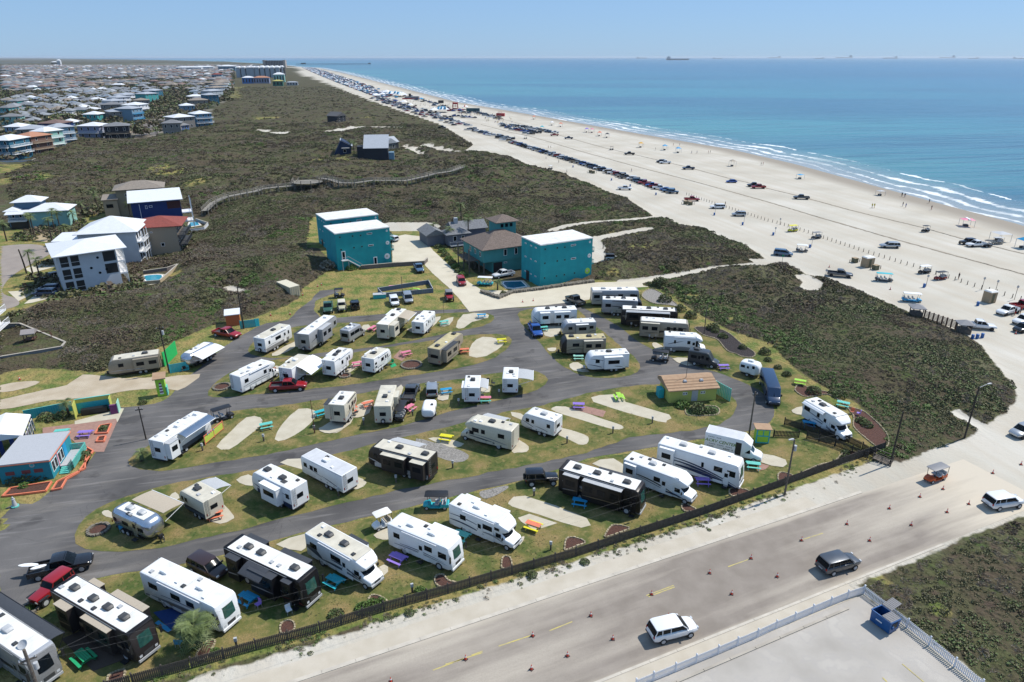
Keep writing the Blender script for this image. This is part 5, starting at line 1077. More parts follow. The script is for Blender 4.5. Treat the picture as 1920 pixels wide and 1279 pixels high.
for (k, x, y, deg, m1, m2, label) in [
 ('d',585,510,-32, TURQ, None, 'turquoise table beside the cabover motorhome with the lettered nose'),('d',1060,340,-30, PURP, None, 'purple table beside the white motorhome with open door'),('e',160,95,-28, CORAL, YELL, 'orange table with a yellow bench on the pad between two motorhomes'),
 ('c',620,1080,-35, GREEN, None, 'green table between the two motorhomes at the bottom left'),('c',1850,640,-30, SKYB, None, 'blue table beside the glossy black motorhome'),('a',510,1190,-15, SKYB, None, 'blue table in the shade of the long black coach'),('a',1430,1035,-5, PURP, None, 'purple table in front of the long white coach'),
 ('L',1200,950,-12, AQUA, None, 'aqua table in front of the lettered box truck'),('N',620,740,-20, SKYB, None, 'blue table in the shade of the cabover by the mulch garden'),('N',1130,440,-30, AQUA, None, 'aqua table at the edge of the mulch garden'),('N',485,110,-25, LIME, None, 'lime table on the lawn behind the navy van'),
 ('a',500,470,-5, PURP, None, 'purple table on the pavers of an empty pad'),('a',803,405,-85, LIME, None, 'lime table at the end of the longest empty pad'),('9',1425,710,-15, YELL, None, 'yellow table beside the cream cabover'),('9',75,620,25, AQUA, None, 'aqua table between the two kidney-shaped pads'),
 ('C',480,605,2, PINK, AQUA, 'pink table with turquoise bench beside a small white trailer'),('9',840,460,30, CORAL, None, 'coral table beside the tall cream trailer'),('F',1420,500,60, PINK, None, 'pink table beside the golf cart with the long black roof'),('9',1425,360,15, SKYB, None, 'blue table right of the silver car'),
 ('9',1560,60,10, CORAL, None, 'coral table beside the yellowed tan trailer'),('E',1290,800,30, PINK, None, 'pink table on the square of pavers'),('E',560,960,20, PINK, None, 'pink table squeezed between two white trailers'),('5',1840,1185,10, YELL, None, 'bright yellow table at the round tip of the kidney pad'),
 ('5',1690,1000,8, SKYB, None, 'blue table at the end of the topmost pad'),('5',1410,1050,20, AQUA, None, 'aqua table beside the plain white trailer'),('B',835,860,0, MINT, None, 'mint table at the nose of the nearest island trailer'),('H',1010,630,2, PURP, None, 'purple table beside the black camper van'),('8',460,670,12, AQUA, None, 'aqua table on the brick terrace'),
 ('8',635,680,8, PURP, None, 'purple table on the brick terrace'),('B',310,430,15, AQUA, None, 'aqua table beside the bright blue pickup'),('K',480,1080,-30, AQUA, None, 'aqua bench table between the white motorhome with open door and its neighbour'),('I',1640,600,25, CORAL, None, 'orange table in front of the small cream trailer'),
 ('E',790,430,70, PINK, None, 'pink table behind the silver camper van'),('F',90,570,35, TURQ, None, 'turquoise table behind the trailer with the black slide-out')]:
 g_ = G(*t(k, x, y),.7); picnic_table((g_[0], g_[1],.05), R(deg), label, m1, m2)
CH = [mat('navy_cloth',(.02,.04,.14),.8), BLACK, WHITEP, CORAL, GREEN, PURP, SKYB]
for i,(k, x, y, c_, l) in enumerate([('C',520,400,1, 'beside the small white trailer with pale awning, left'),('C',600,420,1, 'beside the small white trailer with pale awning, right'),('E',1280,345,2, 'under the tan awning by the pet yard, left'),('E',1310,370,2, 'under the tan awning by the pet yard, right'),('D',870,610,4, 'between the cabover and the sloping awning'),('D',925,560,3, 'at the nose of the cabover by the red pickup'),('G',650,735,2, 'beside the trailer nearest the entrance, left'),('G',740,695,2, 'beside the trailer nearest the entrance, right'),('N',1350,635,5, 'at the top of the mulch garden, right'),('N',1250,610,3, 'at the top of the mulch garden, left'),('A',1685,900,6, 'below the grey and white cabover, left'),('A',1725,905,2, 'below the grey and white cabover, right'),('c',1345,1010,6, 'left of the big palm'),('c',1380,960,0, 'behind the big palm'),('d',20,720,5, 'in the shade of the glossy black motorhome, left'),('d',250,765,2, 'in the shade of the glossy black motorhome, right'),('a',1110,1130,6, 'under the cabover with black swooshes'),('I',380,860,6, 'in the shade of the aluminium trailer'),('E',990,1000,1, 'by the trailer with the rear ladder'),('E',1080,990,4, 'on the mat of the trailer with the rear ladder'),('F',620,545,3, 'on the pad left of the coral table'),('F',615,600,3, 'lower one on the pad left of the coral table'),('H',1280,730,1, 'under the fibreglass trailer'),('K',300,850,2, 'between two white motorhomes'),('8',1500,150,0, 'under the striped awning, left'),('8',1560,120,1, 'under the striped awning, right'),('8',1605,95,3, 'right of the striped awning'),('c',620,860,1, 'in the shade of the black and beige motorhome'),('9',440,240,4, 'under the sloping white awning')]):
 p = G(*t(k, x, y)); r = empty('camp_chair',(*p,.05), i*1.3, '%s folding chair %s' % (['navy', 'black', 'white', 'orange', 'green', 'purple', 'blue'][c_], l), 'chair', 'folding chairs at the camp sites'); MB().box(-.26,.26,-.25,.25,.4,.45).obj('seat', CH[c_], r); MB().box(-.26,.26,.22,.28,.45,.95).obj('backrest', CH[c_], r)
 for a, b in ((-.24,-.22),(.24,-.22),(-.24,.24),(.24,.24)): m = MB(); m.bar((a, b,0),(a*.9, b*.9,.42),.03); m.obj('leg', LGREY, r)
for k, pts, m_, l in [('a',[(1450,175),(1530,170),(1560,195),(1460,200)], TAN, 'tan mat beside the purple table of the black camper van'),('c',[(1150,760),(1330,720),(1440,800),(1280,890)], mat('blue_mat',(.01,.05,.2),.8), 'big blue mat beside the white motorhome by the palm'),('c',[(1160,840),(1190,820),(1290,890),(1260,910)], SKYB, 'pale blue strip of mat at the foot of the palm motorhome'),('N',[(520,700),(640,670),(760,760),(620,800)], mat('blue_mat',(0,0,0)), 'blue mat under the lone cabover motorhome'),('E',[(1050,1000),(1120,970),(1150,1010),(1070,1040)], GREEN, 'green mat beside the trailer with the rear ladder'),('c',[(460,960),(720,850),(1020,1080),(700,1200)], mat('brown_mat',(.09,.065,.05),.9), 'large brown mat below the black and beige motorhome')]:
 P_ = TW(k, pts); o = tri_sheet('ground_mat', P_,.075, m_, thick=.02, kind=None); tag(o, l, 'mat')
# ------------------------------------------------------------------ buildings
def wallp(root, x0, x1, y0, y1, z0, z1, m_, name='wall', lab=None):
 o = MB().box(x0, x1, y0, y1, z0, z1).obj(name, m_, root)
 if lab: o['label'] = lab
 return o
def hwin(root, face, u, z, ww, hh, W_, D, gl=GLASS, fm=None, rnd=False, pr=.03, name='window'):
 """window on a face: F front (y=0), B back, L left (x=0), R right (x=W)"""
 m = MB(); g_ = MB(); fm = fm or WHITEP
 if rnd:
  def disc(mb, r, off):
   n = 16
   if face in 'FB': y = -off if face == 'F' else D+off; mb.cyl((u, min(y, y+(pr if face == 'B' else -pr)), z), r, r, pr, n, 'y')
   else: x = -off-pr if face == 'L' else W_+off; mb.cyl((x, u, z), r, r, pr, n, 'x')
  disc(m, ww/2,0.); disc(g_, ww/2*.8,.031)
 else:
  def rect(mb, e, off, th):
   a, b, c, d = u-ww/2+e, u+ww/2-e, z-hh/2+e, z+hh/2-e
   if face == 'F': mb.box(a, b,-off-th,-off, c, d)
   elif face == 'B': mb.box(a, b, D+off, D+off+th, c, d)
   elif face == 'L': mb.box(-off-th,-off, a, b, c, d)
   else: mb.box(W_+off, W_+off+th, a, b, c, d)
  rect(m,0,0, pr); rect(g_,.1, pr+.001,.015)
 o = m.obj(name, fm, root); g_.obj('pane', gl, o); return o
def hiproof(root, x0, x1, y0, y1, z, rise, m_, ov=.5, name='roof', gable=None, th=.14):
 x0 -= ov; x1 += ov; y0 -= ov; y1 += ov; w, d = x1-x0, y1-y0; m = MB(); z2 = z+rise
 if gable == 'x': a, b = (x0,(y0+y1)/2),(x1,(y0+y1)/2)
 elif gable == 'y': a, b = ((x0+x1)/2, y0),((x0+x1)/2, y1)
 elif w >= d: a, b = (x0+d/2,(y0+y1)/2),(x1-d/2+1e-3,(y0+y1)/2)
 else: a, b = ((x0+x1)/2, y0+w/2),((x0+x1)/2, y1-w/2+1e-3)
 v = [(x0, y0, z+th),(x1, y0, z+th),(x1, y1, z+th),(x0, y1, z+th),(*a, z2+th),(*b, z2+th),(x0, y0, z),(x1, y0, z),(x1, y1, z),(x0, y1, z)]
 if (gable == 'x') or (gable is None and w >= d): f = [(0,1,5,4),(1,2,5),(2,3,4,5),(3,0,4)]
 else: f = [(0,1,4),(1,2,5,4),(2,3,5),(3,0,4,5)]
 f += [(6,7,1,0),(7,8,2,1),(8,9,3,2),(9,6,0,3),(9,8,7,6)]
 m.add(v, f); return m.obj(name, m_, root)
def shed(root, x0, x1, y0, y1, z0, z1, m_, ov=.4, axis='y', name='roof'):
 """mono-pitch roof, low at the x0/y0 side"""
 x0 -= ov; x1 += ov; y0 -= ov; y1 += ov
 c = [(x0, y0),(x1, y0),(x1, y1),(x0, y1)]; zz = [z0, z0, z1, z1] if axis == 'y' else [z0, z1, z1, z0]
 v = [(x, y, z+.15) for (x, y), z in zip(c, zz)]+[(x, y, z) for (x, y), z in zip(c, zz)]
 return MB().add(v,[(0,1,2,3),(7,6,5,4),(4,5,1,0),(5,6,2,1),(6,7,3,2),(7,4,0,3)]).obj(name, m_, root)
def balcony(root, x0, x1, y0, y1, z, post=WHITEP, n=4, hrail=1.0, name='balcony'):
 m = MB(); m.box(x0, x1, y0, y1, z-.2, z); o = m.obj(name, post, root)
 m = MB()
 for a, b in (((x0, y0),(x1, y0)),((x0, y0),(x0, y1)),((x1, y0),(x1, y1))):
  m.bar((*a, z+hrail),(*b, z+hrail),.08); m.bar((*a, z+.15),(*b, z+.15),.05); L = math.dist(a, b); k = max(2, int(L/.35))
  for i in range(k+1): s = i/k; p = (a[0]+(b[0]-a[0])*s, a[1]+(b[1]-a[1])*s); m.bar((*p, z),(*p, z+hrail),.04)
 m.obj('railing', post, o); return o
TEAL = mat('teal_stucco',(.014,.33,.365),.8, var=.1, scale=.5); TEAL2 = mat('teal_clapboard',(.055,.27,.27),.75, var=.08, scale=.6)
SHING = mat('brown_shingle',(.20,.155,.13),.95, var=.22, scale=2.5, bump=.3); SHG = mat('grey_shingle',(.21,.215,.225),.95, var=.2, scale=2.5, bump=.3); SHR = mat('red_shingle',(.26,.065,.05),.9, var=.15, scale=2.); SHT = mat('tan_shingle',(.27,.23,.19),.9, var=.15, scale=2.)
MROOF = mat('white_metal_roof',(.68,.69,.70),.45, var=.04, scale=1.); MROOFG = mat('grey_metal_roof',(.36,.38,.41),.45, var=.06, scale=1.)
WWALL = mat('white_stucco',(.55,.57,.60),.8, var=.06, scale=.5); BWALL = mat('royal_blue_siding',(.008,.032,.15),.7); BEIGE = mat('beige_siding',(.36,.29,.21),.8); TANW = mat('tan_siding',(.30,.25,.17),.8); LBLUE = mat('light_blue_siding',(.16,.27,.36),.8); MINTW = mat('mint_siding',(.24,.46,.40),.8)
def at(kx, ky=None, z=0.0): return G(kx, ky, z)
def tealbox(label, fl, ang, w, d, h, stairs=True, group='teal box houses with white flat roofs', discs=True, green=False):
 r = empty('box_house',(*fl,0), R(ang), label, 'house', group)
 wallp(r,0, w,0, d,0, h-.25, TEAL); MB().frus(-.12, w+.12,-.12, d+.12, h-.25, h,.04).obj('roof', ROOFW, r)
 for u, z in ((1.2,.88),(4.5,.87),(6.6,.86)): hwin(r, 'F', u/14.5*w, h*z,.5,.5, w, d, fm=TEAL2)
 for u, z in ((1.2,.55),(4.6,.56),(6.7,.56)): hwin(r, 'F', u/14.5*w, h*z,.5,.5, w, d, fm=TEAL2)
 hwin(r, 'F', w*.62, h*.88,1.4,.42, w, d); hwin(r, 'F', w*.63, h*.56,1.4,.42, w, d)
 if not stairs:
  for u in (1.2,4.5,6.7,9.6): hwin(r, 'F', u/14.5*w, h*.2,.5,.5, w, d, fm=TEAL2)
  for u in (2.2,4.4,7.): hwin(r, 'L', u, h*.88,.8,.3, w, d); hwin(r, 'L', u, h*.56,.8,.3, w, d); hwin(r, 'L', u, h*.2,.8,.3, w, d)
  MB().box(-.05,0,5.2,6.6,.1,2.5).obj('door', BLACK, r)
 for z, rr in ((.9,.28),(.57,.5),(.2,.75)):
  c_ = MB(); c_.cyl((w*(.945 if z > .3 else .92),-.04, h*z), rr, rr,.04,18, 'y'); o = c_.obj('round_emblem', LIME if (green and z < .3) else WHITEP, r)
  c_ = MB(); c_.cyl((w*(.945 if z > .3 else .92)-.1,-.055, h*z+.05), rr*.4, rr*.4,.01,10, 'y'); c_.obj('emblem_centre', ROOFC, o)
 for u in (1.5,4.2,7.2):
  for z in (.3,.62,.88): hwin(r, 'R', u/9*d, h*z,1.0,1.2, w, d)
 if stairs:
  for u, z in ((1.7,2.6),(9.9,.0)):
   o = MB().box(u-.5, u+.5,-.05,-.001, z+.05, z+2.2).obj('door', WHITEP, r); MB().box(u-.3, u+.3,-.07,-.051, z+.2, z+2.0).obj('pane', GLASS, o)
  st = MB(); st.box(.9,2.6,-1.25,-.06,2.45,2.6)
  for i in range(12): st.box(2.6+i*.28,2.9+i*.28,-1.25,-.06,2.35-i*.2,2.42-i*.2)
  for yy in (-1.22,-.1): st.bar((2.6, yy,3.5),(6.0, yy,1.0),.07); st.bar((2.6, yy,2.4),(6.0, yy,0),.12)
  st.bar((.9,-1.22,3.5),(2.6,-1.22,3.5),.07)
  for xx in (.95,2.5): st.box(xx-.07, xx+.07,-1.2,-1.06,0,2.45)
  st.obj('outside_stair', LGREY, r)
 MB().box(.0, w, d, d+.02, h*.3, h*.3+.02).obj('trim', WHITEP, r)
 for k in range(3): balcony(r, w, w+1.2, d*.1, d*.9, h*(.33+.3*k), TEAL2) if k < 2 else None
 return r
tealbox('nearer of the twin teal box houses, its outside stair facing the grass',(-44.0,166.7),30.2,14.3,9.6,9.6)
tealbox('farther of the twin teal box houses, half hidden behind its twin',(-50.6,184.0),30.8,14.9,9.6,9.1, stairs=False)
tealbox('teal box house with a lime round emblem standing by the swimming pool',(6.6,153.3),28.5,14.5,9.0,10.2, stairs=False, green=True)
r = empty('stilt_house',(-7.0,163.1,0), R(27), 'teal clapboard house with brown shingle roof raised over a carport', 'house'); w, d = 14.5,12.5
wallp(r,0, w,0, d,3.0,6.2, TEAL2, 'upper_wall'); wallp(r,2.6, w,.3, d-.5,0,2.98, TEAL2, 'lower_wall'); hiproof(r,0, w,0, d,6.2,3.1, SHING,.7)
for x, y in ((.1,.1),(.1,3),(.1,6),(.1,9),(.1, d-.2),(-2.6,3),(-2.6,6.5),(-2.6,10)): MB().box(x-.12, x+.12, y-.12, y+.12,0,6.1 if x < 0 else 3).obj('stilt', WOODG, r)
MB().box(-2.8,-.01,2.8,10.2,2.9,3.05).obj('deck', WOODG, r)
for u in (6.0,9.0): hwin(r, 'F', u,5.0,.9,1.7, w, d)
hwin(r, 'F',6.0,2.4,.9,.4, w, d-0)
for u in (2.,5.,8.): hwin(r, 'L', u,4.8,.9,1.3, w, d)
o = MB().box(7.,12.3,6.5,11.5,7.6,11.0).obj('tower', TEAL2, r); hiproof(r,7.,12.3,6.5,11.5,11.0,1.4, SHING,.8, 'tower_roof')
for u in (8.3,9.6,10.9): MB().box(u-.4, u+.4,6.44,6.499,9.7,10.6).obj('tower_window', GLASS, r)
MB().box(2.8,5.2,.2,.29,.2,2.6).obj('carport_shade_panel', BLACK, r)  # black panel on the wall paints the shade inside the carport
r = empty('beach_cottage',(*G(840,464),-.7), R(24), 'low grey cottage with grey shingle roofs among palms', 'house')
wallp(r,0,6.5,0,5,1.2,4.2, mat('slate_siding',(.14,.15,.19),.8)); hiproof(r,0,6.5,0,5,4.2,1.5, SHG,.6); wallp(r,-5.,-.01,3.,11,.8,3.8, mat('slate_siding',(0,0,0))); hiproof(r,-5,0,3,11,3.8,1.6, SHG,.6, gable='y'); wallp(r,4.0,14,6,12,.8,3.8, mat('slate_siding',(0,0,0))); hiproof(r,4,14,6,12,3.8,1.9, SHG,.6, gable='x')
balcony(r,.5,6.2,-1.4,-.02,1.3, LGREY); hwin(r, 'F',2.2,3.0,1.1,1.5,6.5,5); hwin(r, 'F',4.6,2.8,.9,1.8,6.5,5); MB().box(5,6,8,9,5.2,7).obj('chimney', LGREY, r)
for x in (.3,3,6.2): MB().box(x-.1, x+.1,-.1,.1,0,1.2).obj('stilt', WOODG, r)
bl = G(122,551); br = G(231,533); ang = math.degrees(math.atan2(br[1]-bl[1], br[0]-bl[0])); w = math.dist(bl, br); d = 13.5; h = 8.8
r = empty('apartment_house',(*bl,0), R(ang), 'white three-storey house with tiers of balconies and round windows', 'house')
wallp(r,0, w,0, d,0, h, WWALL); hiproof(r,0, w+1.5,-.5, d, h,1.5, MROOF,.8)
for k in range(3):
 z = .25+k*2.9
 for u in (1.4,3.5): o = MB().box(u-.8, u+.8,-.04,-.001, z, z+2.3).obj('balcony_shade_panel', BLACK, r); MB().bar((u-.8,-.06, z+.9),(u+.8,-.06, z+.9),.06).obj('railing', WHITEP, o)  # black panels on the facade, painted shade of the set-back balconies
 if k: o = MB().box(w-2.8, w-.3,-.04,-.001, z, z+2.3).obj('balcony_shade_panel', BLACK, r)  # same painted balcony shade on the upper floors
for u, z in ((8.,7.2),(6.3,5.),(9.3,4.2),(7.8,3.6)): hwin(r, 'F', u, z,.6,.6, w, d, rnd=True, fm=DGREY)
for k in range(3):
 z = 2.9*(k+1)-.2
 if k < 2: balcony(r, w, w+1.6,.2, d-.2, z, WHITEP)
 for u in np.arange(.3, d,2.2): MB().box(w+1.45, w+1.6, u, u+.18, z-2.75, z-.2 if k < 2 else h).obj('column', WHITEP, r) if k < 3 else None
 for u in np.arange(1.4, d-1,2.6): hwin(r, 'R', u, z-1.3,1.5,1.9, w, d)
r = empty('apartment_house',(-110.9,171.0,0), R(14), 'white house with a tall hip roof, behind the three-storey one', 'house'); w, d, h = 13.5,13,8.2
wallp(r,0, w,0, d,0, h, WWALL); hiproof(r,0, w,0, d, h,3.0, MROOF,.8)
for k in range(2):
 balcony(r, w, w+1.5,.2, d-.2,2.7*(k+1), WHITEP)
for k in range(3):
 for u in np.arange(.4, d,2.4): MB().box(w+1.35, w+1.5, u, u+.18,2.7*k+.01,2.7*(k+1)-.21 if k < 2 else h).obj('column', WHITEP, r); hwin(r, 'R', u+1,2.7*k+1.5,1.4,1.8, w, d)
wallp(r,-6.5,-.01,2.,10,0,6.2, WWALL, 'wing'); shed(r,-6.5,-.01,2,10,6.2,6.6, MROOF,.4, name='wing_roof')
for u in (-5,-3,-1.4): MB().box(u-.5, u+.5,1.94,1.999,3.6,5.4).obj('window', GLASS, r)
r = empty('stucco_house',(*G(268,480),0), R(16), 'beige house with a brick red roof and dark rear balconies', 'house'); w, d, h = 9.5,11,7.6
wallp(r,0, w,0, d,0, h, BEIGE); hiproof(r,-1, w+1,0, d, h,1.9, SHR,.6); hwin(r, 'F',3.2,6.3,.6,.4, w, d); hwin(r, 'F',2,2.2,1,1.4, w, d); hwin(r, 'F',5.5,2.8,.9,1, w, d)
for k in range(2): balcony(r, w, w+2,.2, d-.2,2.5*(k+1), DGREY)
for k in range(3):
 for u in (2,5,8): hwin(r, 'R', u,2.5*k+1.4,1.8,1.8, w, d)
r = empty('blue_house',(*G(257,440),0), R(27), 'royal blue house with white window outlines and white roof', 'house'); w, d, h = 13.5,11,9.6
wallp(r,0, w,0, d,0, h, BWALL); shed(r,0, w,0, d, h, h+1.6, MROOF,.8)
for u, z, a, b in ((4.0,8.0,.6,1.0),(5.2,8.1,.9,.6),(5.4,3.6,2.2,.25),(6.2,2.8,.7,1.2),(7.2,2.6,.8,1.2),(11.8,2.6,.7,1.2),(2.2,5,.12,8.)): hwin(r, 'F', u, z, a, b, w, d, gl=BWALL if a != .12 else WHITEP)
MB().box(w-3.8, w-.1,-.05,-.001, h-2.6, h-.4).obj('terrace_shade_panel', mat('dark_red_shade',(.07,.02,.02),.8), r); balcony(r, w, w+3.,.3,6,5.4, WHITEP); balcony(r, w, w+3.,.3,6,2.7, WHITEP)  # dark red panel on the wall paints the shade of the set-back terrace
for u in (1.5,4.5): hwin(r, 'R', u,6.8,1.8,2, w, d); hwin(r, 'R', u,4.0,1.8,1.8, w, d)
for u in (.4,5.8): MB().box(w+2.8, w+3., u, u+.2,0, h).obj('column', WHITEP, r)
r = empty('tan_house',(*G(226,410),0), R(24), 'tan house with two-storey wing and wide brown roof, left of the blue house', 'house'); w, d, h = 14,10,9.0
wallp(r,0, w,2, d+2,0, h, TANW); hiproof(r,0, w,2, d+2, h,2.0, SHT,.9); wallp(r,-4.2,-.01,1,8,0,6.2, BEIGE, 'wing'); shed(r,-4.2,0,1,8,6.2,6.8, SHT,.4, name='wing_roof')
for u in (3,6.5,10): hwin(r, 'F', u,7.2,.9,1.1, w, d, pr=.03);
for o_ in [c for c in r.children if c.name.startswith('window')]: o_.location = (0,2,0)
MB().box(-3.4,-1.4,.94,.999,3.6,4.8).obj('window', GLASS, r)
r = empty('raised_house',(*G(14,432),0), R(16), 'aqua house with stepped hip roofs and dark garage among the left palms', 'house'); w, d, h = 14,9,5.6
AQW = mat('aqua_siding',(.25,.48,.44),.8); wallp(r,6,17,1.5,10,0,5.0, AQW, 'right_wing'); hiproof(r,6,17,1.5,10,5.,1.8, MROOF,.7, 'wing_roof'); wallp(r,0,7.5,3,10,0,5.2, LBLUE); wallp(r,1.5,8.5,6,12,5.2,7.4, mat('steel_blue_siding',(.08,.16,.25),.8), 'upper_storey')
hiproof(r,1.5,8.5,6,12,7.4,1.6, MROOF,.9, 'upper_roof'); shed(r,.5,5.5,.5,3,4.6,5.3, MROOF,.4, name='porch_roof'); MB().box(1,5.5,1.,2.99,.01,2.2).obj('garage', BLACK, r); balcony(r,.5,5.5,.6,2.98,2.5, WHITEP); hiproof(r,-.5,3,3,10,5.2,1.0, MROOF,.5, 'left_roof')
for u in (1.5,3.5,5): hwin(r, 'F', u,3.8,.8,1.3, w, d);
for o_ in [c for c in r.children if c.name.startswith('window')]: o_.location = (0,3,0)
r = empty('white_house',(*G(-112,668),0), R(15), 'white stilted house cut off by the left edge, beside the walled sand yard', 'house'); wallp(r,0,7,0,9,2.4,7.5, WWALL); hiproof(r,0,7,0,9,7.5,1.5, MROOF,.7)
for u in (.2,3.5,6.8): MB().box(u-.15, u+.15,.1,.4,0,2.4).obj('stilt', WHITEP, r)
balcony(r,7,8.6,.2,8.8,2.6, WHITEP); balcony(r,7,8.6,.2,8.8,5.2, WHITEP)
def simple(name, label, bl, br, h, d, wm, rm, kind='hip', rise=1.5, wins=3, ov=.6, group=None, ang=None, floors=2, bal=None, cat='house', z0=0.0, wname='window'):
 a = np.array(G(*bl)); b = np.array(G(*br)); w = float(np.hypot(*(b-a))); an = math.atan2(b[1]-a[1], b[0]-a[0]) if ang is None else R(ang)
 r = empty(name,(float(a[0]), float(a[1]), z0), an, label, cat, group)
 wallp(r,0, w,0, d,0, h, wm)
 if kind == 'hip': hiproof(r,0, w,0, d, h, rise, rm, ov)
 elif kind in ('x', 'y'): hiproof(r,0, w,0, d, h, rise, rm, ov, gable=kind)
 elif kind == 'flat': MB().box(-.1, w+.1,-.1, d+.1, h, h+.2).obj('roof', rm, r)
 else: shed(r,0, w,0, d, h, h+rise, rm, ov)
 for k in range(floors):
  for i in range(wins): hwin(r, 'F', w*(i+.6)/(wins+.2), h*(k+.6)/floors, min(1.2, w/wins*.5), h/floors*.5, w, d)
  for i in range(max(1, wins-1)): hwin(r, 'R', d*(i+.5)/max(1, wins-1), h*(k+.6)/floors,1.2, h/floors*.5, w, d)
  if bal and k: balcony(r, w, w+1.5,.2, d-.2, h*k/floors, bal); balcony(r,.5, w-.5,-1.5,-.02, h*k/floors, bal)
 return r
hq = lambda p: max(0., float(height(np.array([p[0]]), np.array([p[1]]))[0])-.4)
DKW = mat('dark_siding',(.02,.024,.034),.8); DBL = mat('dark_navy_siding',(.012,.03,.075),.8)
zz = lambda u, v: float(height(*[np.array([q]) for q in G(u, v)])[0])
p = G(684,306); r = empty('dune_house',(*p, hq(p)), R(8), 'dark dune house with a large grey mono-pitch roof, middle of the compound', 'house')
wallp(r,0,12,0,10,0,5.8, DKW); shed(r,0,12.2,-.2,14,5.8,11., MROOFG,.3); wallp(r,.5,11.5,10.01,13,0,9.6, DKW, 'rear_wall'); MB().box(12.3,15,.5,5,0,3.6).obj('annex', LBLUE, r); wallp(r,-3.5,-.02,2,9,0,6.5, DKW, 'stair_block')
p = G(626,300); r = empty('dune_house',(*p, hq(p)), R(12), 'dark blue A-frame dune house, leftmost of the compound', 'house')
m = MB(); m.side([(0,0),(9,0),(9.5,5.5),(4.5,8.2)],0,11); m.obj('wall', DBL, r); shed(r,3.4,10,.1,11,0,0, MROOFG,.2).location = (0,0,0);
for o_ in list(r.children):
 if o_.name.startswith('roof'): o_.rotation_euler = (0, R(28),0); o_.location = (1.05,0,9.6)
MB().box(4.5,8.5,-1.4,-.02,4.1,4.3).obj('awning_shelf', ROOFW, r); hwin(r, 'F',6,2.6,1.5,1.6,9,11)
r = simple('dune_house', 'grey gabled dune house, rightmost of the compound beside the sandy track',(724,292),(744,289),4.2,8, mat('grey_clapboard',(.09,.10,.10),.8), MROOFG, 'y',2.6,2,.5, floors=1, z0=2.)
r = simple('dune_house', 'wide grey roofed wing behind the gabled dune house',(713,285),(748,281),4.5,9, DKW, MROOFG, 'x',2.8,2,.4, floors=1)
r = simple('dune_hut', 'lonely dark wooden beach house on the open dunes',(633,233),(649,231),6.0,10, DKW, mat('dark_grey_shingle',(.1,.1,.105),.9), 'y',3.0,2,.6, floors=2); balcony(r,9.5,15,0,8,2.2, WOODG)
# ------------------------------------------------------------------ park buildings
YW = mat('yellow_board',(.50,.52,.13),.75); TERR = mat('terracotta_roof',(.40,.27,.17),.9, c2=(.33,.21,.13), scale=1.5)
p = G(*t('a',1175,465)); q1 = G(*t('a',1525,440)); w = math.dist(p, q1); r = empty('bath_house',(*p,.03), math.atan2(q1[1]-p[1], q1[0]-p[0]), 'yellow bath house with a terracotta roof and turquoise side screen', 'bath house'); d = 4.2; h = 2.3
wallp(r,0, w,0, d,0, h, YW)
m = MB(); m.add([(-.4,-.5, h),(w+.3,-.5, h),(w+.3, d*.75, h+.95),(-.4, d*.75, h+.95),(w+.3, d+.4, h+.35),(-.4, d+.4, h+.35),(-.4,-.5, h-.1),(w+.3,-.5, h-.1),(w+.3, d+.4, h-.1),(-.4, d+.4, h-.1)],[(0,1,2,3),(3,2,4,5),(6,7,1,0),(9,8,7,6),(7,8,4,2,1),(9,6,0,3,5),(8,9,5,4)]); m.obj('roof', TERR, r)
for k in range(5): o = MB().box(-.4, w+.3,-.52+k*0.0+.62*k,-.49+.62*k, h+.03+.18*k, h+.075+.18*k).obj('roof_seam', mat('terracotta_dark',(.27,.17,.10),.9), r)
for u in (.30,.35,.68,.73): hwin(r, 'F', w*u,1.5,.35,.5, w, d)
MB().box(w*.47, w*.6,-.05,-.001,.1,1.95).obj('double_door', LGREY, r)
for u in (.38,.73): MB().frus(w*u-.3, w*u+.3,1.2,1.7, h+.55, h+.8,.1).obj('roof_vent', LGREY, r)
for k in range(14): MB().box(w+.35+.12*k, w+.44+.12*k, d-.8-.33*k, d-.5-.33*k,0,2.2).obj('board', AQUA, r)
MB().box(-1.0,-.2,1.8,3.2,0,1.5).obj('turquoise_box', TURQ, r)
m = MB(); m.bar((w*.45,2.4, h+.6),(w*.45,2.4, h+3.6),.05); m.bar((w*.45,2.4, h+1.2),(w*.4,1.8, h+.8),.03); m.obj('mast', DGREY, r)
p = G(*t('8',20,1075)); p1 = G(*t('8',405,1030)); w = math.dist(p, p1); an = math.atan2(p1[1]-p[1], p1[0]-p[0]); r = empty('park_office',(*p,.02), an, 'turquoise park office with grey flat roof, coral trim and porch', 'office building'); d = 7.2; h = 2.75
wallp(r,0, w,0, d,0, h, mat('turquoise_board',(.02,.25,.32),.75)); MB().box(-.15, w+.15,-.15, d+.15, h, h+.14).obj('roof', mat('grey_flat_roof',(.40,.41,.43),.8, var=.06), r); MB().box(-.2, w+.2,-.2, d+.2, h-.12, h-.01).obj('roof_trim', CORAL, r)
for u in (.8,1.7,2.9,3.8): hwin(r, 'R', u,1.45,.8,1.5, w, d)
MB().box(w+.001, w+.05,4.4,5.3,.3,2.4).obj('door', SKYB, r); MB().box(w+.001, w+.04,2.3,2.5,.2,2.6).obj('pink_pilaster', PINK, r)
for u in (1.2,3.,4.4): MB().box(u-.5, u+.5,-.05,-.001,1.2,1.7).obj('painted_panel', mat('dark_red_panel',(.2,.05,.05),.7), r)
o = MB().cyl((w*.66,-.04,2.3),.3,.3,.03,16, 'y').obj('round_emblem', LGREY, r); MB().cyl((w*.66,-.055,2.33),.2,.2,.012,12, 'y').obj('emblem_centre', TURQ, o)
MB().box(w+.05, w+1.9,2.2,6.3,.35,.5).obj('porch', LGREY, r)
m = MB()
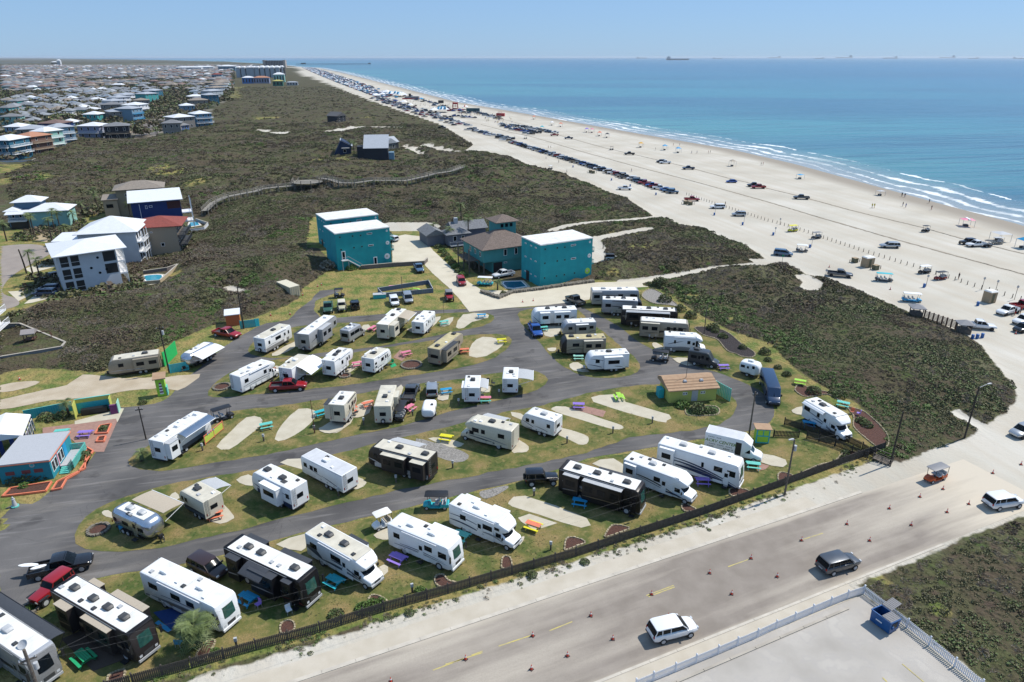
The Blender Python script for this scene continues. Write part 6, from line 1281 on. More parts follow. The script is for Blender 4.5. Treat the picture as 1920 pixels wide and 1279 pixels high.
for a, b in (((w+1.9,1.6),(w+1.9,6.5)),((w+.1,6.5),(w+1.9,6.5))):
 L = math.dist(a, b); k = int(L/.16)
 for i in range(k): s = (i+.5)/k; x, y = a[0]+(b[0]-a[0])*s, a[1]+(b[1]-a[1])*s; m.box(x-.05, x+.05, y-.05, y+.05,.3,1.35)
 m.bar((*a,1.3),(*b,1.3),.08); m.bar((*a,.5),(*b,.5),.08)
m.obj('porch_railing', AQUA, r)
for i in range(4): MB().box(w+.3, w+1.5,.9+i*.3,1.2+i*.3,.02,.12+.1*i).obj('step', AQUA, r)
m = MB()
for yy in (.9,2.2):
 for i in range(5): m.box(w+1.5, w+1.58,.9+i*.3,.98+i*.3,.1,1.3)
m.obj('stair_railing', AQUA, r)
p = G(*t('8',-160,905)); p1 = G(*t('8',130,850)); r = empty('event_tent',(*p,.02), math.atan2(p1[1]-p[1], p1[0]-p[0]), 'white marquee with blue trimmed sides behind the office', 'marquee'); w = math.dist(p, p1)+1.2; d = 6.5
m = MB(); m.side([(0,2.5),(w,2.5),(w,2.7),(w*.5,3.6),(0,2.7)],0, d); m.obj('canopy', WHITEP, r)
for i in range(6):
 y = d*i/5; MB().box(w-.08, w+.02, y-.08, y+.08,0,2.5).obj('tent_post', BWALL, r)
 if i < 5: hwin(r, 'R', y+d/10,1.4,1.,1.5, w, d, gl=GLASSB)
for i in range(5): MB().box(w*i/4.2, w*i/4.2+.5,-.05,.05,0,2.45).obj('blue_panel', BWALL, r)
tri_sheet('terrace', TW('8',[(320,650),(560,620),(870,580),(880,600),(780,830),(640,830),(540,740),(320,700)]),.05, BRICKP)
tri_sheet('terrace_edge', TW('8',[(560,600),(900,505),(930,505),(880,610),(870,582),(560,625)]),.056, PADC)
p = G(*t('8',570,585)); p1 = G(*t('8',830,545)); w = math.dist(p, p1); r = empty('bar_shelter',(*p,.03), math.atan2(p1[1]-p[1], p1[0]-p[0]), 'teal and yellow roofless bar shelter at the back of the brick terrace', 'shelter')
MB().box(0, w,1.9,2.,0,1.7).obj('back_wall', TURQ, r); MB().box(0, w,1.88,2.02,1.7,2.3).obj('yellow_band', mat('faded_yellow',(.5,.52,.12),.7), r); MB().box(-.1,0,0,2.,0,2.3).obj('end_wall', mat('faded_yellow',(0,0,0)), r); MB().box(w, w+.1,.6,2.,0,2.3).obj('end_wall', mat('faded_yellow',(0,0,0)), r)
MB().box(w+.1, w+1.1,-.3,.1,0,1.5).obj('purple_panel', mat('plum_paint',(.16,.04,.14),.7), r); MB().box(w+1.1, w+1.2,-.3,1.3,0,1.8).obj('lilac_panel', MINT, r)
MB().box(.6, w-.5,.8,1.6,.0,.9).obj('counter', BLACK, r); MB().box(-.1, w+.1,1.85,2.05,2.3,2.38).obj('top_rail', AQUA, r)
p = G(*t('8',190,590)); p1 = G(*t('8',550,520)); w = math.dist(p, p1); r = empty('garden_wall',(*p,.02), math.atan2(p1[1]-p[1], p1[0]-p[0]), 'long teal board wall behind the banana plants of the terrace', 'wall')
k = int(w/.3)
for i in range(k): MB().box(w*i/k, w*(i+.96)/k,0,.06,0,1.5).obj('board', TURQ, r)
MB().box(0, w,-.03,.09,1.5,1.56).obj('cap', AQUA, r)
def planter(k_, pts, label, fill=True):
 P_ = TW(k_, pts); c = np.mean(P_,0); r = empty('raised_planter',(*c,.05),0, label, 'planter', 'coral edged planters'); n = len(P_)
 for i in range(n):
  a = np.array(P_[i])-c; b = np.array(P_[(i+1) % n])-c; MB().bar((*a,.12),(*b,.12),.16,.24).obj('edge_board', CORAL, r)
 tri_sheet('soil',[tuple(np.array(q)-c) for q in P_],.06, MULCH, parent=r, kind=None); return c
planter('8',[(715,700),(750,640),(835,625),(805,695)], 'square coral planter full of greenery on the terrace'); planter('8',[(722,760),(740,725),(795,718),(780,758)], 'small coral planter on the terrace')
planter('8',[(20,1170),(80,1110),(390,1060),(345,1130),(230,1145)], 'long coral edged bed in front of the office'); planter('8',[(390,1125),(430,1060),(640,960),(650,800),(700,830),(590,990),(500,1040),(460,1110)], 'coral edged bed wrapping the office porch')
p = G(*t('8',1190,415)); r = empty('entrance_sign',(*p,.02), R(20), 'lime sign tower with a striped lighthouse painted on it, at the park entrance', 'sign')
MB().box(-.1,1.2,0,1.0,0,3.0).obj('tower', LIME, r); shed(r,-.1,1.2,0,1.,3.0,3.5, TERR,.3);
for i in range(4): MB().box(.28+.03*i,.82-.03*i,-.02,-.001,.35+.5*i,.6+.5*i).obj('white_band', WHITEP, r); MB().box(.3+.03*i,.8-.03*i,-.02,-.001,.601+.5*i,.849+.5*i).obj('plum_band', mat('plum_paint',(0,0,0)), r)
MB().box(1.25,1.4,-.1,1.1,0,1.5).obj('aqua_side', AQUA, r)
p = G(*t('L',1240,540)); r = empty('park_booth',(*p,.03), R(-6), 'lime booth with teal corner boards standing by the camp fence', 'booth'); w, d = 1.75,1.3
MB().box(0, w,0, d,0,2.2).obj('wall', LIME, r); MB().box(-.25, w+.25,-.2, d+.3,2.2,2.3).obj('roof', TERR, r)
for x in (-.03, w-.12): MB().box(x, x+.15,-.04,.1,0,2.2).obj('corner_board', TURQ, r)
for z in (0.,1.05,2.02): MB().box(.121, w-.121,-.03,-.001, z, z+.16).obj('rail', TURQ, r)
MB().box(.82,.94,-.03,-.001,1.215,2.015).obj('mullion', TURQ, r)
p = G(*t('5',262,880)); p1 = G(*t('5',333,862)); r = empty('storage_container',(*p,.02), math.atan2(p1[1]-p[1], p1[0]-p[0]), 'cream storage container at the edge of the dune scrub', 'container'); w = 2.4; d = 6.0
CRM = mat('cream_steel',(.50,.45,.33),.6, var=.1); MB().box(0, w,0, d,.1,2.55).obj('body', CRM, r); MB().box(-.03, w+.03,-.03, d+.03,2.55,2.62).obj('roof', mat('cream_roof',(.62,.57,.44),.6), r)
for sx_ in (-.035, w+.0):
 m = MB()
 for i in range(20): m.box(sx_, sx_+.035,.15+i*.29,.3+i*.29,.2,2.45)
 m.obj('corrugation', CRM, r)
for x in (.1, w/2+.02): MB().box(x, x+w/2-.12,-.04,-.001,.2,2.45).obj('door', CRM, r)
for x in (.4,.9,1.5,2.): MB().bar((x,-.07,.15),(x,-.07,2.5),.04).obj('lock_bar', STEEL, r)
p = G(*t('4',1700,1090)); r = empty('garden_shed',(*p,.02), R(20), 'orange shed with white roof beside the service road', 'shed'); MB().box(0,2.6,0,2.6,0,2.3).obj('wall', mat('orange_board',(.5,.13,.05),.75), r); shed(r,0,2.6,0,2.6,2.3,2.6, MROOF,.2); MB().box(2.601,2.65,.5,2.1,.1,2.).obj('door', mat('orange_light',(.7,.3,.08),.7), r)
def panel_wall(name, label, pts, h, m_, n_board=.25, cat='fence', cap=None, z=.02, maxn=300):
 P_ = np.array([G(*q) for q in pts]); c = P_[0]; r = empty(name,(*c, z),0, label, cat); cnt = 0; extra_ = MB()
 for a, b in zip(P_[:-1], P_[1:]):
  a = a-c; b = b-c; L = np.hypot(*(b-a)); k = max(1, int(round(L/n_board)))
  for i in range(k):
   s0 = i/k; s1 = (i+.94)/k; mb = MB() if cnt < maxn else extra_; mb.bar((*(a+(b-a)*s0), h/2),(*(a+(b-a)*s1), h/2),.06, h); cnt += 1
   if mb is not extra_: mb.obj('board', m_, r)
  if cap: MB().bar((*a, h+.03),(*b, h+.03),.12,.06).obj('cap', cap, r)
  MB().box(a[0]-.07, a[0]+.07, a[1]-.07, a[1]+.07,0, h+.12).obj('post', m_, r)
 if extra_.v: extra_.obj('boards', m_, r)['kind'] = 'stuff'
 return r
panel_wall('screen_fence', 'teal board screen at the foot of the pole by the orange shed',[t('4',1805,1105), t('4',1918,1090),(487,611)],1.6, TURQ)
panel_wall('screen_fence', 'low teal board screen beside the aluminium trailer',[t('8',1280,240), t('8',1420,215)],1.6, TURQ)
panel_wall('screen_fence', 'tall bright green board screen rising beside the aluminium trailer',[t('8',1235,190), t('8',1330,95)],2.6, mat('bright_green_board',(.02,.45,.12),.6))
GRYB = mat('grey_blue_board',(.12,.16,.24),.7)
panel_wall('pet_yard_fence', 'grey and teal board fence round the small pet yard',[(709,548),(804,533),(812,549),(718,558),(709,548)],1.0, GRYB,.4, cap=LGREY)
p = G(700,561); r = empty('entry_box',(*p,.02), R(10), 'teal entry box at the corner of the pet yard', 'shelter'); MB().box(0,2.8,0,1.4,0,.9).obj('wall', TURQ, r); MB().box(-.05,2.85,-.05,1.45,.9,.96).obj('rim', LGREY, r)
p = G(722,541); r = empty('pet_ramp',(*p,.02), R(5), 'pink agility ramp in the pet yard', 'ramp'); m = MB(); m.side([(0,0),(1,.6),(2.6,.6),(2.6,.5),(1,.5),(.2,0)],0,.5); m.obj('plank', PINK, r); MB().box(1.2,1.3,.1,.4,0,.5).obj('trestle', PINK, r)
p = G(765,544); r = empty('pet_ramp',(*p,.02), R(-15), 'lime agility ramp in the pet yard', 'ramp'); m = MB(); m.side([(0,.0),(1.2,.5),(2.4,.5),(3.6,0),(3.3,0),(2.3,.4),(1.3,.4),(.3,0)],0,.5); m.obj('plank', LIME, r)
def low_wall(name, label, pts, h, m_, th=.25, cat='wall', z=0.):
 P_ = np.array([G(*q) for q in pts]); c = P_[0]; r = empty(name,(*c, z),0, label, cat)
 for a, b in zip(P_[:-1], P_[1:]): MB().bar((*(a-c), h/2),(*(b-c), h/2), th, h).obj('wall_section', m_, r); MB().bar((*(a-c), h+.04),(*(b-c), h+.04), th+.1,.08).obj('coping', CONC, r)
 return r
BRK = mat('grey_brick',(.19,.165,.155),.9, var=.2, scale=4., bump=.3)
low_wall('brick_wall', 'low grey wall in front of the nearer twin teal box house',[t('5',790,660), t('5',1020,640), t('5',1260,625), t('5',1285,600)],1.0, BRK)
low_wall('concrete_wall', 'concrete wall round the sand yard at the left edge',[(-10,617),(40,616), t('4',500,1245), t('4',470,1279),(0,680)],1.1, mat('grey_block',(.2,.2,.2),.9))
low_wall('pool_wall', 'white curved pool wall beside the royal blue house',[t('4',1470,300), t('4',1560,330), t('4',1530,365), t('4',1300,400)],.9, WWALL)
low_wall('pool_wall', 'sand coloured pool wall below the white three-storey house',[t('4',1340,640), t('4',1200,765), t('4',1080,775)],.8, mat('sand_block',(.42,.34,.22),.9)); low_wall('pool_wall', 'grey garden wall above the turquoise pool of the white houses',[t('4',1075,695), t('4',1250,670), t('4',1340,640)],.8, BRK)
low_wall('terrace_wall', 'white wall along the houses at the left edge of the scrub',[(0,305),(60,303),(90,290)],.8, WWALL)
r = empty('rubble_wall',(*G(960,545),.04),0, 'rubble stone border between the swimming pool and the concrete drive', 'stone border'); c0 = np.array(G(960,545)); st = [G(*q) for q in [t('5',1690,835), t('5',1820,880),(960,550), t('6',200,815), t('6',400,785), t('6',620,755)]]
rocks = []
for k in range(4):
 v = [];
 for i in range(8): v.append(tuple(np.array([(-1,1)[i & 1],(-1,1)[(i >> 1) & 1],(-1,1)[i >> 2]])*rng.uniform(.24,.42,3)))
 rocks.append(mesh('stone', v,[(0,2,3,1),(4,5,7,6),(0,1,5,4),(2,6,7,3),(0,4,6,2),(1,3,7,5)], mat('grey_boulder',(.28,.25,.2),.95, var=.3, scale=2., bump=.5)))
for a, b in zip(st[:-1], st[1:]):
 L = math.dist(a, b)
 for i in range(int(L/.55)):
  for off in (0,.6): s = (i+random.random()*.5)/(L/.55); x = a[0]+(b[0]-a[0])*s-c0[0]; y = a[1]+(b[1]-a[1])*s-c0[1]+off; mobj('stone', rocks[random.randrange(4)], r,(x, y,.2), random.uniform(0,6))
POOL = mat('pool_water',(.03,.30,.42),.08, var=.1, scale=1.5, bump=.15, bscale=3., spec=.6); POOLD = mat('pool_water_dark',(.01,.12,.2),.08, bump=.15, bscale=3., spec=.6)
def pool(label, pts, m_, rim=PADC):
 P_ = np.array([G(*q) for q in pts]); c = P_.mean(0); r = empty('swimming_pool',(*c,.05),0, label, 'pool'); Q_ = [tuple(q-c) for q in P_]
 tri_sheet('deck',[tuple(np.array(q)*1.28) for q in Q_],.02, rim, parent=r, kind=None); tri_sheet('water', Q_,.04, m_, parent=r, kind=None)
 for i in range(len(Q_)): MB().bar((*Q_[i],.05),(*Q_[(i+1) % len(Q_)],.05),.25,.08).obj('coping', WHITEP, r)
pool('dark teal pool in front of the box house with the lime emblem',[t('5',1850,770), t('6',-60,755), t('6',70,750), t('6',110,790), t('6',10,805), t('5',1880,800)], POOLD)
pool('turquoise pool behind the white three-storey house', smooth_poly([t('4',1075,715), t('4',1130,705), t('4',1215,705), t('4',1205,745), t('4',1130,768), t('4',1095,750)],2), POOL)
pool('turquoise pool beside the royal blue house',[t('4',1420,310), t('4',1480,305), t('4',1500,330), t('4',1410,345)], POOL)
p = G(48,650); r = empty('playset',(*p,.05), R(20), 'dark red wooden playset with grey roof in the walled sand yard', 'playset')
for x in (0,1.6):
 for y in (0,1.6): MB().box(x, x+.12, y, y+.12,0,2.3).obj('post', WOODB, r)
MB().box(0,1.72,0,1.72,1.1,1.2).obj('platform', WOODB, r); hiproof(r,0,1.7,0,1.7,2.3,.6, mat('grey_tin',(.3,.27,.26),.7),.3, gable='x'); m = MB(); m.bar((1.7,.8,2.2),(4.2,.8,2.2),.12); m.bar((4.2,.8,2.2),(4.6,0,0),.1); m.bar((4.2,.8,2.2),(4.6,1.6,0),.1); m.obj('swing_frame', WOODB, r); m = MB(); m.bar((-.1,.8,1.15),(-2.2,.8,.1),.5,.06); m.obj('slide', WOODB, r)
# ------------------------------------------------------------------ fences of the camp
def picket_fence(name, label, P_, h, m_, postm, sp=.16, pw=.09, post_every=2.4, quota=300, z=.0, cat='picket fence', vis=None, posth=.1, pt=.03, pointed=False, group=None):
 """posts, rails and pickets one by one; pickets past the quota are joined into one part"""
 P_ = [np.array(q, float) for q in P_]; c = P_[0].copy(); r = empty(name,(float(c[0]), float(c[1]), z),0, label, cat, group)
 tot = sum(np.hypot(*(b-a)) for a, b in zip(P_[:-1], P_[1:])); segs = []
 sh = {}
 m = MB(); m.box(-pw/2, pw/2,-pt/2, pt/2,.06, h) if not pointed else m.side([(-pw/2,.06),(pw/2,.06),(pw/2, h-.06),(0, h),(-pw/2, h-.06)],-pt/2, pt/2)
 pm = m.mesh('picket', m_); m = MB(); m.box(-.06,.06,-.06,.06,0, h+posth); m.frus(-.08,.08,-.08,.08, h+posth, h+posth+.06,.05); pom = m.mesh('post', postm)
 cands = []
 for a, b in zip(P_[:-1], P_[1:]):
  L = np.hypot(*(b-a)); d = (b-a)/L; an = math.atan2(d[1], d[0])
  for zz_ in (h*.22, h*.78): MB().bar((*(a-c+np.array((-d[1], d[0]))*.04), zz_),(*(b-c+np.array((-d[1], d[0]))*.04), zz_),.04,.08).obj('rail', m_, r)
  k = max(1, int(round(L/post_every)))
  for i in range(k): mobj('post', pom, r,(*(a-c+d*L*i/k+np.array((-d[1], d[0]))*.05),0), an)
  k = int(L/sp)
  for i in range(k): cands.append((tuple(a-c+d*(i+.5)*sp), an))
 b = P_[-1]; mobj('post', pom, r,(*(b-c),0), an)
 cands.sort(key=lambda q: math.hypot(q[0][0]+c[0], q[0][1]+c[1]))
 for (x, y), an in cands[:quota]: mobj('picket', pm, r,(x, y,0), an+random.uniform(-.03,.03))
 if len(cands) > quota:
  m = MB()
  for (x, y), an in cands[quota:]:
   ca, sa = cos(an)*pw/2, sin(an)*pw/2; na, nb = -sin(an)*pt/2, cos(an)*pt/2
   m.add([(x-ca-na, y-sa-nb,.06),(x+ca-na, y+sa-nb,.06),(x+ca+na, y+sa+nb,.06),(x-ca+na, y-sa+nb,.06),(x-ca-na, y-sa-nb, h),(x+ca-na, y+sa-nb, h),(x+ca+na, y+sa+nb, h),(x-ca+na, y-sa+nb, h)],[(4,5,6,7),(0,1,5,4),(1,2,6,5),(2,3,7,6),(3,0,4,7)])
  m.obj('pickets', m_, r)['kind'] = 'stuff'
 return r
picket_fence('picket_fence', 'long weathered board fence between the camp lawn and the sandy road', W([(150,1312),(250,1284),(360,1253),(480,1219),(600,1186),(720,1147),(840,1113),(960,1078),(1080,1044),(1200,1004),(1320,965),(1440,922),(1500,900),(1560,878),(1630,853),(1658,843)]),1.2, WOODF, WOODF,.155,.128)
picket_fence('picket_fence', 'dark curved fence behind the cabover motorhome at the mulch garden', TW('N',[(240,775),(480,850),(760,920),(1000,980),(1200,1050),(1400,1150),(1590,1270)]),1.15, WOODD, WOODD,.16,.11, quota=120)
picket_fence('picket_fence', 'dark curved fence on the camp lawn ending at the beach steps', TW('N',[(575,980),(760,1030),(1000,1100),(1250,1200),(1480,1290)]),1.15, WOODD, WOODD,.16,.11, quota=100)
picket_fence('picket_fence', 'short straight dark fence beside the lime booth', TW('N',[(80,955),(455,965)]),1.05, WOODD, WOODD,.2,.12, quota=60)
WF = [G(*q) for q in (t('e',930,1325), t('e',1060,1272), t('e',1225,1205), t('e',1380,1140), t('e',1545,1072), t('e',1690,1010), t('e',1840,947), t('f',60,882), t('f',200,823), t('f',335,765), t('f',470,708), t('f',595,657), t('f',712,618))]
VIN = mat('white_vinyl',(.74,.75,.78),.4, var=.03)
picket_fence('white_fence', 'white picket fence running along the road side of the pale lot', WF,1.0, VIN, VIN,.13,.07, post_every=2.2, quota=120)
picket_fence('white_fence', 'white picket fence between the pale lot and the dune scrub',[WF[-1], G(*t('f',880,745)), G(*t('f',1035,870)), G(*t('f',1200,1005)), G(*t('f',1390,1165)), G(*t('f',1590,1330)), G(*t('f',1800,1500))],1.0, VIN, VIN,.16,.09, post_every=2.4, quota=160)
p = G(*t('b',790,880)); r = empty('beach_stairs',(*p,0), R(-38), 'small wooden beach stair at the fence corner', 'stairs')
for i in range(5): MB().box(i*.45, i*.45+.42,-.7,.7,.35-.07*i,.42-.07*i).obj('tread', WOODG, r)
m = MB()
for y in (-.72,.72):
 for x in (0,1.1,2.2): m.box(x-.05, x+.05, y-.05, y+.05,0,1.3-x*.15)
 m.bar((0, y,1.25),(2.2, y,.95),.08); m.bar((0, y,.75),(2.2, y,.5),.06)
m.obj('handrail', WOODG, r)
p0 = np.array(G(*t('O',305,905))); p1 = np.array(G(*t('O',530,1075))); w = float(np.hypot(*(p1-p0))); r = empty('dumpster',(*p0,.03), math.atan2(*(p1-p0)[::-1]), 'blue rubbish skip with one lid thrown open in the pale lot corner', 'skip'); d = 1.5; h = 1.45; BL = mat('skip_blue',(.01,.09,.27),.45, var=.12, scale=3.)
w = max(w,2.0)
m = MB(); m.add([(0,.1,.12),(w,.1,.12),(w, d-.1,.12),(0, d-.1,.12),(0,0, h),(w,0, h),(w, d, h-.15),(0, d, h-.15)],[(3,2,1,0),(0,1,5,4),(1,2,6,5),(2,3,7,6),(3,0,4,7)]); m.obj('bin', BL, r)
m = MB(); m.add([(.05,.12,.2),(w-.05,.12,.2),(w-.05, d-.12,.2),(.05, d-.12,.2)],[(0,1,2,3)]); m.obj('bin_floor', BLACK, r)
for a, b in (((0,0, h),(w,0, h)),((w,0, h),(w, d, h-.15)),((w, d, h-.15),(0, d, h-.15)),((0, d, h-.15),(0,0, h))): MB().bar(a, b,.1,.08).obj('rim', BL, r)
m = MB(); m.box(w*.5, w-.03,.02, d-.03,0,.05);
for i in range(6): m.box(w*.52+i*w*.075, w*.55+i*w*.075,.05, d-.06,.05,.1)
o = m.obj('lid', MGREY, r); o.location = (0,0, h+.03); o.rotation_euler = (R(-5),0,0)
m = MB(); m.box(0, w*.48,0, d,0,.05)
for i in range(6): m.box(.03+i*w*.075,.09+i*w*.075,.05, d-.06,.05,.1)
o = m.obj('lid', MGREY, r); o.location = (0, d+.05, h-.1); o.rotation_euler = (R(8),0,0); o['label'] = 'open lid tipped over the back'
for x in (-.12, w): MB().box(x, x+.12,.3,.5,.6,.9).obj('lifting_pocket', BL, r)
MB().box(w*.5, w*.5+.02,.001,.002,0,.01)
MB().box(w*.3, w*.6,-.03,.02,.75,.85).obj('sign_sticker', WHITEP, r); MB().box(w+.0, w+.03,.35, d-.4,.55,1.15).obj('side_door', BLACK, r)
for x in (.2, w-.2):
 for y in (.25, d-.25): MB().cyl((x, y-.04,.09),.09,.09,.08,10, 'y').obj('castor', BLACK, r)
conem = lathe([(.19,.0),(.19,.03),(.13,.035),(.025,.68),(.0,.70)],10); CM_ = conem.mesh('cone_body', CONE, True); CB_ = MB().box(-.21,.21,-.21,.21,0,.035).mesh('cone_base', mat('cone_base',(.05,.03,.03),.7)); CW_ = lathe([(.098,.33),(.075,.46),(.07,.46)],10).mesh('white_band', WHITEP, True)
cones = sorted([t(k, x, y) for k, x, y in [('e',1790,355),('e',1480,465),('e',1045,625),('e',590,785),('e',155,935),('e',755,960),('e',415,1085),('e',145,1185),('e',1170,795),('e',1645,622),('d',1570,1110),('d',1010,1279),
   ('f',590,98),('f',250,220),('f',760,222),('f',68,492),('f',1072,105),('f',1340,8),('b',1895,925),('b',1683,990),('b',1310,1110),('b',1137,1168),('b',908,1255),('b',1503,1222)]])
def cone(u, v, label, sc=1., group='orange cones dividing the sandy road'):
 p = G(u, v); r = empty('traffic_cone',(*p,.02), random.uniform(0,6), label, 'traffic cone', group, sc)
 mobj('cone_body', CM_, r); mobj('cone_base', CB_, r); mobj('white_band', CW_, r)
for i,(u, v) in enumerate(cones): cone(u, v, 'orange road cone, %s counting from the left of the photo' % ordn(i+1),.85)
for (k, x, y, l) in [('M',190,812, 'orange cone on the concrete drive, right one of two'),('M',0,835, 'orange cone on the concrete drive, left one of two'),('5',110,1008, 'orange cone at the edge of the scrub near the long trailer'),('5',255,1000, 'orange cone beside the service track bend'),('4',145,1279, ''),('5',350,855, 'orange cone in front of the cream container'),
                     ('5',462,790, 'orange stake cone left of the asphalt spur'),('5',490,778, 'orange stake cone right of its twin by the scrub'),('7',458,645, 'orange cone beside the dark pickup on the beach'),('7',915,812, 'orange cone on the sand below the teal-roofed buggy'),('7',1855,1145, 'orange cone beside the parked trucks at the beach edge'),('8',148,290, 'orange cone on the sandy track at the far left')]:
 if l: cone(*t(k, x, y), l,1.0, 'orange cones off the road')
def pole(name, label, b, h, m_=WOODD, r0=.13, arm=None, lamp=None, trans=False, lean=None, cat='utility pole', shortarm=True):
 p = G(*b); r = empty(name,(*p,0), R(20), label, cat, 'poles')
 m = MB(); m.cyl((0,0,0), r0, r0*.7, h,10); m.obj('shaft', m_, r)
 if arm:
  m = MB(); m.box(-arm, arm,-.06,.06, h-.5, h-.38); m.obj('cross_arm', m_, r)
  for x in (-arm+.1,0, arm-.1): MB().cyl((x,0, h-.38),.05,.04,.16,6).obj('insulator', LGREY, r)
 if trans: m = MB(); m.cyl((.3,0, h-1.6),.2,.2,.7,12); m.obj('transformer', LGREY, r)
 if lamp:
  m = MB(); m.bar((0,0, h-.2),(lamp,0, h+.15),.07); m.obj('lamp_arm', STEEL, r); m = MB(); m.loft([(lamp-.1,.1, h+.06, h+.18,.04),(lamp+.5,.14, h+.06, h+.2,.05),(lamp+.65,.06, h+.1, h+.16,.02)]); m.obj('lamp_head', LGREY, r)
 return r
r = pole('street_lamp', 'street lamp with horizontal arm standing in the dune scrub at the right',(1808,822),8.2, WOODD, lamp=1.6, cat='street lamp')
pole('utility_pole', 'bare pole at the scrub edge beside the beach stair',(1669,871),8.0)
pole('utility_pole', 'pole with a white transformer outside the camp fence',(1471,928),7.9, WOODG, trans=True, lamp=-.8)
pole('utility_pole', 'pole with small brackets behind the lettered box truck', t('a',1775,705),7.0, WOODG, arm=.45)
pole('utility_pole', 'pole with transformer between the beige trailer and the green screen', t('8',1268,235),8.6, WOODD, trans=True, arm=.6)
pole('utility_pole', 'tall leaning pole beside the orange shed', t('4',1828,1105),8.8, WOODD); pole('utility_pole', 'grey pole rising from the dark mulch bed at the upper right', t('6',1438,1148),6.1, WOODG, r0=.1)
pole('utility_pole', 'dark pole with a white lamp bracket at the end of the longest white trailer', t('8',1095,735),5.2, WOODD, r0=.1, arm=.5); pole('utility_pole', 'grey pole standing inside the pet yard fence', t('5',1100,880),5.2, WOODG, r0=.09)
pole('flag_pole', 'thin rod with a white box on the empty kidney pad', t('9',440,690),5.4, mat('rust_red',(.12,.04,.03),.7),.06, cat='pole'); pole('sign_post', 'thin post beside the topmost camp road', t('5',1408,1000),3.6, DGREY,.035, cat='pole'); pole('sign_post', 'short thick post on the sand right of the teal box house', t('6',682,505),2.2, WOODD,.12, cat='pole')
pole('utility_pole', 'faint pole among the open dunes with crossarm, near the far houses',(425,258),9, WOODG,.12, arm=1.); pole('utility_pole', 'faint pole among the open dunes left of the dark compound',(610,292),8.5, WOODG,.12, arm=1.); pole('utility_pole', 'small pole in the bright grass beside the boardwalk start',(402,352),6, WOODD,.12)
pole('utility_pole', 'thin pole with crossarm in the scrub above the garden slope',(1350,575),3.4, WOODD,.1, arm=.7)
tp = G(46,1222,9.0); r = empty('utility_pole',(*tp,0), R(35), 'tall pole with brackets and wires at the bottom left corner', 'utility pole', 'poles'); MB().cyl((0,0,0),.15,.11,9.2,10).obj('shaft', WOODG, r)
m = MB(); m.box(-.6,.6,-.06,.06,8.1,8.22); m.bar((-.5,0,8.1),(0,0,7.6),.05); m.obj('cross_arm', WOODG, r)
for x in (-.5,.5): MB().cyl((x,0,8.22),.07,.05,.2,8).obj('insulator', LGREY, r)
MB().cyl((.35,.1,7.0),.17,.17,.6,12).obj('transformer', LGREY, r)
def wire(label, A_, B_, sag=.8, th=.012):
 m = MB(); A_ = np.array(A_, float); B_ = np.array(B_, float); n = 14; prev = None
 for i in range(n+1):
  s = i/n; q_ = A_+(B_-A_)*s; q_ = q_-np.array((0,0, sag*4*s*(1-s)))
  if prev is not None: m.bar(prev, q_, th, n=3)
  prev = q_
 tag(m.obj('power_line', mat('cable',(.1,.1,.1),.6)), label, 'cable', 'power lines along the camp fence')
qa = G(1471,928); wire('upper cable from the corner pole along the camp fence',(tp[0], tp[1],8.5),(*qa,7.6),1.6); wire('lower cable from the corner pole along the camp fence',(tp[0], tp[1],7.9),(*qa,6.9),1.9)
qb = G(1669,871); wire('cable between the transformer pole and the bare pole',(*qa,7.5),(*qb,7.6),.5); wire('service cable dropping to the black and beige motorhome lawn',(tp[0], tp[1],8.0),(*G(330,1150),4.0),.8)
for i,(k, x, y) in enumerate([('9',60,750),('9',440,685),('9',808,625),('9',1475,950),('9',1050,1060),('9',620,1160),('a',755,690),('a',1050,615),('a',412,765),('a',165,1160),('8',1520,820),('d',1172,610),('e',290,290),('c',1775,1020),('C',80,720),('C',685,580),('F',1470,640),('A',1255,785),('A',1355,780),('A',985,600),('A',695,430),('H',275,480),('5',735,1075+3000)]):
 if y > 2000: continue
 p = G(*t(k, x, y)); r = empty('power_pedestal',(*p,.03), R(random.uniform(-20,30)), 'small grey hook-up pedestal, %s counting along the camp sites from the photo\'s lower left' % ordn(i+1), 'power pedestal', 'hook-up pedestals'); MB().box(-.09,.09,-.07,.07,0,1.0).obj('post', WOODG, r); MB().box(-.14,.14,-.1,.1,.75,1.15).obj('meter_box', LGREY, r)
def bed(k, pts, label, m_=MULCH, stone=STONE, closed=False, cat='flower bed', sp=.32):
 P_ = TW(k, pts); P_ = smooth_poly(P_,3); c = np.mean(P_,0); r = empty('garden_bed',(*c,.04),0, label, cat, 'mulched garden beds'); Q_ = [tuple(np.array(q)-c) for q in P_]
 tri_sheet('mulch', Q_,.02, m_, parent=r, kind=None)
 m = MB(); n = len(Q_)
 for i in range(n):
  a = np.array(Q_[i]); b = np.array(Q_[(i+1) % n]); L = np.hypot(*(b-a)); kk = max(1, int(L/sp)); an = math.atan2(*(b-a)[::-1])
  for j in range(kk):
   q_ = a+(b-a)*(j+.5)/kk; s = random.uniform(.8,1.2); l_ = L/kk*.46; hh = .13*s; ca, sa = cos(an), sin(an); w_ = .1*s
   cs = [(-l_,-w_),(l_,-w_),(l_, w_),(-l_, w_)]; m.add([(q_[0]+x*ca-y*sa, q_[1]+x*sa+y*ca,0) for x, y in cs]+[(q_[0]+x*.8*ca-y*.7*sa, q_[1]+x*.8*sa+y*.7*ca, hh) for x, y in cs],[(4,5,6,7),(0,1,5,4),(1,2,6,5),(2,3,7,6),(3,0,4,7)])
 m.obj('stones', stone, r)['kind'] = 'stuff'; return r
bd = 'small mulched bed against the camp fence, '
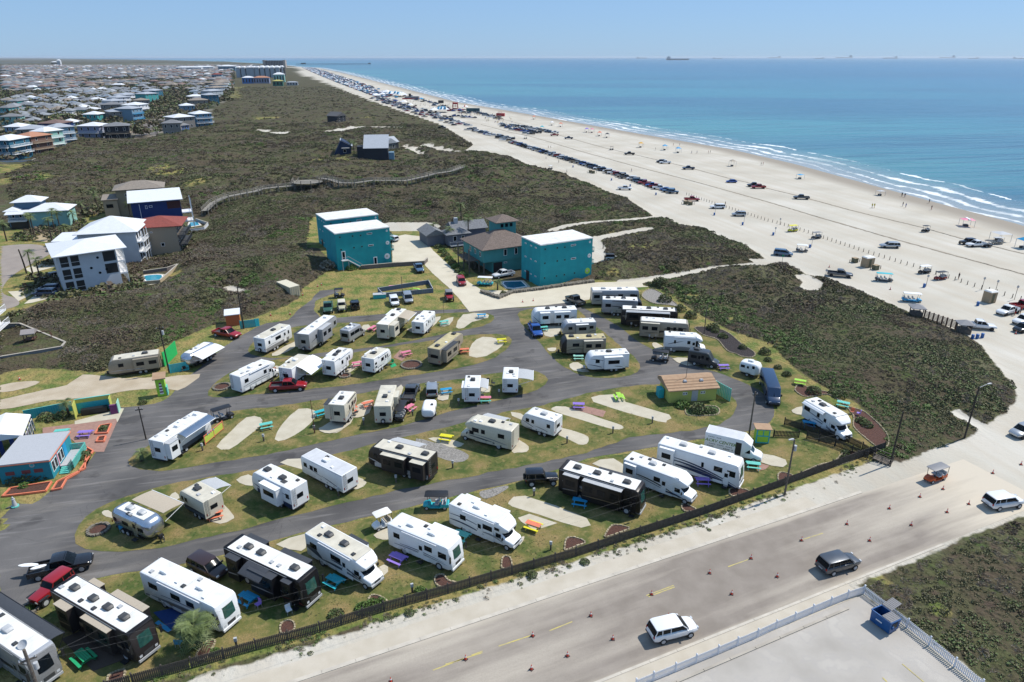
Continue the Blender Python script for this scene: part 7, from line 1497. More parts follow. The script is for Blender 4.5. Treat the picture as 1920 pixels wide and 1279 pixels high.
for k, pts, l in [('d',[(185,850),(230,820),(280,830),(290,880),(250,910),(190,915)], bd+'leftmost'),('d',[(840,680),(860,635),(920,635),(985,680),(930,700),(850,695)], bd+'left of the lamp post'),('d',[(1350,550),(1345,490),(1400,475),(1440,520),(1500,540),(1420,575)], bd+'in front of the open door motorhome'),
 ('d',[(1840,400),(1850,345),(1900,345),(1918,400),(1900,430),(1845,430)], bd+'below the cabover with open awnings'),('e',[(395,270),(410,205),(480,200),(550,235),(480,265),(400,295)], bd+'left of the orange table pad'),('e',[(695,185),(740,115),(800,105),(880,130),(800,165),(705,195)], bd+'right of the orange table pad'),
 ('a',[(1270,1245),(1290,1215),(1350,1245),(1380,1270),(1300,1279)], bd+'below the black coach'),('a',[(1630,1110),(1700,1105),(1780,1130),(1650,1165)], bd+'below the navy swoosh coach'),('b',[(75,1000),(110,985),(180,1005),(190,1030),(90,1060)], bd+'behind the transformer pole'),
 ('b',[(250,990),(380,930),(500,900),(560,840),(640,830),(700,860),(560,920),(400,970),(270,1005)], 'long mulched bed curving along the corner of the camp fence'),('b',[(205,350),(240,325),(330,360),(480,395),(600,490),(720,530),(880,680),(900,780),(830,800),(720,720),(640,640),(640,560),(560,470),(450,400),(290,420),(210,380)], 'red mulch slope garden beside the lone cabover motorhome'),
 ('c',[(810,1279),(820,1230),(880,1200),(935,1190),(930,1240),(900,1290)], bd+'at the bottom left corner'),('c',[(1480,1060),(1560,975),(1610,970),(1600,1010),(1540,1110),(1480,1110)], 'mulched bed at the foot of the palm')]:
 bed(k, pts, l)
bed('H',[(610,120),(650,100),(800,105),(950,130),(1100,200),(1250,330),(1440,460),(1400,520),(1260,510),(1180,470),(1060,430),(940,290),(860,250),(720,210)], 'dark mulch bed with pale stone edge above the black camper van', MULCHD)
bed('H',[(480,1250),(520,1230),(640,1200),(880,1200),(950,1250),(900,1320),(560,1330),(490,1300)], 'kidney-shaped stone bed with bushes in front of the bath house', mat('bed_grass',(.06,.10,.03),.9)); bed('A',[(1150,130),(1240,200),(1350,240),(1560,260),(1700,280),(1500,120),(1300,20),(1180,60)], 'grey rock garden with shrubs behind the upper right row', mat('grey_gravel',(0,0,0)))
for k, x, y, rr, l in [('D',130,770,1.3, 'round stone bed behind the white cabover motorhome'),('E',375,1160,.9, 'small round stone bed in front of the black-edged trailer'),('E',1370,1000,1.75, 'largest round stone bed with dark shrubs, next to the yellowed trailer'),('c',740,140,1.1, 'round stone bed at the nose end of the aluminium trailer'),('c',225,735,.8, 'small stone bed with a bright plant beside the dark awning')]:
 p = G(*t(k, x, y)); r = empty('stone_ring',(*p,.04),0, l, 'flower bed', 'mulched garden beds'); tri_sheet('mulch',[(rr*cos(a), rr*sin(a)) for a in np.arange(0,6.2,.5)],.02, MULCH, parent=r, kind=None); nst = int(rr*16)
 for i in range(nst): a = 2*pi*i/nst; q_ = mobj('stone', rocks[i % 4], r,(rr*cos(a), rr*sin(a),.08), a); q_.scale = (.5,.5,.45);
for i_ in range(4): pass
p = G(*t('8',1540,780)); p1 = G(*t('8',1675,665)); w = math.dist(p, p1); r = empty('banner_fence',(*p,.03), math.atan2(p1[1]-p[1], p1[0]-p[0]), 'lime panels framed in coral with small bunting, beside the longest white trailer', 'fence')
for i in range(3): MB().box(w*i/2-.05, w*i/2+.05,-.05,.05,0,1.5).obj('post', CORAL, r)
for i in range(2): MB().box(w*i/2+.06, w*(i+1)/2-.06,-.02,.02,.3,1.2).obj('panel', mat('lime_panel',(.45,.55,.08),.6), r)
for z in (.2,1.35): MB().box(0, w,-.03,.03, z, z+.1).obj('rail', CORAL, r)
for i, c_ in enumerate((SKYB, PURP, PINK, SKYB)): m = MB(); m.side([(w*(.15+.1*i),1.45),(w*(.22+.1*i),1.45),(w*(.185+.1*i),1.15)],-.08,-.06); m.obj('pennant', c_, r)
p = G(*t('8',115,1240)); r = empty('lighthouse_ornament',(*p,.03),0, 'small grey lighthouse ornament in an aqua ring near the office', 'ornament'); o = lathe([(.42,0),(.42,.15),(.3,.15),(.3,.0)],14).obj('ring', AQUA, r); lathe([(.3,.05),(.16,1.0),(.2,1.02),(.2,1.08),(.11,1.1),(.11,1.3),(0,1.45)],12).obj('tower', LGREY, r, True)
def boardwalk(name, label, pts, w=2.2, up=1.9, group='dune boardwalks', rails=True):
 P_ = [np.array(G(u, v,2.5)) for u, v in pts]; c = P_[0]; r = empty(name,(*c,0),0, label, 'boardwalk', group); dk = MB(); rl = MB(); po = MB(); nb = 0; sec = 0
 Z = [float(height(np.array([q[0]]), np.array([q[1]]))[0])+up for q in P_]
 for i in range(len(P_)-1):
  a, b = P_[i]-c, P_[i+1]-c; L = np.hypot(*(b-a)); d = (b-a)/L; n_ = np.array((-d[1], d[0])); k = max(1, int(L/2.4))
  dk = MB()
  dk.add([(*(a-n_*w/2), Z[i]-.1),(*(b-n_*w/2), Z[i+1]-.1),(*(b+n_*w/2), Z[i+1]-.1),(*(a+n_*w/2), Z[i]-.1),(*(a-n_*w/2), Z[i]),(*(b-n_*w/2), Z[i+1]),(*(b+n_*w/2), Z[i+1]),(*(a+n_*w/2), Z[i])],[(3,2,1,0),(4,5,6,7),(0,1,5,4),(2,3,7,6),(1,2,6,5),(3,0,4,7)])
  dk.obj('deck_section', WOODP, r)
  rl = MB()
  for sg in (-1,1):
   for hh in (.5,1.0): rl.bar((*(a+n_*sg*w/2), Z[i]+hh),(*(b+n_*sg*w/2), Z[i+1]+hh),.12,.1)
   for j in range(k+1): s = j/k; q_ = a+(b-a)*s+n_*sg*w/2; zt = Z[i]+(Z[i+1]-Z[i])*s; rl.box(q_[0]-.09, q_[0]+.09, q_[1]-.09, q_[1]+.09, zt-up-1.2, zt+1.05)
  rl.obj('railing', WOODP, r)
 return r
boardwalk('boardwalk', 'long wooden boardwalk crossing the dunes to the round deck',[(383,392),(400,382),(425,375),(460,368),(480,362),(490,356),(520,353),(549,349),(556,343)])
boardwalk('boardwalk', 'wooden boardwalk zigzagging right of the round deck towards the beach',[(600,340),(620,344),(640,352),(665,356),(700,354),(760,344),(800,336),(815,329),(845,326),(868,316)])
p = G(576,343,3.2); r = empty('boardwalk_deck',(*p,0), R(10), 'round wooden viewing deck in the middle of the boardwalk', 'viewing deck', 'dune boardwalks'); zt = float(height(np.array([p[0]]), np.array([p[1]]))[0])+2.2
n = 10; m = MB(); m.prism([(6.2*cos(2*pi*i/n),5.2*sin(2*pi*i/n)) for i in range(n)], zt-.15, zt); m.obj('deck', WOODP, r); m = MB()
for i in range(n):
 a = (6.2*cos(2*pi*i/n),5.2*sin(2*pi*i/n)); b = (6.2*cos(2*pi*(i+1)/n),5.2*sin(2*pi*(i+1)/n)); m.bar((*a, zt+1),(*b, zt+1),.12); m.bar((*a, zt+.5),(*b, zt+.5),.1); m.box(a[0]-.12, a[0]+.12, a[1]-.12, a[1]+.12,-1, zt+1.05)
m.obj('railing', WOODG, r)
# ------------------------------------------------------------------ beach
def hz(p): return float(height(np.array([p[0]]), np.array([p[1]]))[0])
gb = 'vehicles on the beach'
CN = {'white': 'white', 'silver': 'silver', 'grey': 'dark grey', 'black': 'black', 'red': 'red', 'blue': 'blue', 'navy': 'navy', 'tan': 'tan', 'steelblue': 'steel blue', 'green': 'dark green'}
for k, x, y, deg, kd, c_, l in [('7',250,118,168, 'pickup', 'grey', 'dark grey pickup on the inner beach lane'),('7',912,477,175, 'bigsuv', 'silver', 'silver car driving alone between the two rut lines'),('7',540,690,-22, 'pickup', 'grey', 'dark grey pickup driving beside the dune edge'),('7',115,535,-22, 'van', 'steelblue', 'blue minivan on the beach drive'),
 ('7',1562,468,188, 'pickup', 'white', 'white pickup parked on the beach between two black buggies'),('7',1490,452,185, 'jeep', 'black', 'black off-road car touching the white pickup on the beach'),('7',1800,965,205, 'pickup', 'white', 'white pickup facing the camera at the right end of the beach'),('7',1585,1075,-18, 'pickup', 'white', 'white pickup with grey bed cover beside the dune pavilions'),
 ('7',1925,1035,205, 'pickup', 'white', 'white pickup cut off by the right edge of the photo'),('7',1920,925,10, 'pickup', 'red', 'red pickup at the right edge behind a white one'),('7',1920,1095,200, 'suv', 'black', 'black car at the right edge below the white pickups'),('b',1925,665,200, 'suv', 'silver', 'silver car cut off at the right edge above the cones'),
 ('2',880,830,175, 'pickup', 'black', 'black pickup alone on the middle of the beach'),('2',1115,888,175, 'suv', 'black', 'black car next to a white one on the middle of the beach'),('2',1148,895,178, 'pickup', 'white', 'white pickup next to a black car on the middle of the beach'),('2',1322,938,178, 'pickup', 'navy', 'dark pickup right of the black and white pair'),
 ('2',1645,1035,178, 'sedan', 'blue', 'bright blue car on the middle of the beach'),('2',1815,1065,180, 'pickup', 'black', 'black pickup beside the red one on the beach'),('2',1846,1078,180, 'pickup', 'red', 'red pickup beside the black one on the beach'),('2',845,1088,-8, 'pickup', 'white', 'white pickup driving left of the long parked row'),
 ('2',1348,1170,-5, 'pickup', 'red', 'dark red pickup just past the end of the long parked row'),('2',1540,1226,178, 'bigsuv', 'white', 'long white car by the first beach posts'),('6',1700,243,175, 'suv', 'silver', 'silver car right of the long white one by the posts'),('2',425,713,175, 'pickup', 'navy', 'dark pickup at the end of the second parked row'),('2',318,690,178, 'pickup', 'red', 'red pickup near the end of the second parked row'),('1',1395,642,-10, 'pickup', 'black', 'black pickup at the foot of the dune far up the beach')]:
 p = G(*t(k, x, y),.8); car(kd, c_, l,(*p, hz(p)), R(deg), gb, detail=1)
for k, x, y, deg, l, bm, rm, rows in [('7',255,512,-20, 'golf cart with white roof beside the blue minivan', DGREY, WHITE,2),('7',185,362,195, 'yellow buggy by the beach posts', YELL, YELL,2),('7',362,415,200, 'golf cart with grey roof by the beach posts', DGREY, MGREY,2),('7',870,730,-15, 'golf cart with teal roof and passengers beside the toilet hut', DGREY, TURQ,3),('7',1172,672,195, 'golf cart with white roof among the posts', BLACK, WHITE,2),
 ('7',1292,718,195, 'red golf cart with black roof among the posts', mat('deep_red',(.3,.03,.02),.4), BLACK,2),('7',1078,882,-15, 'blue golf cart with long white roof above the pavilions', SKYB, WHITE,3),('7',1180,365,190, 'black buggy alone near the outer rut line', BLACK, BLACK,1),('7',1645,478,190, 'black buggy right of the white beach pickup', BLACK, BLACK,1),('2',285,942,150, 'small white-topped cart near the dune edge left of the parked row', BLACK, WHITE,1),
 ('2',745,797,180, 'tiny dark buggy above the middle beach lane', DGREY, DGREY,1),('2',100,714,180, 'dark buggy between the two parked rows', DGREY, DGREY,1),('7',1720,455,185, 'cart under the grey beach canopy', TAN, LGREY,2)]:
 p = G(*t(k, x, y),.6); golf_cart((*p, hz(p)), R(deg), l, bm, rm, rows, 'golf carts and buggies on the beach')
cols = ['white', 'black', 'grey', 'silver', 'white', 'navy', 'red', 'black', 'white', 'blue', 'grey', 'tan', 'steelblue']; kds = ['pickup', 'suv', 'pickup', 'jeep', 'suv', 'pickup', 'bigsuv', 'sedan']
def row(pts, sp, deg, what, dt, two=0., keep=1., base=0):
 P_ = [np.array(G(*q)) for q in pts]; i = 0
 for a, b in zip(P_[:-1], P_[1:]):
  L = np.hypot(*(b-a)); d = (b-a)/L; s = 0.
  while s < L:
   if random.random() < keep:
    p = a+d*s+np.array((-d[1], d[0]))*random.uniform(-1,1)*(two or .5); c_ = random.choice(cols); kd = random.choice(kds); i += 1
    car(kd, c_, '%s %s, %s from the near end of %s' % (CN[c_], CARC[kd], ordn(i), what),(float(p[0]), float(p[1]), hz(p)), R(deg+random.uniform(-5,5)+random.choice((0,180))), gb, detail=dt)
   s += sp*random.uniform(.92,1.15)
row([(1262,363),(1130,320),(960,268)],3.1,-10, 'the long row by the dunes',1)
row([(1040,250),(960,236)],3.2,-8, 'the second beach row',1,2.); row([(1010,250),(960,243)],3.4,-8, 'the short third row',1)
row([(955,265),(915,252),(880,243)],3.0,-8, 'the crowd past the long row',0,4.)
row([(868,237),(800,216),(745,198),(700,184)],4.4,-8, 'the line past the tower',0,8.)
row([(885,222),(850,218)],4.,-5, 'the cluster below the tower',0,4.); row([(940,224),(905,216),(880,209)],4.2,-5, 'the cluster right of the tower',0,4.)
row([(868,214),(800,192),(760,180)],7.,-8, 'the seaward line past the tower',0,6.); row([(1000,253),(930,232)],7.,-8, 'the scattered cars beyond the third row',0,5.)
row([(845,226),(780,205),(712,182)],6.5,-8, 'the second line past the tower',0,8.)
m = MB(); CR = [(705,183),(670,170),(630,155),(590,138),(566,127)]
P_ = [np.array(G(*q)) for q in CR]; P2 = [np.array(G(*q)) for q in [(760,184),(712,166),(668,150),(622,136),(590,127)]]
crm = [CARM['white'], CARM['black'], CARM['grey'], CARM['red'], WHITEP, CARM['navy'], SKYB]
for (a, b, c, d) in zip(P_[:-1], P_[1:], P2[:-1], P2[1:]):
 L = np.hypot(*(b-a))
 for i in range(int(L*.8)):
  s = random.random(); w_ = random.random() ** 1.6; q_ = (a+(b-a)*s)*(1-w_*.8)+(c+(d-c)*s)*w_*.8; m.cur = random.randrange(7); z_ = 0 ; l_ = random.uniform(3.5,6);
  if m.cur == 4: m.frus(q_[0], q_[0]+3, q_[1], q_[1]+3,2.,3.,1.3)
  else: m.box(q_[0], q_[0]+l_, q_[1], q_[1]+2,.3, random.uniform(1.2,2.0)); m.frus(q_[0]+.8, q_[0]+l_-1, q_[1]+.1, q_[1]+1.9,1.2,1.9,.4)
o = m.obj('far_beach_crowd', crm); o['kind'] = 'stuff'
STRM = mat('blue_stripe_cloth',(.05,.3,.5),.7)
def canopy(k, x, y, w_, l, m1=WHITEP, h=2.4, peak=.8, m2=None, n=1):
 p = G(*t(k, x, y)); r = empty('beach_canopy',(*p, hz(p)), R(random.uniform(-15,15)), l, 'canopy', 'canopies and tents on the beach')
 MB().frus(-w_/2, w_/2,-w_/2, w_/2, h, h+peak, w_*.42).obj('canopy', m1, r)
 if m2: MB().box(-w_*.08, w_*.08,-w_/2-.02, w_/2+.02, h+.02, h+peak+.03).obj('stripe', m2, r)
 for x_ in (-.47,.47):
  for y_ in (-.47,.47): MB().box(w_*x_-.04, w_*x_+.04, w_*y_-.04, w_*y_+.04,0, h).obj('pole', LGREY, r)
 MB().box(-w_*.25, w_*.1,-w_*.2, w_*.2,0,.6).obj('table', DGREY, r)
canopy('7',1485,335,3.6, 'red and white canopy on the open sand', PINK,2.2,.3, WHITEP); canopy('7',1735,445,4., 'flat grey canopy right of the white beach pickup', LGREY,2.3,.2); canopy('7',1910,500,3., 'blue canopy at the right edge of the beach', SKYB); canopy('3',240,1020,2.6, 'blue beach shade near the water line', SKYB,1.8,.3); canopy('3',840,1140,2.6, 'pale shade beside the wet sand', LGREY,1.8,.2)
for x, y, c_, l in [(965,785, mat('amber_cloth',(.7,.4,.08),.7), 'amber tent halfway along the water line'),(1145,805, SKYB, 'small blue canopy right of the amber tent'),(1245,825, SKYB, 'wide blue canopy with a group under it'),(1650,925, TAN, 'beige canopy alone on the sand'),(600,675, PINK, 'pink canopy beside the blue one'),(560,672, PURP, 'purple canopy beside the pink one'),(365,630, CORAL, 'red canopy above the second parked row'),(165,575, CORAL, 'farther red canopy by the water'),(225,655, TURQ, 'teal flag-like tent in the second parked row'),(300,620, WHITEP, 'white canopy near the water line'),(655,700, CORAL, 'small orange canopy near the dark one'),(712,712, DGREY, 'dark canopy with people near the water line')]: canopy('2', x, y,2.8, l, c_)
for i,(u, v, w_, c_, s_) in enumerate([(733,180,12, WHITEP, STRM),(742,180,12, WHITEP, STRM),(749,181,12, WHITEP, STRM),(756,182,12, WHITEP, None),(725,177,12, WHITEP, None),(706,183,10, WHITEP, None),(824,211,9, WHITEP, STRM),(829,211,9, WHITEP, STRM),(834,211,9, WHITEP, STRM),(815,212,8, WHITEP, None),(757,196,7, WHITEP, None),(742,194,6, BWALL, None),(770,202,5, WHITEP, None),(872,206,6, WHITEP, CORAL),(862,212,5, BWALL, None),(717,181,8, WHITEP, None),(790,190,5, SKYB, None)]):
 p = G(u, v); canopy('0',(u)*3.996,(v-80)*3.996, w_, '%s tent of the beach festival, %s from the left' % ('striped' if s_ else ('blue' if c_ is BWALL or c_ is SKYB else 'white'), ordn(i+1)), c_,3., w_*.25, s_)
p = G(854,208); r = empty('watch_tower',(*p,0),0, 'red scaffold tower on the festival ground', 'tower', sc=.75); RS_ = mat('scaffold_red',(.35,.03,.03),.6); m = MB()
for x in (-3,3):
 for y in (-3,3): m.bar((x*1.2, y,0),(x, y,11),.6)
for z in (3,6,8.5): m.box(-3.3,3.3,-3.3,3.3, z, z+.5)
m.box(-3.4,3.4,-3.4,3.4,9.2,10.6); m.obj('frame', RS_, r); MB().box(-11,-3.6,-3,3,0,2.2).obj('base_wing', RS_, r); MB().box(3.6,11,-3,3,0,2.2).obj('base_wing', RS_, r)
p = G(770,186); r = empty('festival_stage',(*p,0),0, 'long low grey stage with red base on the festival ground', 'stage', sc=.75); MB().box(-14,16,-3,3,0,1.8).obj('base', RS_, r); MB().box(-10,14,-2,8,1.8,4.5).obj('stand', MGREY, r); MB().box(-3,1,-1,1,4.5,9).obj('screen', BLACK, r)
p = G(827,199); r = empty('big_screen',(*p,0),0, 'black screen on a thin mast beside the watch tower', 'screen'); MB().box(-3,3,-.3,.3,3,6).obj('panel', BLACK, r); MB().box(-.2,.2,-.2,.2,0,3).obj('mast', MGREY, r)
p = G(888,211); r = empty('box_trailer',(*p,0), R(-5), 'dark teal box trailer right of the red watch tower', 'trailer'); MB().box(-7,6,-1.3,1.3,.8,4).obj('body', mat('dark_teal',(.02,.08,.1),.6), r); [MB().cyl((x,-1.3,.45),.45,.45,2.6,10, 'y').obj('axle_wheels', TYRE, r) for x in (-4,-2.8,4)]
p = G(938,218); r = empty('red_stand',(*p,0), R(-8), 'red sales stand with a frame roof by the water line', 'stall'); MB().box(-3.5,4,-2,2,0,2.6).obj('wall', RS_, r); MB().box(-2,1.5,-2.2,2.2,3.6,3.8).obj('roof', mat('faded_red',(.4,.2,.18),.7), r); [MB().box(x, x+.15,-.1,.1,2.6,3.6).obj('post', RS_, r) for x in (-2,1.4)]
pl_ = [t('6',1290,98), t('6',1500,168), t('6',1700,232), t('6',1918,302), t('7',60,315), t('7',220,365), t('7',330,398), t('7',420,432), t('7',700,525), t('7',1000,618), t('7',1130,652), t('7',1250,697), t('7',1375,735), t('7',1500,778), t('7',1700,838), t('7',1890,892)][::-1]
P_ = [np.array(G(*q)) for q in pl_]; cum = np.concatenate([[0], np.cumsum([np.hypot(*(b-a)) for a, b in zip(P_[:-1], P_[1:])])]); pmesh = MB().cyl((0,0,0),.09,.08,1.0,8).mesh('post', WOODG); n = int(cum[-1]/1.75)
for i in range(n):
 s = cum[-1]*i/n; k = int(np.searchsorted(cum, s, 'right')-1); a, b = P_[k], P_[k+1]; q_ = a+(b-a)*(s-cum[k])/(cum[k+1]-cum[k]); o = mobj('beach_post', pmesh, None,(float(q_[0]), float(q_[1]), hz(q_))); tag(o, 'short wooden post, %s from the right end of the post line across the beach' % ordn(i+1), 'post', 'posts across the beach')
RIDGE = mat('wrack_line',(.20,.17,.13),1., c2=(.36,.31,.24), scale=2., bump=.6)
def ridge(pts, w_):
 P_ = W(pts); m = MB(); prev = None
 for a, b in zip(P_[:-1], P_[1:]):
  a = np.array(a); b = np.array(b); L = np.hypot(*(b-a)); d = (b-a)/L; n_ = np.array((-d[1], d[0]))
  for i in range(int(L/1.2)):
   q_ = a+d*i*1.2; j1, j2 = random.uniform(.2,1)*w_, random.uniform(.2,1)*w_; cur = ((*(q_-n_*j1),.01),(*(q_+n_*random.uniform(-.2,.2)),.14),(*(q_+n_*j2),.01))
   if prev is not None: m.add(prev+cur,[(0,3,4,1),(1,4,5,2)])
   prev = cur
 o = m.obj('sand_ridge', RIDGE); o['kind'] = 'structure'
ridge([t('7',1918,545), t('7',1450,430), t('7',1150,345), t('7',650,225), t('7',190,100), t('7',0,55), t('2',1770,1050), t('2',1600,1010), t('2',1300,930), t('2',1050,870), t('2',700,790), t('2',480,730),(960,228),(900,213)],.7)
ridge([t('7',1980,715), t('7',1300,530), t('7',900,420), t('7',400,275), t('7',0,155), t('2',1400,1050), t('2',900,920), t('2',500,810), t('2',130,700),(960,249),(900,233)],.8)
brl = lathe([(.28,0),(.3,.3),(.28,.32),(.3,.6),(.28,.62),(.3,.9),(.26,.92)],12).mesh('barrel', BLUEB, True)
for i,(k, x, y) in enumerate([('7',38,405),('7',313,498),('7',1168,795),('7',1570,932),('7',1530,1182),('7',1565,1178),('7',1603,1172),('6',1078,103),('6',1515,255),('6',1727,328),('2',745,1033),('2',885,1078),('2',457,935)]):
 p = G(*t(k, x, y)); o = mobj('barrel', brl, None,(*p, hz(p))); tag(o,['blue barrel left of the minivan', 'blue barrel beside the white-roofed cart', 'blue barrel below the red cart', 'blue barrel below the tan hut', 'left barrel of three at the end pavilion', 'middle barrel of three at the end pavilion', 'right barrel of three at the end pavilion', 'blue barrel below the end of the long parked row', 'blue barrel below the long white car', 'blue barrel below the silver car', 'blue barrel above the white pickup by the row', 'blue barrel behind the white pickup by the row', 'farthest blue barrel near the dune edge'][i], 'barrel', 'blue rubbish barrels on the beach')
for k, x, y, w_, l in [('7',740,640,2.6, 'double toilet hut with white roof on the beach'),('7',1650,905,2.0, 'single tan toilet hut with white roof on the beach')]:
 p = G(*t(k, x, y)); r = empty('toilet_hut',(*p, hz(p)), R(18), l, 'toilet hut'); MB().box(-w_/2, w_/2,-.9,.9,.05,2.5).obj('wall', mat('tan_panel',(.36,.27,.17),.7), r); MB().frus(-w_/2-.1, w_/2+.1,-1.,1.,2.5,2.75,.25).obj('roof', ROOFW, r); MB().box(-.4,.3,-.94,-.901,.1,2.1).obj('door', mat('olive_door',(.12,.12,.07),.7), r)
for i,(k, x, y) in enumerate([('6',1300,172),('6',1335,178),('2',587,975),('2',608,980),('7',648,608),('7',803,662)]):
 p = G(*t(k, x, y)); r = empty('trash_bin',(*p, hz(p)),.3, 'slatted wooden bin enclosure, %s from the left along the beach' % ordn([3,4,1,2,5,6][i]), 'bin', 'wooden bin enclosures'); MB().box(-.6,.6,-.6,.6,.05,1.2).obj('box', mat('olive_door',(0,0,0)), r); MB().box(-.65,.65,-.65,.65,1.2,1.28).obj('lid', mat('tan_panel',(0,0,0)), r)
 for sx_ in (-1.6,1.6): MB().box(sx_-.06, sx_+.06,-.06,.06,0,.95).obj('guard_post', WOODG, r)
for i,(k, x, y, h) in enumerate([('7',88,325,2.2),('7',52,395,2.2),('7',325,492,2.6),('7',1182,790,3.),('7',1600,815,3.2),('7',1700,838,3.2),('7',1845,888,3.4),('7',430,715,2.0),('7',100,640,2.4),('6',1520,245,2.6),('6',1737,310,2.6)]):
 p = G(*t(k, x, y)); r = empty('sign_post',(*p, hz(p)), R(-20), 'thin beach sign post, %s in order from the beach left' % ordn([4,3,5,8,9,10,11,7,6,1,2][i]), 'sign', 'thin sign posts on the beach'); MB().box(-.04,.04,-.04,.04,0, h).obj('post', WOODG, r); MB().box(-.22,.22,-.06,-.041, h-.6, h-.1).obj('board', LGREY if i != 8 else GREEN, r)
for k, x, y, l in [('7',1105,1010, 'left grey-roofed dune pavilion at the beach boardwalk'),('7',1460,1135, 'right grey-roofed dune pavilion beside the blue barrels')]:
 p = G(*t(k, x, y)); r = empty('beach_pavilion',(*p,0), R(-12), l, 'pavilion', sc=.78); MB().box(-1.3,1.3,-1.3,1.3,0,1.3).obj('wall', WOODG, r); hiproof(r,-1.3,1.3,-1.3,1.3,2.5,.9, mat('grey_tile',(.25,.25,.26),.8),.5)
 for x_ in (-1.2,1.2):
  for y_ in (-1.2,1.2): MB().box(x_-.1, x_+.1, y_-.1, y_+.1,1.3,2.5).obj('post', WOODG, r)
a = np.array(G(*t('7',1165,1030))); b = np.array(G(*t('7',1400,1110))); r = empty('rail_fence',(*a,0), math.atan2(*(b-a)[::-1]), 'rail fence with brown posts between the two dune pavilions', 'fence'); L = float(np.hypot(*(b-a)))
for i in range(8): MB().box(L*i/7-.1, L*i/7+.1,-.1,.1,0,1.9).obj('post', WOODB, r)
for i in range(6): MB().box(0, L,-.04,.04,.3+i*.26,.42+i*.26).obj('rail', WOODG, r)
def person_mesh(pose=0):
 J = {'p': (0,0,.92), 's': (0,0,1.2), 'c': (0,0,1.42), 'n': (0,0,1.52), 'h': (0.01,0,1.66), 'ht': (0,0,1.76)}
 st = .28 if pose else .04
 V = [J['p'], J['s'], J['c'], J['n'], J['h'], J['ht'],(0,.19,1.4),(.02,.27,1.13),(.12 if pose else .02,.28,.88),(0,-.19,1.4),(.02,-.27,1.13),(-.08,-.28,.9),(0,.1,.88),(st*.6,.11,.48),(st*.6-.02,.11,.08),(st*.6+.15,.12,.04),(0,-.1,.88),(-st*.5,-.11,.48),(-st-.03,-.11,.08),(-st+.13,-.12,.04)]
 E_ = [(0,1),(1,2),(2,3),(3,4),(4,5),(2,6),(6,7),(7,8),(2,9),(9,10),(10,11),(0,12),(12,13),(13,14),(14,15),(0,16),(16,17),(17,18),(18,19)]
 rad = [.15,.14,.16,.06,.1,.07,.07,.045,.035,.07,.045,.035,.1,.065,.045,.035,.1,.065,.045,.035]
 me = bpy.data.meshes.new('body'); me.from_pydata(V, E_,[]); o = bpy.data.objects.new('body', me); col.objects.link(o); md = o.modifiers.new('skin', 'SKIN'); sk = me.skin_vertices[0].data
 for i, q_ in enumerate(rad): sk[i].radius = (q_, q_)
 sk[0].use_root = True; s2 = o.modifiers.new('sub', 'SUBSURF'); s2.levels = 1; dg = bpy.context.evaluated_depsgraph_get(); out = bpy.data.meshes.new_from_object(o.evaluated_get(dg)); bpy.data.objects.remove(o); return out
PB = [person_mesh(0), person_mesh(1)]; SKIN = mat('skin',(.42,.25,.17),.6); HAIR = mat('hair',(.03,.02,.015),.8); TOPS = {'black': mat('black_cloth',(.02,.02,.025),.8), 'white': mat('white_cloth',(.7,.7,.7),.8), 'yellow': mat('yellow_cloth',(.6,.5,.05),.8), 'blue': mat('blue_cloth',(.03,.1,.35),.8), 'red': mat('red_cloth',(.4,.03,.03),.8)}
_pm = {}
def person(k, x, y, top, low, l, deg=0, pose=0):
 key = (top, low, pose)
 if key not in _pm:
  me = PB[pose].copy(); me.name = 'person'
  for m_ in (SKIN, TOPS[top], TOPS[low], HAIR): me.materials.append(m_)
  for pg in me.polygons: z = pg.center.z; yy = abs(pg.center.y); pg.material_index = 3 if z > 1.69 else 0 if z > 1.5 else (1 if z > .95 and not (yy > .24 and z < 1.2) else 2 if (z > .5 and yy < .24) else 0)
  _pm[key] = me
 p = G(*t(k, x, y)); o = mobj('person', _pm[key], None,(*p, hz(p)), R(deg)); tag(o, 'person in %s top and %s shorts %s' % (top, low, l), 'person', 'people on the beach')
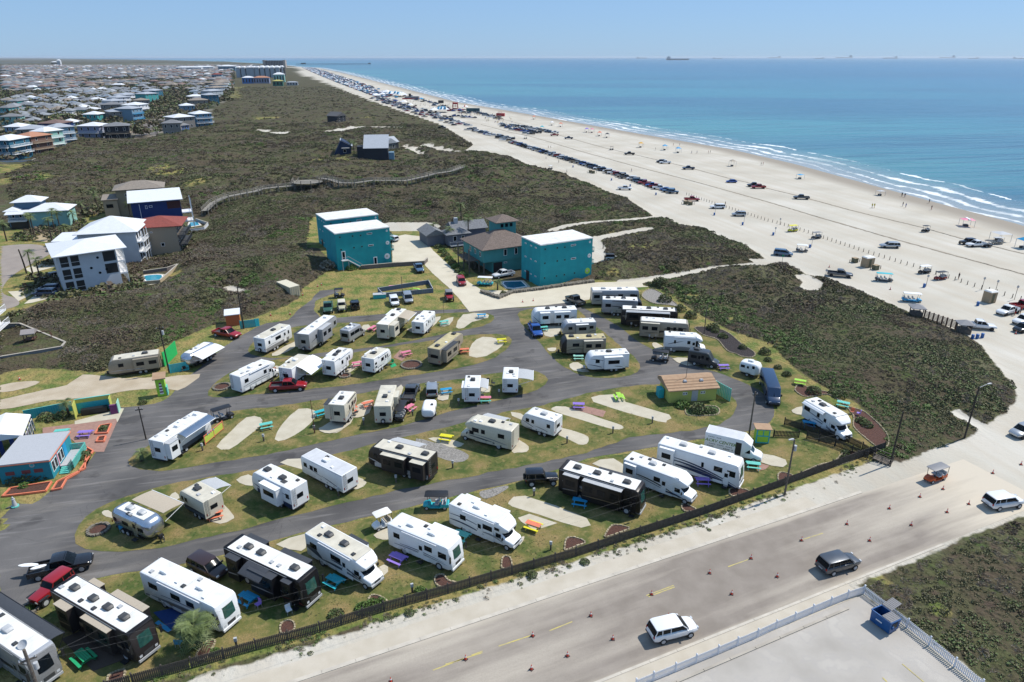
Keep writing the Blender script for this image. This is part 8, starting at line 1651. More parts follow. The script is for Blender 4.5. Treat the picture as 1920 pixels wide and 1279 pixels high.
for i, q_ in enumerate([('7',1003,108, 'black', 'black', 'at the water edge, left of a pair',90,0),('7',1025,112, 'black', 'blue', 'at the water edge, right of a pair',80,0),('7',778,200, 'yellow', 'black', 'strolling on the sand, left of a pair',200,1),('7',795,200, 'yellow', 'yellow', 'strolling on the sand, right of a pair',200,1),('7',1008,188, 'black', 'blue', 'standing left of two seated friends',0,0),('7',1030,198, 'blue', 'blue', 'beside the folding chairs near the water',0,0),('7',1208,155, 'black', 'black', 'alone at the wet sand',0,0),('7',1224,210, 'black', 'red', 'walking near a dog on the sand',180,1),
 ('7',1425,735, 'black', 'black', 'standing by the gap in the beach posts',0,0),('7',1847,1005, 'black', 'red', 'beside the white pickup at the right',0,0),('7',1888,990, 'red', 'black', 'between the white and the red pickup',0,0),('2',1345,832, 'black', 'blue', 'left of the walkers by the water',0,1),('2',1385,832, 'blue', 'black', 'middle of the walkers by the water',0,1),('2',1470,832, 'red', 'black', 'left of a pair at the wet sand',0,0),('2',1485,830, 'black', 'black', 'right of a pair at the wet sand',0,0),('2',1208,775, 'black', 'red', 'in the shallow water near the blue canopy',0,0),('2',1255,775, 'blue', 'black', 'in the water above the wide blue canopy',0,0),
 ('2',1075,808, 'black', 'white', 'between the amber and blue canopies',0,0),('2',1865,922, 'black', 'black', 'wading left of a pair',0,0),('2',1880,920, 'red', 'black', 'wading right of a pair',0,0),('2',895,970, 'black', 'blue', 'alone between the rut lines',0,1),('2',350,902, 'black', 'black', 'on the drive below the parked row, middle',0,1),('2',255,872, 'white', 'blue', 'on the drive below the parked row, left',0,1),('2',20,718, 'black', 'red', 'behind the long parked row at its far part',0,0),('2',272,792, 'red', 'black', 'left of a group crossing the beach',0,1),('2',290,792, 'black', 'black', 'right of a group crossing the beach',0,1),('2',1596,1225, 'black', 'black', 'beside the long white car by the posts',0,0),('2',410,975, 'white', 'black', 'walking by the small cart near the dune edge',0,1),
 ('5',1165,750, 'white', 'white', '',0,0)][:-1]): person(*q_)
for i in range(150):
 u = random.uniform(700,960); k_ = (u-700)/260; v = 165+k_*55+random.uniform(-2,14)+k_*5; p = G(u, v); tp_ = random.choice(list(TOPS)); key = (tp_, 'black',1)
 if key not in _pm: continue
 tag(mobj('person', _pm[key], None,(*p, hz(p)), random.uniform(0,6)), 'tiny figure in %s top among the festival crowd far up the beach' % tp_, 'person', 'people in the far beach crowd')
SHIP = mat('ship_hull',(.02,.03,.045),.6); SUP = mat('ship_white',(.35,.38,.42),.6)
for i,(k, x0, x1, v, flip, l) in enumerate([('2',1155,1326,112.6,1, 'largest dark tanker on the horizon'),('2',933,1012,109.6,1, 'tanker on the horizon left of the largest one'),('2',1505,1572,110.2,1, 'freighter on the horizon just right of the largest tanker'),('3',0,95,109.0,0, 'faint ship on the horizon, third from the largest tanker'),('3',350,420,110.2,0, 'short dark ship at the middle of the right horizon'),('3',510,632,109.,0, 'faint long ship on the horizon'),('3',862,970,109.9,0, 'long ship with stern tower on the horizon'),('3',1285,1402,109.,0, 'faint flat ship right of the middle horizon'),('3',1502,1575,110.3,0, 'short ship near the right edge of the horizon'),('3',1835,1925,110.3,1, 'ship cut by the right edge on the horizon')]):
 a = G(*[t(k, x0,0)[0], v],-.6); b = G(*[t(k, x1,0)[0], v],-.6); L = b[0]-a[0]; hh = L*.055; r = empty('cargo_ship',(a[0], a[1],-.6),0, l, 'ship', 'ships at anchor on the horizon'); m = MB(); m.side([(L*.02,0),(L*.97,0),(L, hh),(0, hh)],-L*.07, L*.07); m.obj('hull', SHIP, r)
 s0 = .04 if flip else .82; MB().box(L*s0, L*(s0+.13),-L*.06, L*.06, hh, hh*2.4).obj('bridge', SUP, r); MB().box(L*(s0+.05), L*(s0+.08),-L*.02, L*.02, hh*2.4, hh*3).obj('funnel', SHIP, r)
p = G(1066,115,-.6); r = empty('motor_boat',(*p,-.6),.2, 'small white boat with a wake far out at sea', 'boat'); m = MB(); m.loft([(-8,3,0,2.5,.3),(4,3,0,2.8,.3),(10,.4,.8,3,.2)]); m.obj('hull', SUP, r); MB().box(-3,2,-2,2,2.5,6).obj('cabin', SHIP, r)
a = np.array(G(556,122.3)); b = np.array(G(694,121.8)); r = empty('fishing_pier',(*a,0), math.atan2(*(b-a)[::-1]), 'long dark fishing pier reaching out to sea', 'pier'); L = float(np.hypot(*(b-a))); MB().box(0, L,-3,3,7,8.5).obj('deck', WOODD, r); MB().box(L-12, L+3,-8,8,7,13).obj('pier_head', WOODD, r); MB().box(30,60,-12,12,6,14).obj('pier_house', WOODD, r); m = MB()
for i in range(36): x = L*i/35; m.box(x-.8, x+.8,-3,-1.5,-4,7); m.box(x-.8, x+.8,1.5,3,-4,7)
m.obj('piles', WOODD, r)
# ------------------------------------------------------------------ town
p = G(494,127); r = empty('hotel_tower',(*p,0),.05, 'wide dark hotel block standing alone near the pier', 'hotel'); MB().box(8,106,0,24,0,34).obj('wall', mat('hotel_dark',(.06,.065,.08),.8), r)
for x in (0,100): MB().box(x, x+12,-3,26,0,36).obj('end_tower', mat('hotel_beige',(.33,.29,.26),.8), r)
for i in range(11): MB().box(14+i*8,15.2+i*8,-1.2,-.01,0,34).obj('balcony_fin', mat('hotel_beige',(0,0,0)), r)
CW = mat('condo_wall',(.33,.38,.42),.8)
for i,(u, v, n_, l) in enumerate([(444,146,3, 'row of white-roofed grey condo towers, left part'),(470,146,5, 'row of white-roofed grey condo towers, middle part'),(489,143.5,4, 'row of white-roofed grey condo towers, right part')]):
 p = G(u, v); r = empty('condo_block',(*p,0),.1, l, 'condominium', 'condo towers near the pier')
 for j in range(n_+1):
  MB().box(j*13, j*13+10,0,22,0,24+(j % 2)).obj('tower', CW, r); MB().frus(j*13-.5, j*13+10.5,-.5,22.5,25.2,28,3.5).obj('tower_roof', MROOF, r); MB().box(j*13+10.01, j*13+12.99,4,18,0,23).obj('recess', DKW, r)
for u, v, w_, d, h, l, wm, rm in [(330,134,90,40,14, 'long white-roofed hall far behind the town', WWALL, MROOF),(365,133,70,40,14, 'second white-roofed hall far behind the town', WWALL, MROOF),(410,134,60,40,18, 'white-roofed block left of the condo towers', LBLUE, MROOF),(96,123,40,30,20, 'pale tower block on the far left horizon', BEIGE, MROOF),(108,123.5,18,24,30, 'tallest slim block on the far left horizon', WWALL, MROOF),
 (398,150,22,20,12, 'blue block with a terracotta roof by the condos', LBLUE, SHR),(455,158,22,16,12, 'bright blue block with white hip roof by the scrub', mat('bright_blue',(.05,.18,.45),.8), MROOF),(476,158,30,18,12, 'lavender block with a long terracotta roof by the scrub', mat('lavender_siding',(.22,.25,.36),.8), mat('orange_tile',(.42,.2,.12),.8)),(514,155,22,16,16, 'aqua and white block by the scrub', MINTW, MROOF),(512,162,18,12,9, 'green block with yellow top by the scrub', mat('dark_green_wall',(.03,.16,.12),.8), mat('butter_roof',(.4,.36,.1),.8)),(538,161,20,10,6, 'low grey hut at the end of the beach houses', LGREY, MROOFG)]:
 p = G(u, v); r = empty('town_block',(*p,0), R(12), l, 'building', 'larger buildings of the far town'); wallp(r,0, w_,0, d,0, h, wm); hiproof(r,0, w_,0, d, h, h*.25, rm,1.)
 for i in range(max(3, int(w_/5))): MB().box(w_*(i+.3)/max(3, int(w_/5)), w_*(i+.7)/max(3, int(w_/5)),-.1,-.01, h*.3, h*.8).obj('window', GLASS, r)
BRM = mat('brown_hip_roof',(.17,.11,.095),.9); LAV = mat('lavender_siding',(0,0,0)); TQW = mat('turquoise_siding',(.05,.30,.30),.8); DTE = mat('deep_teal_siding',(.02,.12,.19),.8); BGW = mat('grey_beige_siding',(.24,.22,.20),.8)
TH = [('three-storey teal house with white balconies at the left edge',(-12,303),(26,303),10.5,16, DTE, MROOF, WHITEP),('brown house with terracotta hip roof and balconies',(32,292),(66,293),10,14, mat('russet_siding',(.16,.085,.065),.8), mat('orange_tile',(0,0,0)), BEIGE),('aqua and white narrow house behind the brown one',(68,284),(92,285),11,12, MINTW, MROOF, WHITEP),('light blue house with white balconies at the corner of the scrub',(92,274),(108,276),11,12, LBLUE, MROOFG, WHITEP),
 ('bright blue house with brown hip roof',(78,258),(118,258),9,15, BWALL, BRM, None),('small white-roofed house behind the palms',(118,252),(142,252),8,10, LBLUE, MROOF, None),('lavender house with stepped white roofs and columns',(150,262),(190,262),8.5,14, LAV, MROOF, WHITEP),('dark timber-framed house with deep verandas',(200,265),(246,263),9,14, DKW, SHG, BEIGE),('teal box house with pale roof behind the lavender one',(160,236),(186,236),8.5,12, TQW, MROOF, None),('long grey house behind the dark timber one',(212,235),(248,233),10,16, BGW, MROOFG, None),
 ('blue house with tall glass fronts',(252,234),(272,231),12,14, LBLUE, MROOFG, SKYB),('white and blue house with tiers of glass',(262,222),(282,219),11,14, WWALL, MROOF, WHITEP),('beige house with yellow corner boards at the scrub edge',(308,258),(342,257),9,10, BGW, SHG, None),('small blue house with stilts beside the beige one',(343,256),(357,254),7,8, mat('strong_blue',(.02,.1,.3),.8), SHG, None),('dark house with a white hip roof and lantern',(330,245),(368,242),9,14, BGW, MROOF, None),('medium blue house with white hip roof and rear deck',(369,240),(400,238),10,12, mat('denim_siding',(.05,.17,.29),.8), MROOF, WHITEP),
 ('light blue gabled house behind the blue one',(343,218),(368,217),9,12, LBLUE, MROOF, None),('house with broad brown-grey hip roof',(358,206),(392,205),9,14, BGW, SHT, None),('low house with bright white roof beside the palms',(356,193),(385,192),7,12, BEIGE, MROOF, None),('teal-walled end house of the long condo row',(388,196),(412,195),10,16, DTE, MROOFG, None),('second house of the long condo row',(396,187),(420,185),10,14, CW, MROOFG, None),('third house of the long condo row',(402,179),(425,177.5),10,14, CW, SHT, None),('fourth house of the long condo row',(407,172.5),(429,171),10,14, CW, SHT, None),('fifth house of the long condo row',(411,167.5),(431,166),10,14, WWALL, SHT, None),('farthest house of the long condo row',(415,163.5),(432,162),10,14, WWALL, SHT, None),
 ('light blue gabled house at the left behind the teal one',(14,262),(44,262),8,12, LBLUE, MROOF, None),('wide grey hip-roofed house in the front rows',(38,272),(88,270),9,16, BGW, MROOFG, None),('turquoise house at the left edge of the cottages',(0,220),(20,220),8,14, TQW, SHG, WHITEP),('aqua house with grey roof below the turquoise one',(4,237),(42,236),7,12, AQW, SHG, None),('grey-roofed house right of the cottage rows',(192,216),(232,215),9,16, BGW, SHG, None),('teal corner house beyond the white villas',(276,198),(300,196),12,14, TQW, MROOFG, None),('dark green-blue house beyond the white villas',(292,190),(308,188),12,14, DTE, MROOFG, None),
 ('white villa with many balconies in the middle row',(212,210),(240,208),10,14, WWALL, MROOFG, WHITEP),('second white villa up the middle row',(222,202),(248,200),10,14, WWALL, MROOFG, WHITEP),('third white villa up the middle row',(236,196),(258,194),10,14, WWALL, MROOFG, WHITEP),('villa with pinkish grey roof above the glass houses',(256,206),(284,205),9,14, BGW, SHT, None)]
for l, a, b, h, d, wm, rm, bal in TH: simple('town_house', l, a, b, h, d, wm, rm, 'hip',2.,3,.8, 'houses of the near town', floors=3 if h > 9.5 else 2, bal=bal)
THP = [W([(-14,305),(110,280),(110,262),(250,268),(405,245),(405,188),(350,200),(300,200),(250,190),(195,220),(195,238),(45,240),(20,215),(-40,218)])]
COTR = [mat('weathered_roof',(.19,.20,.215),.7), mat('pale_grey_roof',(.25,.265,.28),.7), SHG, SHT, MROOF, mat('slate_blue_roof',(.2,.24,.29),.7)]; COTW = [WWALL, LBLUE, MINTW, BEIGE, BGW, LAV, TQW, mat('butter_siding',(.55,.48,.25),.8)]
RN = ['light grey', 'pale grey', 'dark grey', 'tan', 'white', 'slate blue']; WN_ = ['white', 'light blue', 'mint', 'beige', 'grey', 'lavender', 'turquoise', 'butter yellow']
pr = {}; spots = []; ca, sa = cos(R(12)), sin(R(12))
for i in range(-190,60):
 for j in range(-10,330):
  x = i*17.+(j % 7 == 3)*6; y = 300+j*(15.5 if j % 2 else 15.5)+(j // 2)*5.
  if i % 9 == 4: continue
  spots.append((x*ca-y*sa*.0+random.uniform(-2,2), y+x*sa*-.25+random.uniform(-2,2)))
S = np.array(spots); ok = sdf(S[:,0], S[:,1], FLAT[0][0]) > 9; ok &= ~inside(S[:,0], S[:,1], THP[0]); ok &= S[:,1] < 4200; ok &= (vnoise(S[:,0], S[:,1],90,9) > .28) & ((S[:,1] < 1150) | (rng.uniform(0,1, len(S)) < .5)); ok &= ~inside(S[:,0], S[:,1], W([(300,200),(365,200),(365,175),(300,172)]))
vis = np.abs(S[:,0]) < S[:,1]*.82; S = S[ok & vis]; S = S[np.argsort(np.hypot(S[:,0], S[:,1]))]
for n_,(x, y) in enumerate(S[:255]):
 a, b = random.randrange(6) if random.random() < .5 else random.randrange(2), random.randrange(8); k = (a, b)
 if k not in pr:
  r = empty('cottage',(0,0,0)); wallp(r,-4.5,4.5,-5.5,5.5,0,5.2, COTW[b]); hiproof(r,-4.5,4.5,-5.5,5.5,5.2,2.2, COTR[a],.8)
  for u in (-2.6,0,2.6): MB().box(u-.6, u+.6,-5.56,-5.5,3.,4.4).obj('window', GLASS, r)
  MB().box(-3.5,3.5,-6.8,-5.57,2.5,2.65).obj('veranda', WHITEP, r); pr[k] = r; c = r
 else: c = copy_tree(pr[k])
 c.location = (x, y,0); c.rotation_euler = (0,0, R(random.choice((12,12,102,12))+random.uniform(-6,6))); s = random.uniform(.85,1.3); c.scale = (s, s*random.uniform(.9,1.2), random.uniform(.8,1.15))
 u_ = x/y; dz_ = math.hypot(x, y); tag(c, '%s cottage with %s roof in the %s town rows, %s' % (WN_[b], RN[a], 'front' if dz_ < 560 else 'second' if dz_ < 640 else 'middle' if dz_ < 720 else 'farther', 'at the left edge' if u_ < -.68 else 'far left' if u_ < -.6 else 'left of the villas' if u_ < -.52 else 'near the villas' if u_ < -.45 else 'right of the villas'), 'cottage', 'cottages of the dense town rows')
m = MB(); FM = [mat('far_wall_' +'abcde'[i], c_,.8) for i, c_ in enumerate([(.3,.32,.34),(.12,.2,.27),(.16,.3,.28),(.25,.2,.15),(.17,.16,.15)])]+COTR[:5]+[mat('brick_town',(.2,.13,.11),.8)]
for x, y in S[255:6500]:
 w_, d, h = random.uniform(5,9), random.uniform(5,8), random.uniform(4,9); m.cur = random.randrange(5); n0 = len(m.f); m.box(x-w_, x+w_, y-d, y+d,0, h); del m.f[n0]; del m.m[n0]; m.cur = 5+(random.randrange(6) if random.random() < .35 else random.choice((0,2,2,3,5))); m.frus(x-w_-.7, x+w_+.7, y-d-.7, y+d+.7, h, h+2.4, min(w_, d)*.85)
o = m.obj('far_town_houses', FM); o['kind'] = 'stuff'
# ------------------------------------------------------------------ plants
def palm(k, x, y, h, label, crown=1.9, nf=22, lean=0.05, dead=False, bushy=False):
 p = G(*t(k, x, y)); r = empty('palm_tree',(*p, max(0, hz(p))), random.uniform(0,6), label, 'palm tree', 'palm trees'); m = MB(); n = 8; prev = None
 rr = .17 if not bushy else .26; v = []; K = 7
 for i in range(K+1):
  s = i/K; cx = lean*h*s*s
  for j in range(n): a = 2*pi*j/n; q_ = rr*(1.15-.35*s)*(1+.1*(i % 2)); v.append((cx+q_*cos(a), q_*sin(a), h*s))
 f = [(i*n+j, i*n+(j+1) % n,(i+1)*n+(j+1) % n,(i+1)*n+j) for i in range(K) for j in range(n)]; m.add(v, f); m.obj('trunk', BARK, r, True)
 if dead: return r
 m = MB(); tx = lean*h
 for i in range(nf):
  a = 2*pi*i/nf*2.4+random.uniform(-.2,.2); el = random.uniform(-.5,1.25); L = crown*random.uniform(.8,1.1); pts = []
  for s in np.linspace(0,1,7): pts.append(np.array((tx+cos(a)*L*s*cos(el*.7), sin(a)*L*s*cos(el*.7), h+L*(sin(el)*s-.55*s*s))))
  sd = np.array((-sin(a), cos(a),0))
  for j in range(1,6):
   base = pts[j]; fw = pts[j+1]-pts[j-1]; fw /= np.linalg.norm(fw); ll = crown*.42*(1-abs(j/6-.55))
   for sg in (-1,1):
    for q2 in (0,.5): b0 = base+(pts[j+1]-pts[j])*q2; tip = b0+sd*sg*ll+fw*ll*.8+np.array((0,0,-.18*ll)); m.add([b0, b0+fw*.12*crown/2, tip],[(0,1,2)])
  m.add([pts[0], pts[2]+sd*.05, pts[4], pts[2]-sd*.05],[(0,1,2,3)])
 m.obj('crown', PALM, r); return r
palm('c',1500,1015,2.6, 'big bushy palm in the mulched bed between two motorhomes',1.9,46,.04, bushy=True); palm('8',1065,895,1.2, 'small palm in a dark pot at the end of the longest white trailer',1.1,18, bushy=True)
for i,(k, x, y, h, l) in enumerate([('4',52,450,5.5, 'palm at the left edge beside the lawn'),('4',262,420,6.5, 'palm in front of the dark garage of the aqua house'),('4',240,400,6, 'palm behind the garage palm'),('4',412,375,6.5, 'tall palm before the mint wing'),('4',472,432,8, 'tallest palm right of the mint wing'),('4',405,505,8.5, 'leaning palm by the round street end'),('4',503,480,5.5, 'palm by the white wing of the apartment house'),('4',312,770,6, 'palm above the parked navy cars'),('4',245,690,5.5, 'half bare palm beside the bare trunk'),('4',1388,458,5.5, 'palm between the red-roofed house and the scrub'),('4',980,270,5, 'palm against the royal blue house'),('4',620,250,4, 'palm left of the tan house'),('4',740,220,6, 'palm group left of the tan wing, front'),('4',720,180,6, 'palm group left of the tan wing, rear'),('4',520,260,4, 'low palm behind the mint wing'),('4',560,330,4, 'low palm in the shrubs behind the white wing'),
 ('5',1592,470,7.2, 'tall palm in front of the grey cottage'),('5',1452,480,5, 'middle palm in front of the grey cottage'),('5',1685,400,4.5, 'right palm of the grey cottage'),('5',1335,440,4.5, 'left palm of the grey cottage'),('5',1540,330,7, 'palm behind the grey cottage'),('5',1810,815,2.2, 'small palm beside the pool border'),('0',535,730,6, 'palm before the front town houses, left'),('0',560,735,5.5, 'palm before the front town houses, right'),('0',305,835,5, 'palm before the brown terracotta-roofed house'),('8',520,560,2.6, 'tall banana-like palm at the terrace wall')]): palm(k, x, y, h, l,1.7 if h > 3 else 1.1,20, random.uniform(-.02,.08))
palm('4',200,690,6.2, 'bare dead palm trunk beside the street', dead=True)
palm('1',740,880,7, 'palm between the dark dune houses, nearer',2.6,20); palm('1',715,860,6, 'palm between the dark dune houses, farther',2.4,20)
for i in range(16):
 u = random.uniform(268,345); v = random.uniform(192,262); palm('0', u*3.996,(v-80)*3.996, random.uniform(4,6), 'palm along the brown street of the near town, %s of the row' % ordn(i+1),2.0,12)
def tuft(n, r, h, mats_, leaf=.12, up=.5, seed=0, spike=False):
 g_ = np.random.default_rng(seed); v = []; f = []; mi = []
 for i in range(n):
  a = g_.uniform(0,6.283); q_ = r*g_.uniform(0,1) ** .5; z = h*math.sqrt(max(0,1-(q_/r) ** 2))*g_.uniform(.35,1.05); c = np.array((q_*cos(a), q_*sin(a), z)); s = leaf*g_.uniform(.6,1.4)
  d1 = g_.normal(size=3); d1[2] = d1[2]*.5+(up if spike else 0); d1 /= np.linalg.norm(d1); d2 = np.cross(d1, g_.normal(size=3)); d2 /= np.linalg.norm(d2)
  if spike: d1 *= 2.2; d2 *= .35
  k = len(v); v += [c-d1*s, c+d2*s*.6, c+d1*s, c-d2*s*.6]; f.append((k, k+1, k+2, k+3)); mi.append(int(g_.integers(len(mats_))))
 return mesh('foliage', v, f, mats_, mi)
def stems(n, h):
 m = MB()
 for i in range(n): a = i*2.4; m.bar((0,0,0),(h*.5*cos(a), h*.5*sin(a), h*.7),.05, n=3)
 return m
BM = {'dark': tuft(420,1,1.1,[LEAF[4], LEAF[1], LEAF[4]],.13, seed=1), 'green': tuft(420,1,.9,[LEAF[1], LEAF[1], LEAF[0]],.13, seed=2), 'grey': tuft(420,1,.9,[LEAF[3], LEAF[0], LEAF[3]],.13, seed=3), 'olive': tuft(420,1,.9,[LEAF[0], LEAF[0], LEAF[4]],.13, seed=4)}
BST = stems(6,1.).mesh('stem', WOODB)
BRG = mat('bright_leaf',(.12,.21,.045),.8, c2=(.07,.13,.025), scale=8.); BM['bright'] = tuft(420,1,.85,[BRG, LEAF[1], BRG],.13, seed=6)
for i,(k, x, y, r_, kd, l) in enumerate([('A',1490,200,1.6, 'dark', 'round dark shrub in the grey rock garden'),('A',1720,340,1.3, 'dark', 'dark shrub behind the long dark motorhome'),('A',1880,440,1.3, 'dark', 'dark shrub at the tan motorhome nose'),('6',390+0,770+0,.1, 'dark', ''),('H',862,130,1.3, 'dark', 'big dark shrub at the top of the dark mulch bed'),('H',890,170,.8, 'green', 'smaller shrub beside the big dark one'),('H',1000,240,1., 'green', 'shrub in the middle of the dark mulch bed'),('H',1270,395,.8, 'dark', 'low dark shrub low in the dark mulch bed'),('H',1580,465,1.1, 'dark', 'dark shrub on the garden slope above the fibreglass trailer'),('H',1620,565,.7, 'dark', 'small shrub above the navy van'),('H',1760,670,.7, 'dark', 'small shrub right of the navy van'),('H',1880,770,.8, 'dark', 'shrub at the tail of the navy van slope'),
 ('a',1395,530,1.35, 'dark', 'largest round shrub in the kidney bed of the bath house'),('a',1490,535,.9, 'green', 'shrub right of the round one in the kidney bed'),('a',1275,490,1.2, 'bright', 'bright shrub against the bath house wall'),('N',680,300,1.2, 'dark', 'shrub at the rear of the lone cabover motorhome'),('N',970,310,.8, 'green', 'shrub on the upper edge of the mulch slope'),('N',1400,730,.9, 'green', 'green shrub in the mulch slope, left of two'),('N',1480,790,.9, 'green', 'green shrub in the mulch slope, right of two'),('N',1060,350,1.1, 'green', 'leafy shrub behind the aqua table'),('e',545,385,.55, 'green', 'round bush on the verge outside the camp fence'),('e',150,480,.6, 'green', 'second round bush on the verge outside the camp fence'),('d',1150,765,.5, 'green', 'small bush below the camp fence'),('d',800,735,.8, 'bright', 'bright green plants along the camp fence, left'),('d',880,705,.8, 'bright', 'bright green plants along the camp fence, middle'),('d',930,695,.7, 'bright', 'bright green plants along the camp fence, right'),('d',600,785,.8, 'green', 'low green plants left of the bright ones'),('d',1230,600,.6, 'bright', 'green plants beside the lamp post bed'),
 ('b',580,840,.6, 'green', 'plant in the corner bed, upper'),('b',575,885,.7, 'green', 'plant in the corner bed, lower'),('b',880,860,1., 'bright', 'bright bush at the beach stair'),('5',642,645,1.2, 'bright', 'left of two bright round bushes below the box house stair'),('5',715,660,1.5, 'bright', 'right of two bright round bushes below the box house stair'),('5',540,660,2.2, 'grey', 'pale grey bush left of the bright ones'),('5',800,655,.9, 'green', 'small bush at the end of the brick wall'),('8',625,870,1., 'green', 'round shrub in the office porch bed'),('8',230,1030,1.4, 'dark', 'dark hedge clump under the office wall, middle'),('8',120,1050,1.2, 'dark', 'dark hedge clump under the office wall, left'),('8',340,1010,1.2, 'dark', 'dark hedge clump under the office wall, right'),('8',180,1090,.7, 'bright', 'bright plant in the long coral bed'),('8',340,580,1.1, 'green', 'plant clump on the terrace wall, left'),('8',400,590,1., 'green', 'plant clump on the terrace wall, middle'),('8',470,570,1.1, 'green', 'plant clump on the terrace wall, right'),('8',775,660,.7, 'green', 'greenery in the square coral planter'),('8',1070,465,.7, 'green', 'plants beside the entrance sign'),
 ('c',225,735,.5, 'bright', 'bright plant in the small stone bed'),('5',1855,850,.9, 'dark', 'dark shrub in the rubble border of the pool'),('c',1610,1060,.5, 'bright', 'bright plant right of the big palm'),('6',1100,790,1.6, 'dark', 'dark bush at the end of the camp lawn above the motorhomes')]+[('5',1290+26*j,410+30*j,1.3, 'green' if j % 2 else 'bright', 'hedge bush along the white drive, %s from its far end' % ordn(j+1)) for j in range(11)]):
 if not l: continue
 p = G(*t(k, x, y)); r = empty('bush',(*p, max(0, hz(p))), i, l, 'shrub', 'bushes and shrubs', r_); mobj('foliage', BM[kd], r); mobj('stem', BST, r)
hid = bpy.data.collections.new('scrub_tufts')
TF = [tuft(50,.55,.30,[LEAF[0], LEAF[4]],.13, seed=11), tuft(50,.55,.36,[LEAF[2], LEAF[2], LEAF[0]],.14, seed=12), tuft(50,.55,.30,[LEAF[1], LEAF[0]],.14, seed=13), tuft(50,.55,.34,[LEAF[3], LEAF[2]],.12,.6,14, True), tuft(50,.55,.36,[LEAF[4], LEAF[0], LEAF[2]],.15, seed=15), tuft(50,.55,.30,[BRG, LEAF[1]],.13, seed=16), tuft(30,.3,.16,[LEAF[1], LEAF[0]],.08,.8,17, True)]
for i, me in enumerate(TF): o = bpy.data.objects.new('tuft_%d' % i if False else 'tuft', me); hid.objects.link(o)
def scatter(name, pts, scale, idx, mat_=None):
 me = bpy.data.meshes.new(name); n = len(pts); me.vertices.add(n); me.vertices.foreach_set('co', np.asarray(pts, np.float32).ravel()); fattr(me, 'sc', scale); fattr(me, 'rz', rng.uniform(0,6.28, n)); a = me.attributes.new('ix', 'INT', 'POINT'); a.data.foreach_set('value', np.asarray(idx, np.int32)); me.update()
 o = link(bpy.data.objects.new(name, me)); o['kind'] = 'stuff'; ng = bpy.data.node_groups.new(name, 'GeometryNodeTree'); ng.interface.new_socket('Geometry', in_out='INPUT', socket_type='NodeSocketGeometry'); ng.interface.new_socket('Geometry', in_out='OUTPUT', socket_type='NodeSocketGeometry'); N = ng.nodes; L_ = ng.links
 gi, go = N.new('NodeGroupInput'), N.new('NodeGroupOutput'); mp = N.new('GeometryNodeMeshToPoints'); ip = N.new('GeometryNodeInstanceOnPoints'); ci = N.new('GeometryNodeCollectionInfo'); ci.inputs['Collection'].default_value = hid; ci.inputs['Separate Children'].default_value = True; ci.inputs['Reset Children'].default_value = True
 def at_(nm, ty):
  a = N.new('GeometryNodeInputNamedAttribute'); a.data_type = ty; a.inputs['Name'].default_value = nm; return a.outputs['Attribute']
 cx = N.new('ShaderNodeCombineXYZ'); L_.new(at_('rz', 'FLOAT'), cx.inputs[2]); L_.new(gi.outputs[0], mp.inputs[0]); L_.new(mp.outputs[0], ip.inputs['Points']); L_.new(ci.outputs[0], ip.inputs['Instance']); ip.inputs['Pick Instance'].default_value = True; L_.new(at_('ix', 'INT'), ip.inputs['Instance Index']); L_.new(cx.outputs[0], ip.inputs['Rotation']); L_.new(at_('sc', 'FLOAT'), ip.inputs['Scale']); L_.new(ip.outputs[0], go.inputs[0]); md = o.modifiers.new('scatter', 'NODES'); md.node_group = ng
def mixidx(x, y, r_):
 a = vnoise(x, y,9,21); b = vnoise(x, y,4,22); c = vnoise(x, y,30,23); q_ = np.where(a < .38,1, np.where(a < .5,4, np.where(a < .8,0,2))); q_ = np.where((b > .72) & (r_ < .8),3, q_); q_ = np.where((c > .74) & (b < .38),5, q_); e = -sdf(x, y, PARK); q_ = np.where((e > 0) & (e < 4+9*vnoise(x, y,5,24)) & (x > 30), np.where(r_ < .5,5,2), q_); g_ = vnoise(x, y,13,25); q_ = np.where((g_ > .74) & (r_ < .7),2, q_); q_ = np.where((g_ < .2) & (r_ < .6),3, q_); return np.where(r_ > .9, rng.integers(0,5, len(x)), q_)
def zone(n, x0, x1, y0, y1, pred, s0, s1, name):
 x = rng.uniform(x0, x1, n); y = rng.uniform(y0, y1, n); k = (np.abs(x) < y*.86+14) & pred(x, y); x, y = x[k], y[k]; z = height(x, y); r_ = rng.uniform(0,1, len(x)); c = vnoise(x, y,7,31); scatter(name, np.column_stack([x, y, z-.05]),(s0+(s1-s0)*rng.uniform(0,1, len(x)) ** 2)*(.6+c*.8), mixidx(x, y, r_))
def dune(x, y, mg=.3):
 k = (sdf(x, y, SEA_POLY) < -60) & (sdf(x, y, BEACH) < -mg+2.2*(vnoise(x, y,1.7,41)-.6)) & (sdf(x, y, PARK) < -mg) & np.all([sdf(x, y, q_) < .5 for q_ in NOSCRUB],0); k |= sdf(x, y, DUNE_SE) > .2+.8*vnoise(x, y,1.5,43)
 for pts, w_ in PATHS: k &= segdist(x, y, W(pts)) > w_+.3*vnoise(x, y,2,44)
 return k
zone(100000,-100,115,36,135, dune,.3,1.05, 'dune_scrub'); zone(80000,-175,130,135,260, dune,.4,1.4, 'dune_scrub'); zone(50000,-330,130,260,560, lambda x, y: dune(x, y) & (sdf(x, y, FLAT[0][0]) < -3) & (vnoise(x, y,14,77)*.5+.5*rng.uniform(0,1, len(x)) > .28),.8,2.2, 'dune_scrub'); zone(14000,-560,60,560,1300, lambda x, y: dune(x, y) & (sdf(x, y, FLAT[0][0]) < -3) & (vnoise(x, y,30,78)*.5+.5*rng.uniform(0,1, len(x)) > .35),1.2,3., 'dune_scrub')
VG = W([(1655,850),(1500,905),(1300,975),(1010,1065),(780,1135),(500,1215),(270,1280),(330,1300),(560,1240),(800,1160),(1010,1100),(1300,1010),(1500,945),(1660,885)])
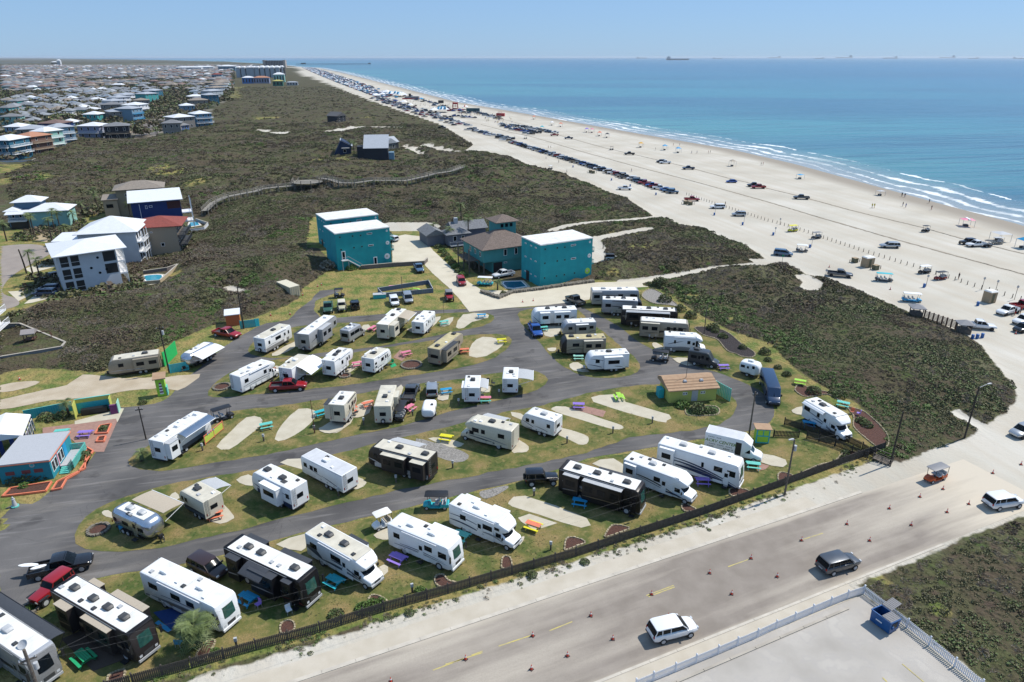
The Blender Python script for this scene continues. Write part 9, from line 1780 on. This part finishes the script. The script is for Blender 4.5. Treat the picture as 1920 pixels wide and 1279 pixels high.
x = rng.uniform(-40,60,60000); y = rng.uniform(36,85,60000); k = inside(x, y, VG); x, y = x[k], y[k]; e = np.maximum(vnoise(x, y,3,51),0)*.75+.25*vnoise(x, y,.8,52); ax = rng.uniform(0,1, len(x)); fz = segdist(x, y, W([(250,1284),(480,1219),(720,1147),(960,1078),(1200,1004),(1440,922),(1630,853)])); k = ax < np.clip((e-.42)*1.4+(1.6-fz)*.35,0.01,1); x, y = x[k], y[k]
scatter('verge_plants', np.column_stack([x, y, np.full(len(x),.0)]), rng.uniform(.2,.6, len(x)), rng.choice([6,6,2,3,5], len(x)))
x = rng.uniform(-70,62,60000); y = rng.uniform(34,130,60000); k = np.zeros(len(x), bool)
for q_ in ISL[:5]: k |= sdf(x, y, W(q_)) > .5
k |= inside(x, y, W([(290,1262),(60,1330),(60,1140),(190,1085),(420,1042),(700,970),(960,908),(1230,842),(1440,800),(1640,830),(1490,905),(1010,1063),(500,1200)]));
for q_ in pads['pad_concrete']: k &= ~inside(x, y, q_)
k &= vnoise(x, y,4,61) > .45; x, y = x[k], y[k]; scatter('lawn_weeds', np.column_stack([x, y, np.full(len(x),.02)]), rng.uniform(.15,.4, len(x)), np.full(len(x),6))
x = rng.uniform(-150,-75,900); y = rng.uniform(120,250,900); k = inside(x, y, YARDS) & (vnoise(x, y,9,81) > .5) & ~np.any([inside(x, y, q_) for q_ in NOSCRUB[1:]],0) & ~inside(x, y, W([(-60,600),(-60,455),(95,455),(60,520),(40,583)])); x, y = x[k], y[k]; scatter('yard_shrubs', np.column_stack([x, y, np.full(len(x),.1)]), rng.uniform(2.,4.5, len(x)), rng.choice([0,2,4], len(x)))
x = rng.uniform(-1900,-60,60000); y = rng.uniform(320,2600,60000); k = (sdf(x, y, FLAT[0][0]) > 3) & (np.abs(x) < y*.8) & (vnoise(x, y,40,71)+.3*rng.uniform(0,1, len(x)) > .42); x, y = x[k], y[k]; scatter('town_trees', np.column_stack([x, y, rng.uniform(1.5,4.5, len(x))]), rng.uniform(5,11, len(x)), rng.choice([0,4,2,4], len(x)))
for i,(u, v, n_) in enumerate([(340,176,120),(312,190,60),(60,270,0)]):
 if n_: c = np.array(G(u, v)); x = c[0]+rng.normal(0,22, n_); y = c[1]+rng.normal(0,30, n_); scatter('tree_belt', np.column_stack([x, y, np.zeros(n_)]), rng.uniform(9,15, n_), rng.choice([4,2,0], n_))
# ------------------------------------------------------------------ sea air
hb = MB().box(-30000,30000,-250,60500,-4.2,50.9); hb = MB().box(-62000,62000,-320,64000,-6.5,62.); o = hb.obj('haze',[]); o['kind'] = 'stuff'
hm = bpy.data.materials.new('haze_air'); hm.use_nodes = True; hn = hm.node_tree.nodes; hn.remove(hn['Principled BSDF']); pv = hn.new('ShaderNodeVolumePrincipled'); pv.inputs['Density'].default_value = .000028; pv.inputs['Color'].default_value = (.80,.90,1.,1); pv.inputs['Anisotropy'].default_value = .2
hm.node_tree.links.new(pv.outputs[0], hn['Material Output'].inputs['Volume']); o.data.materials.append(hm)
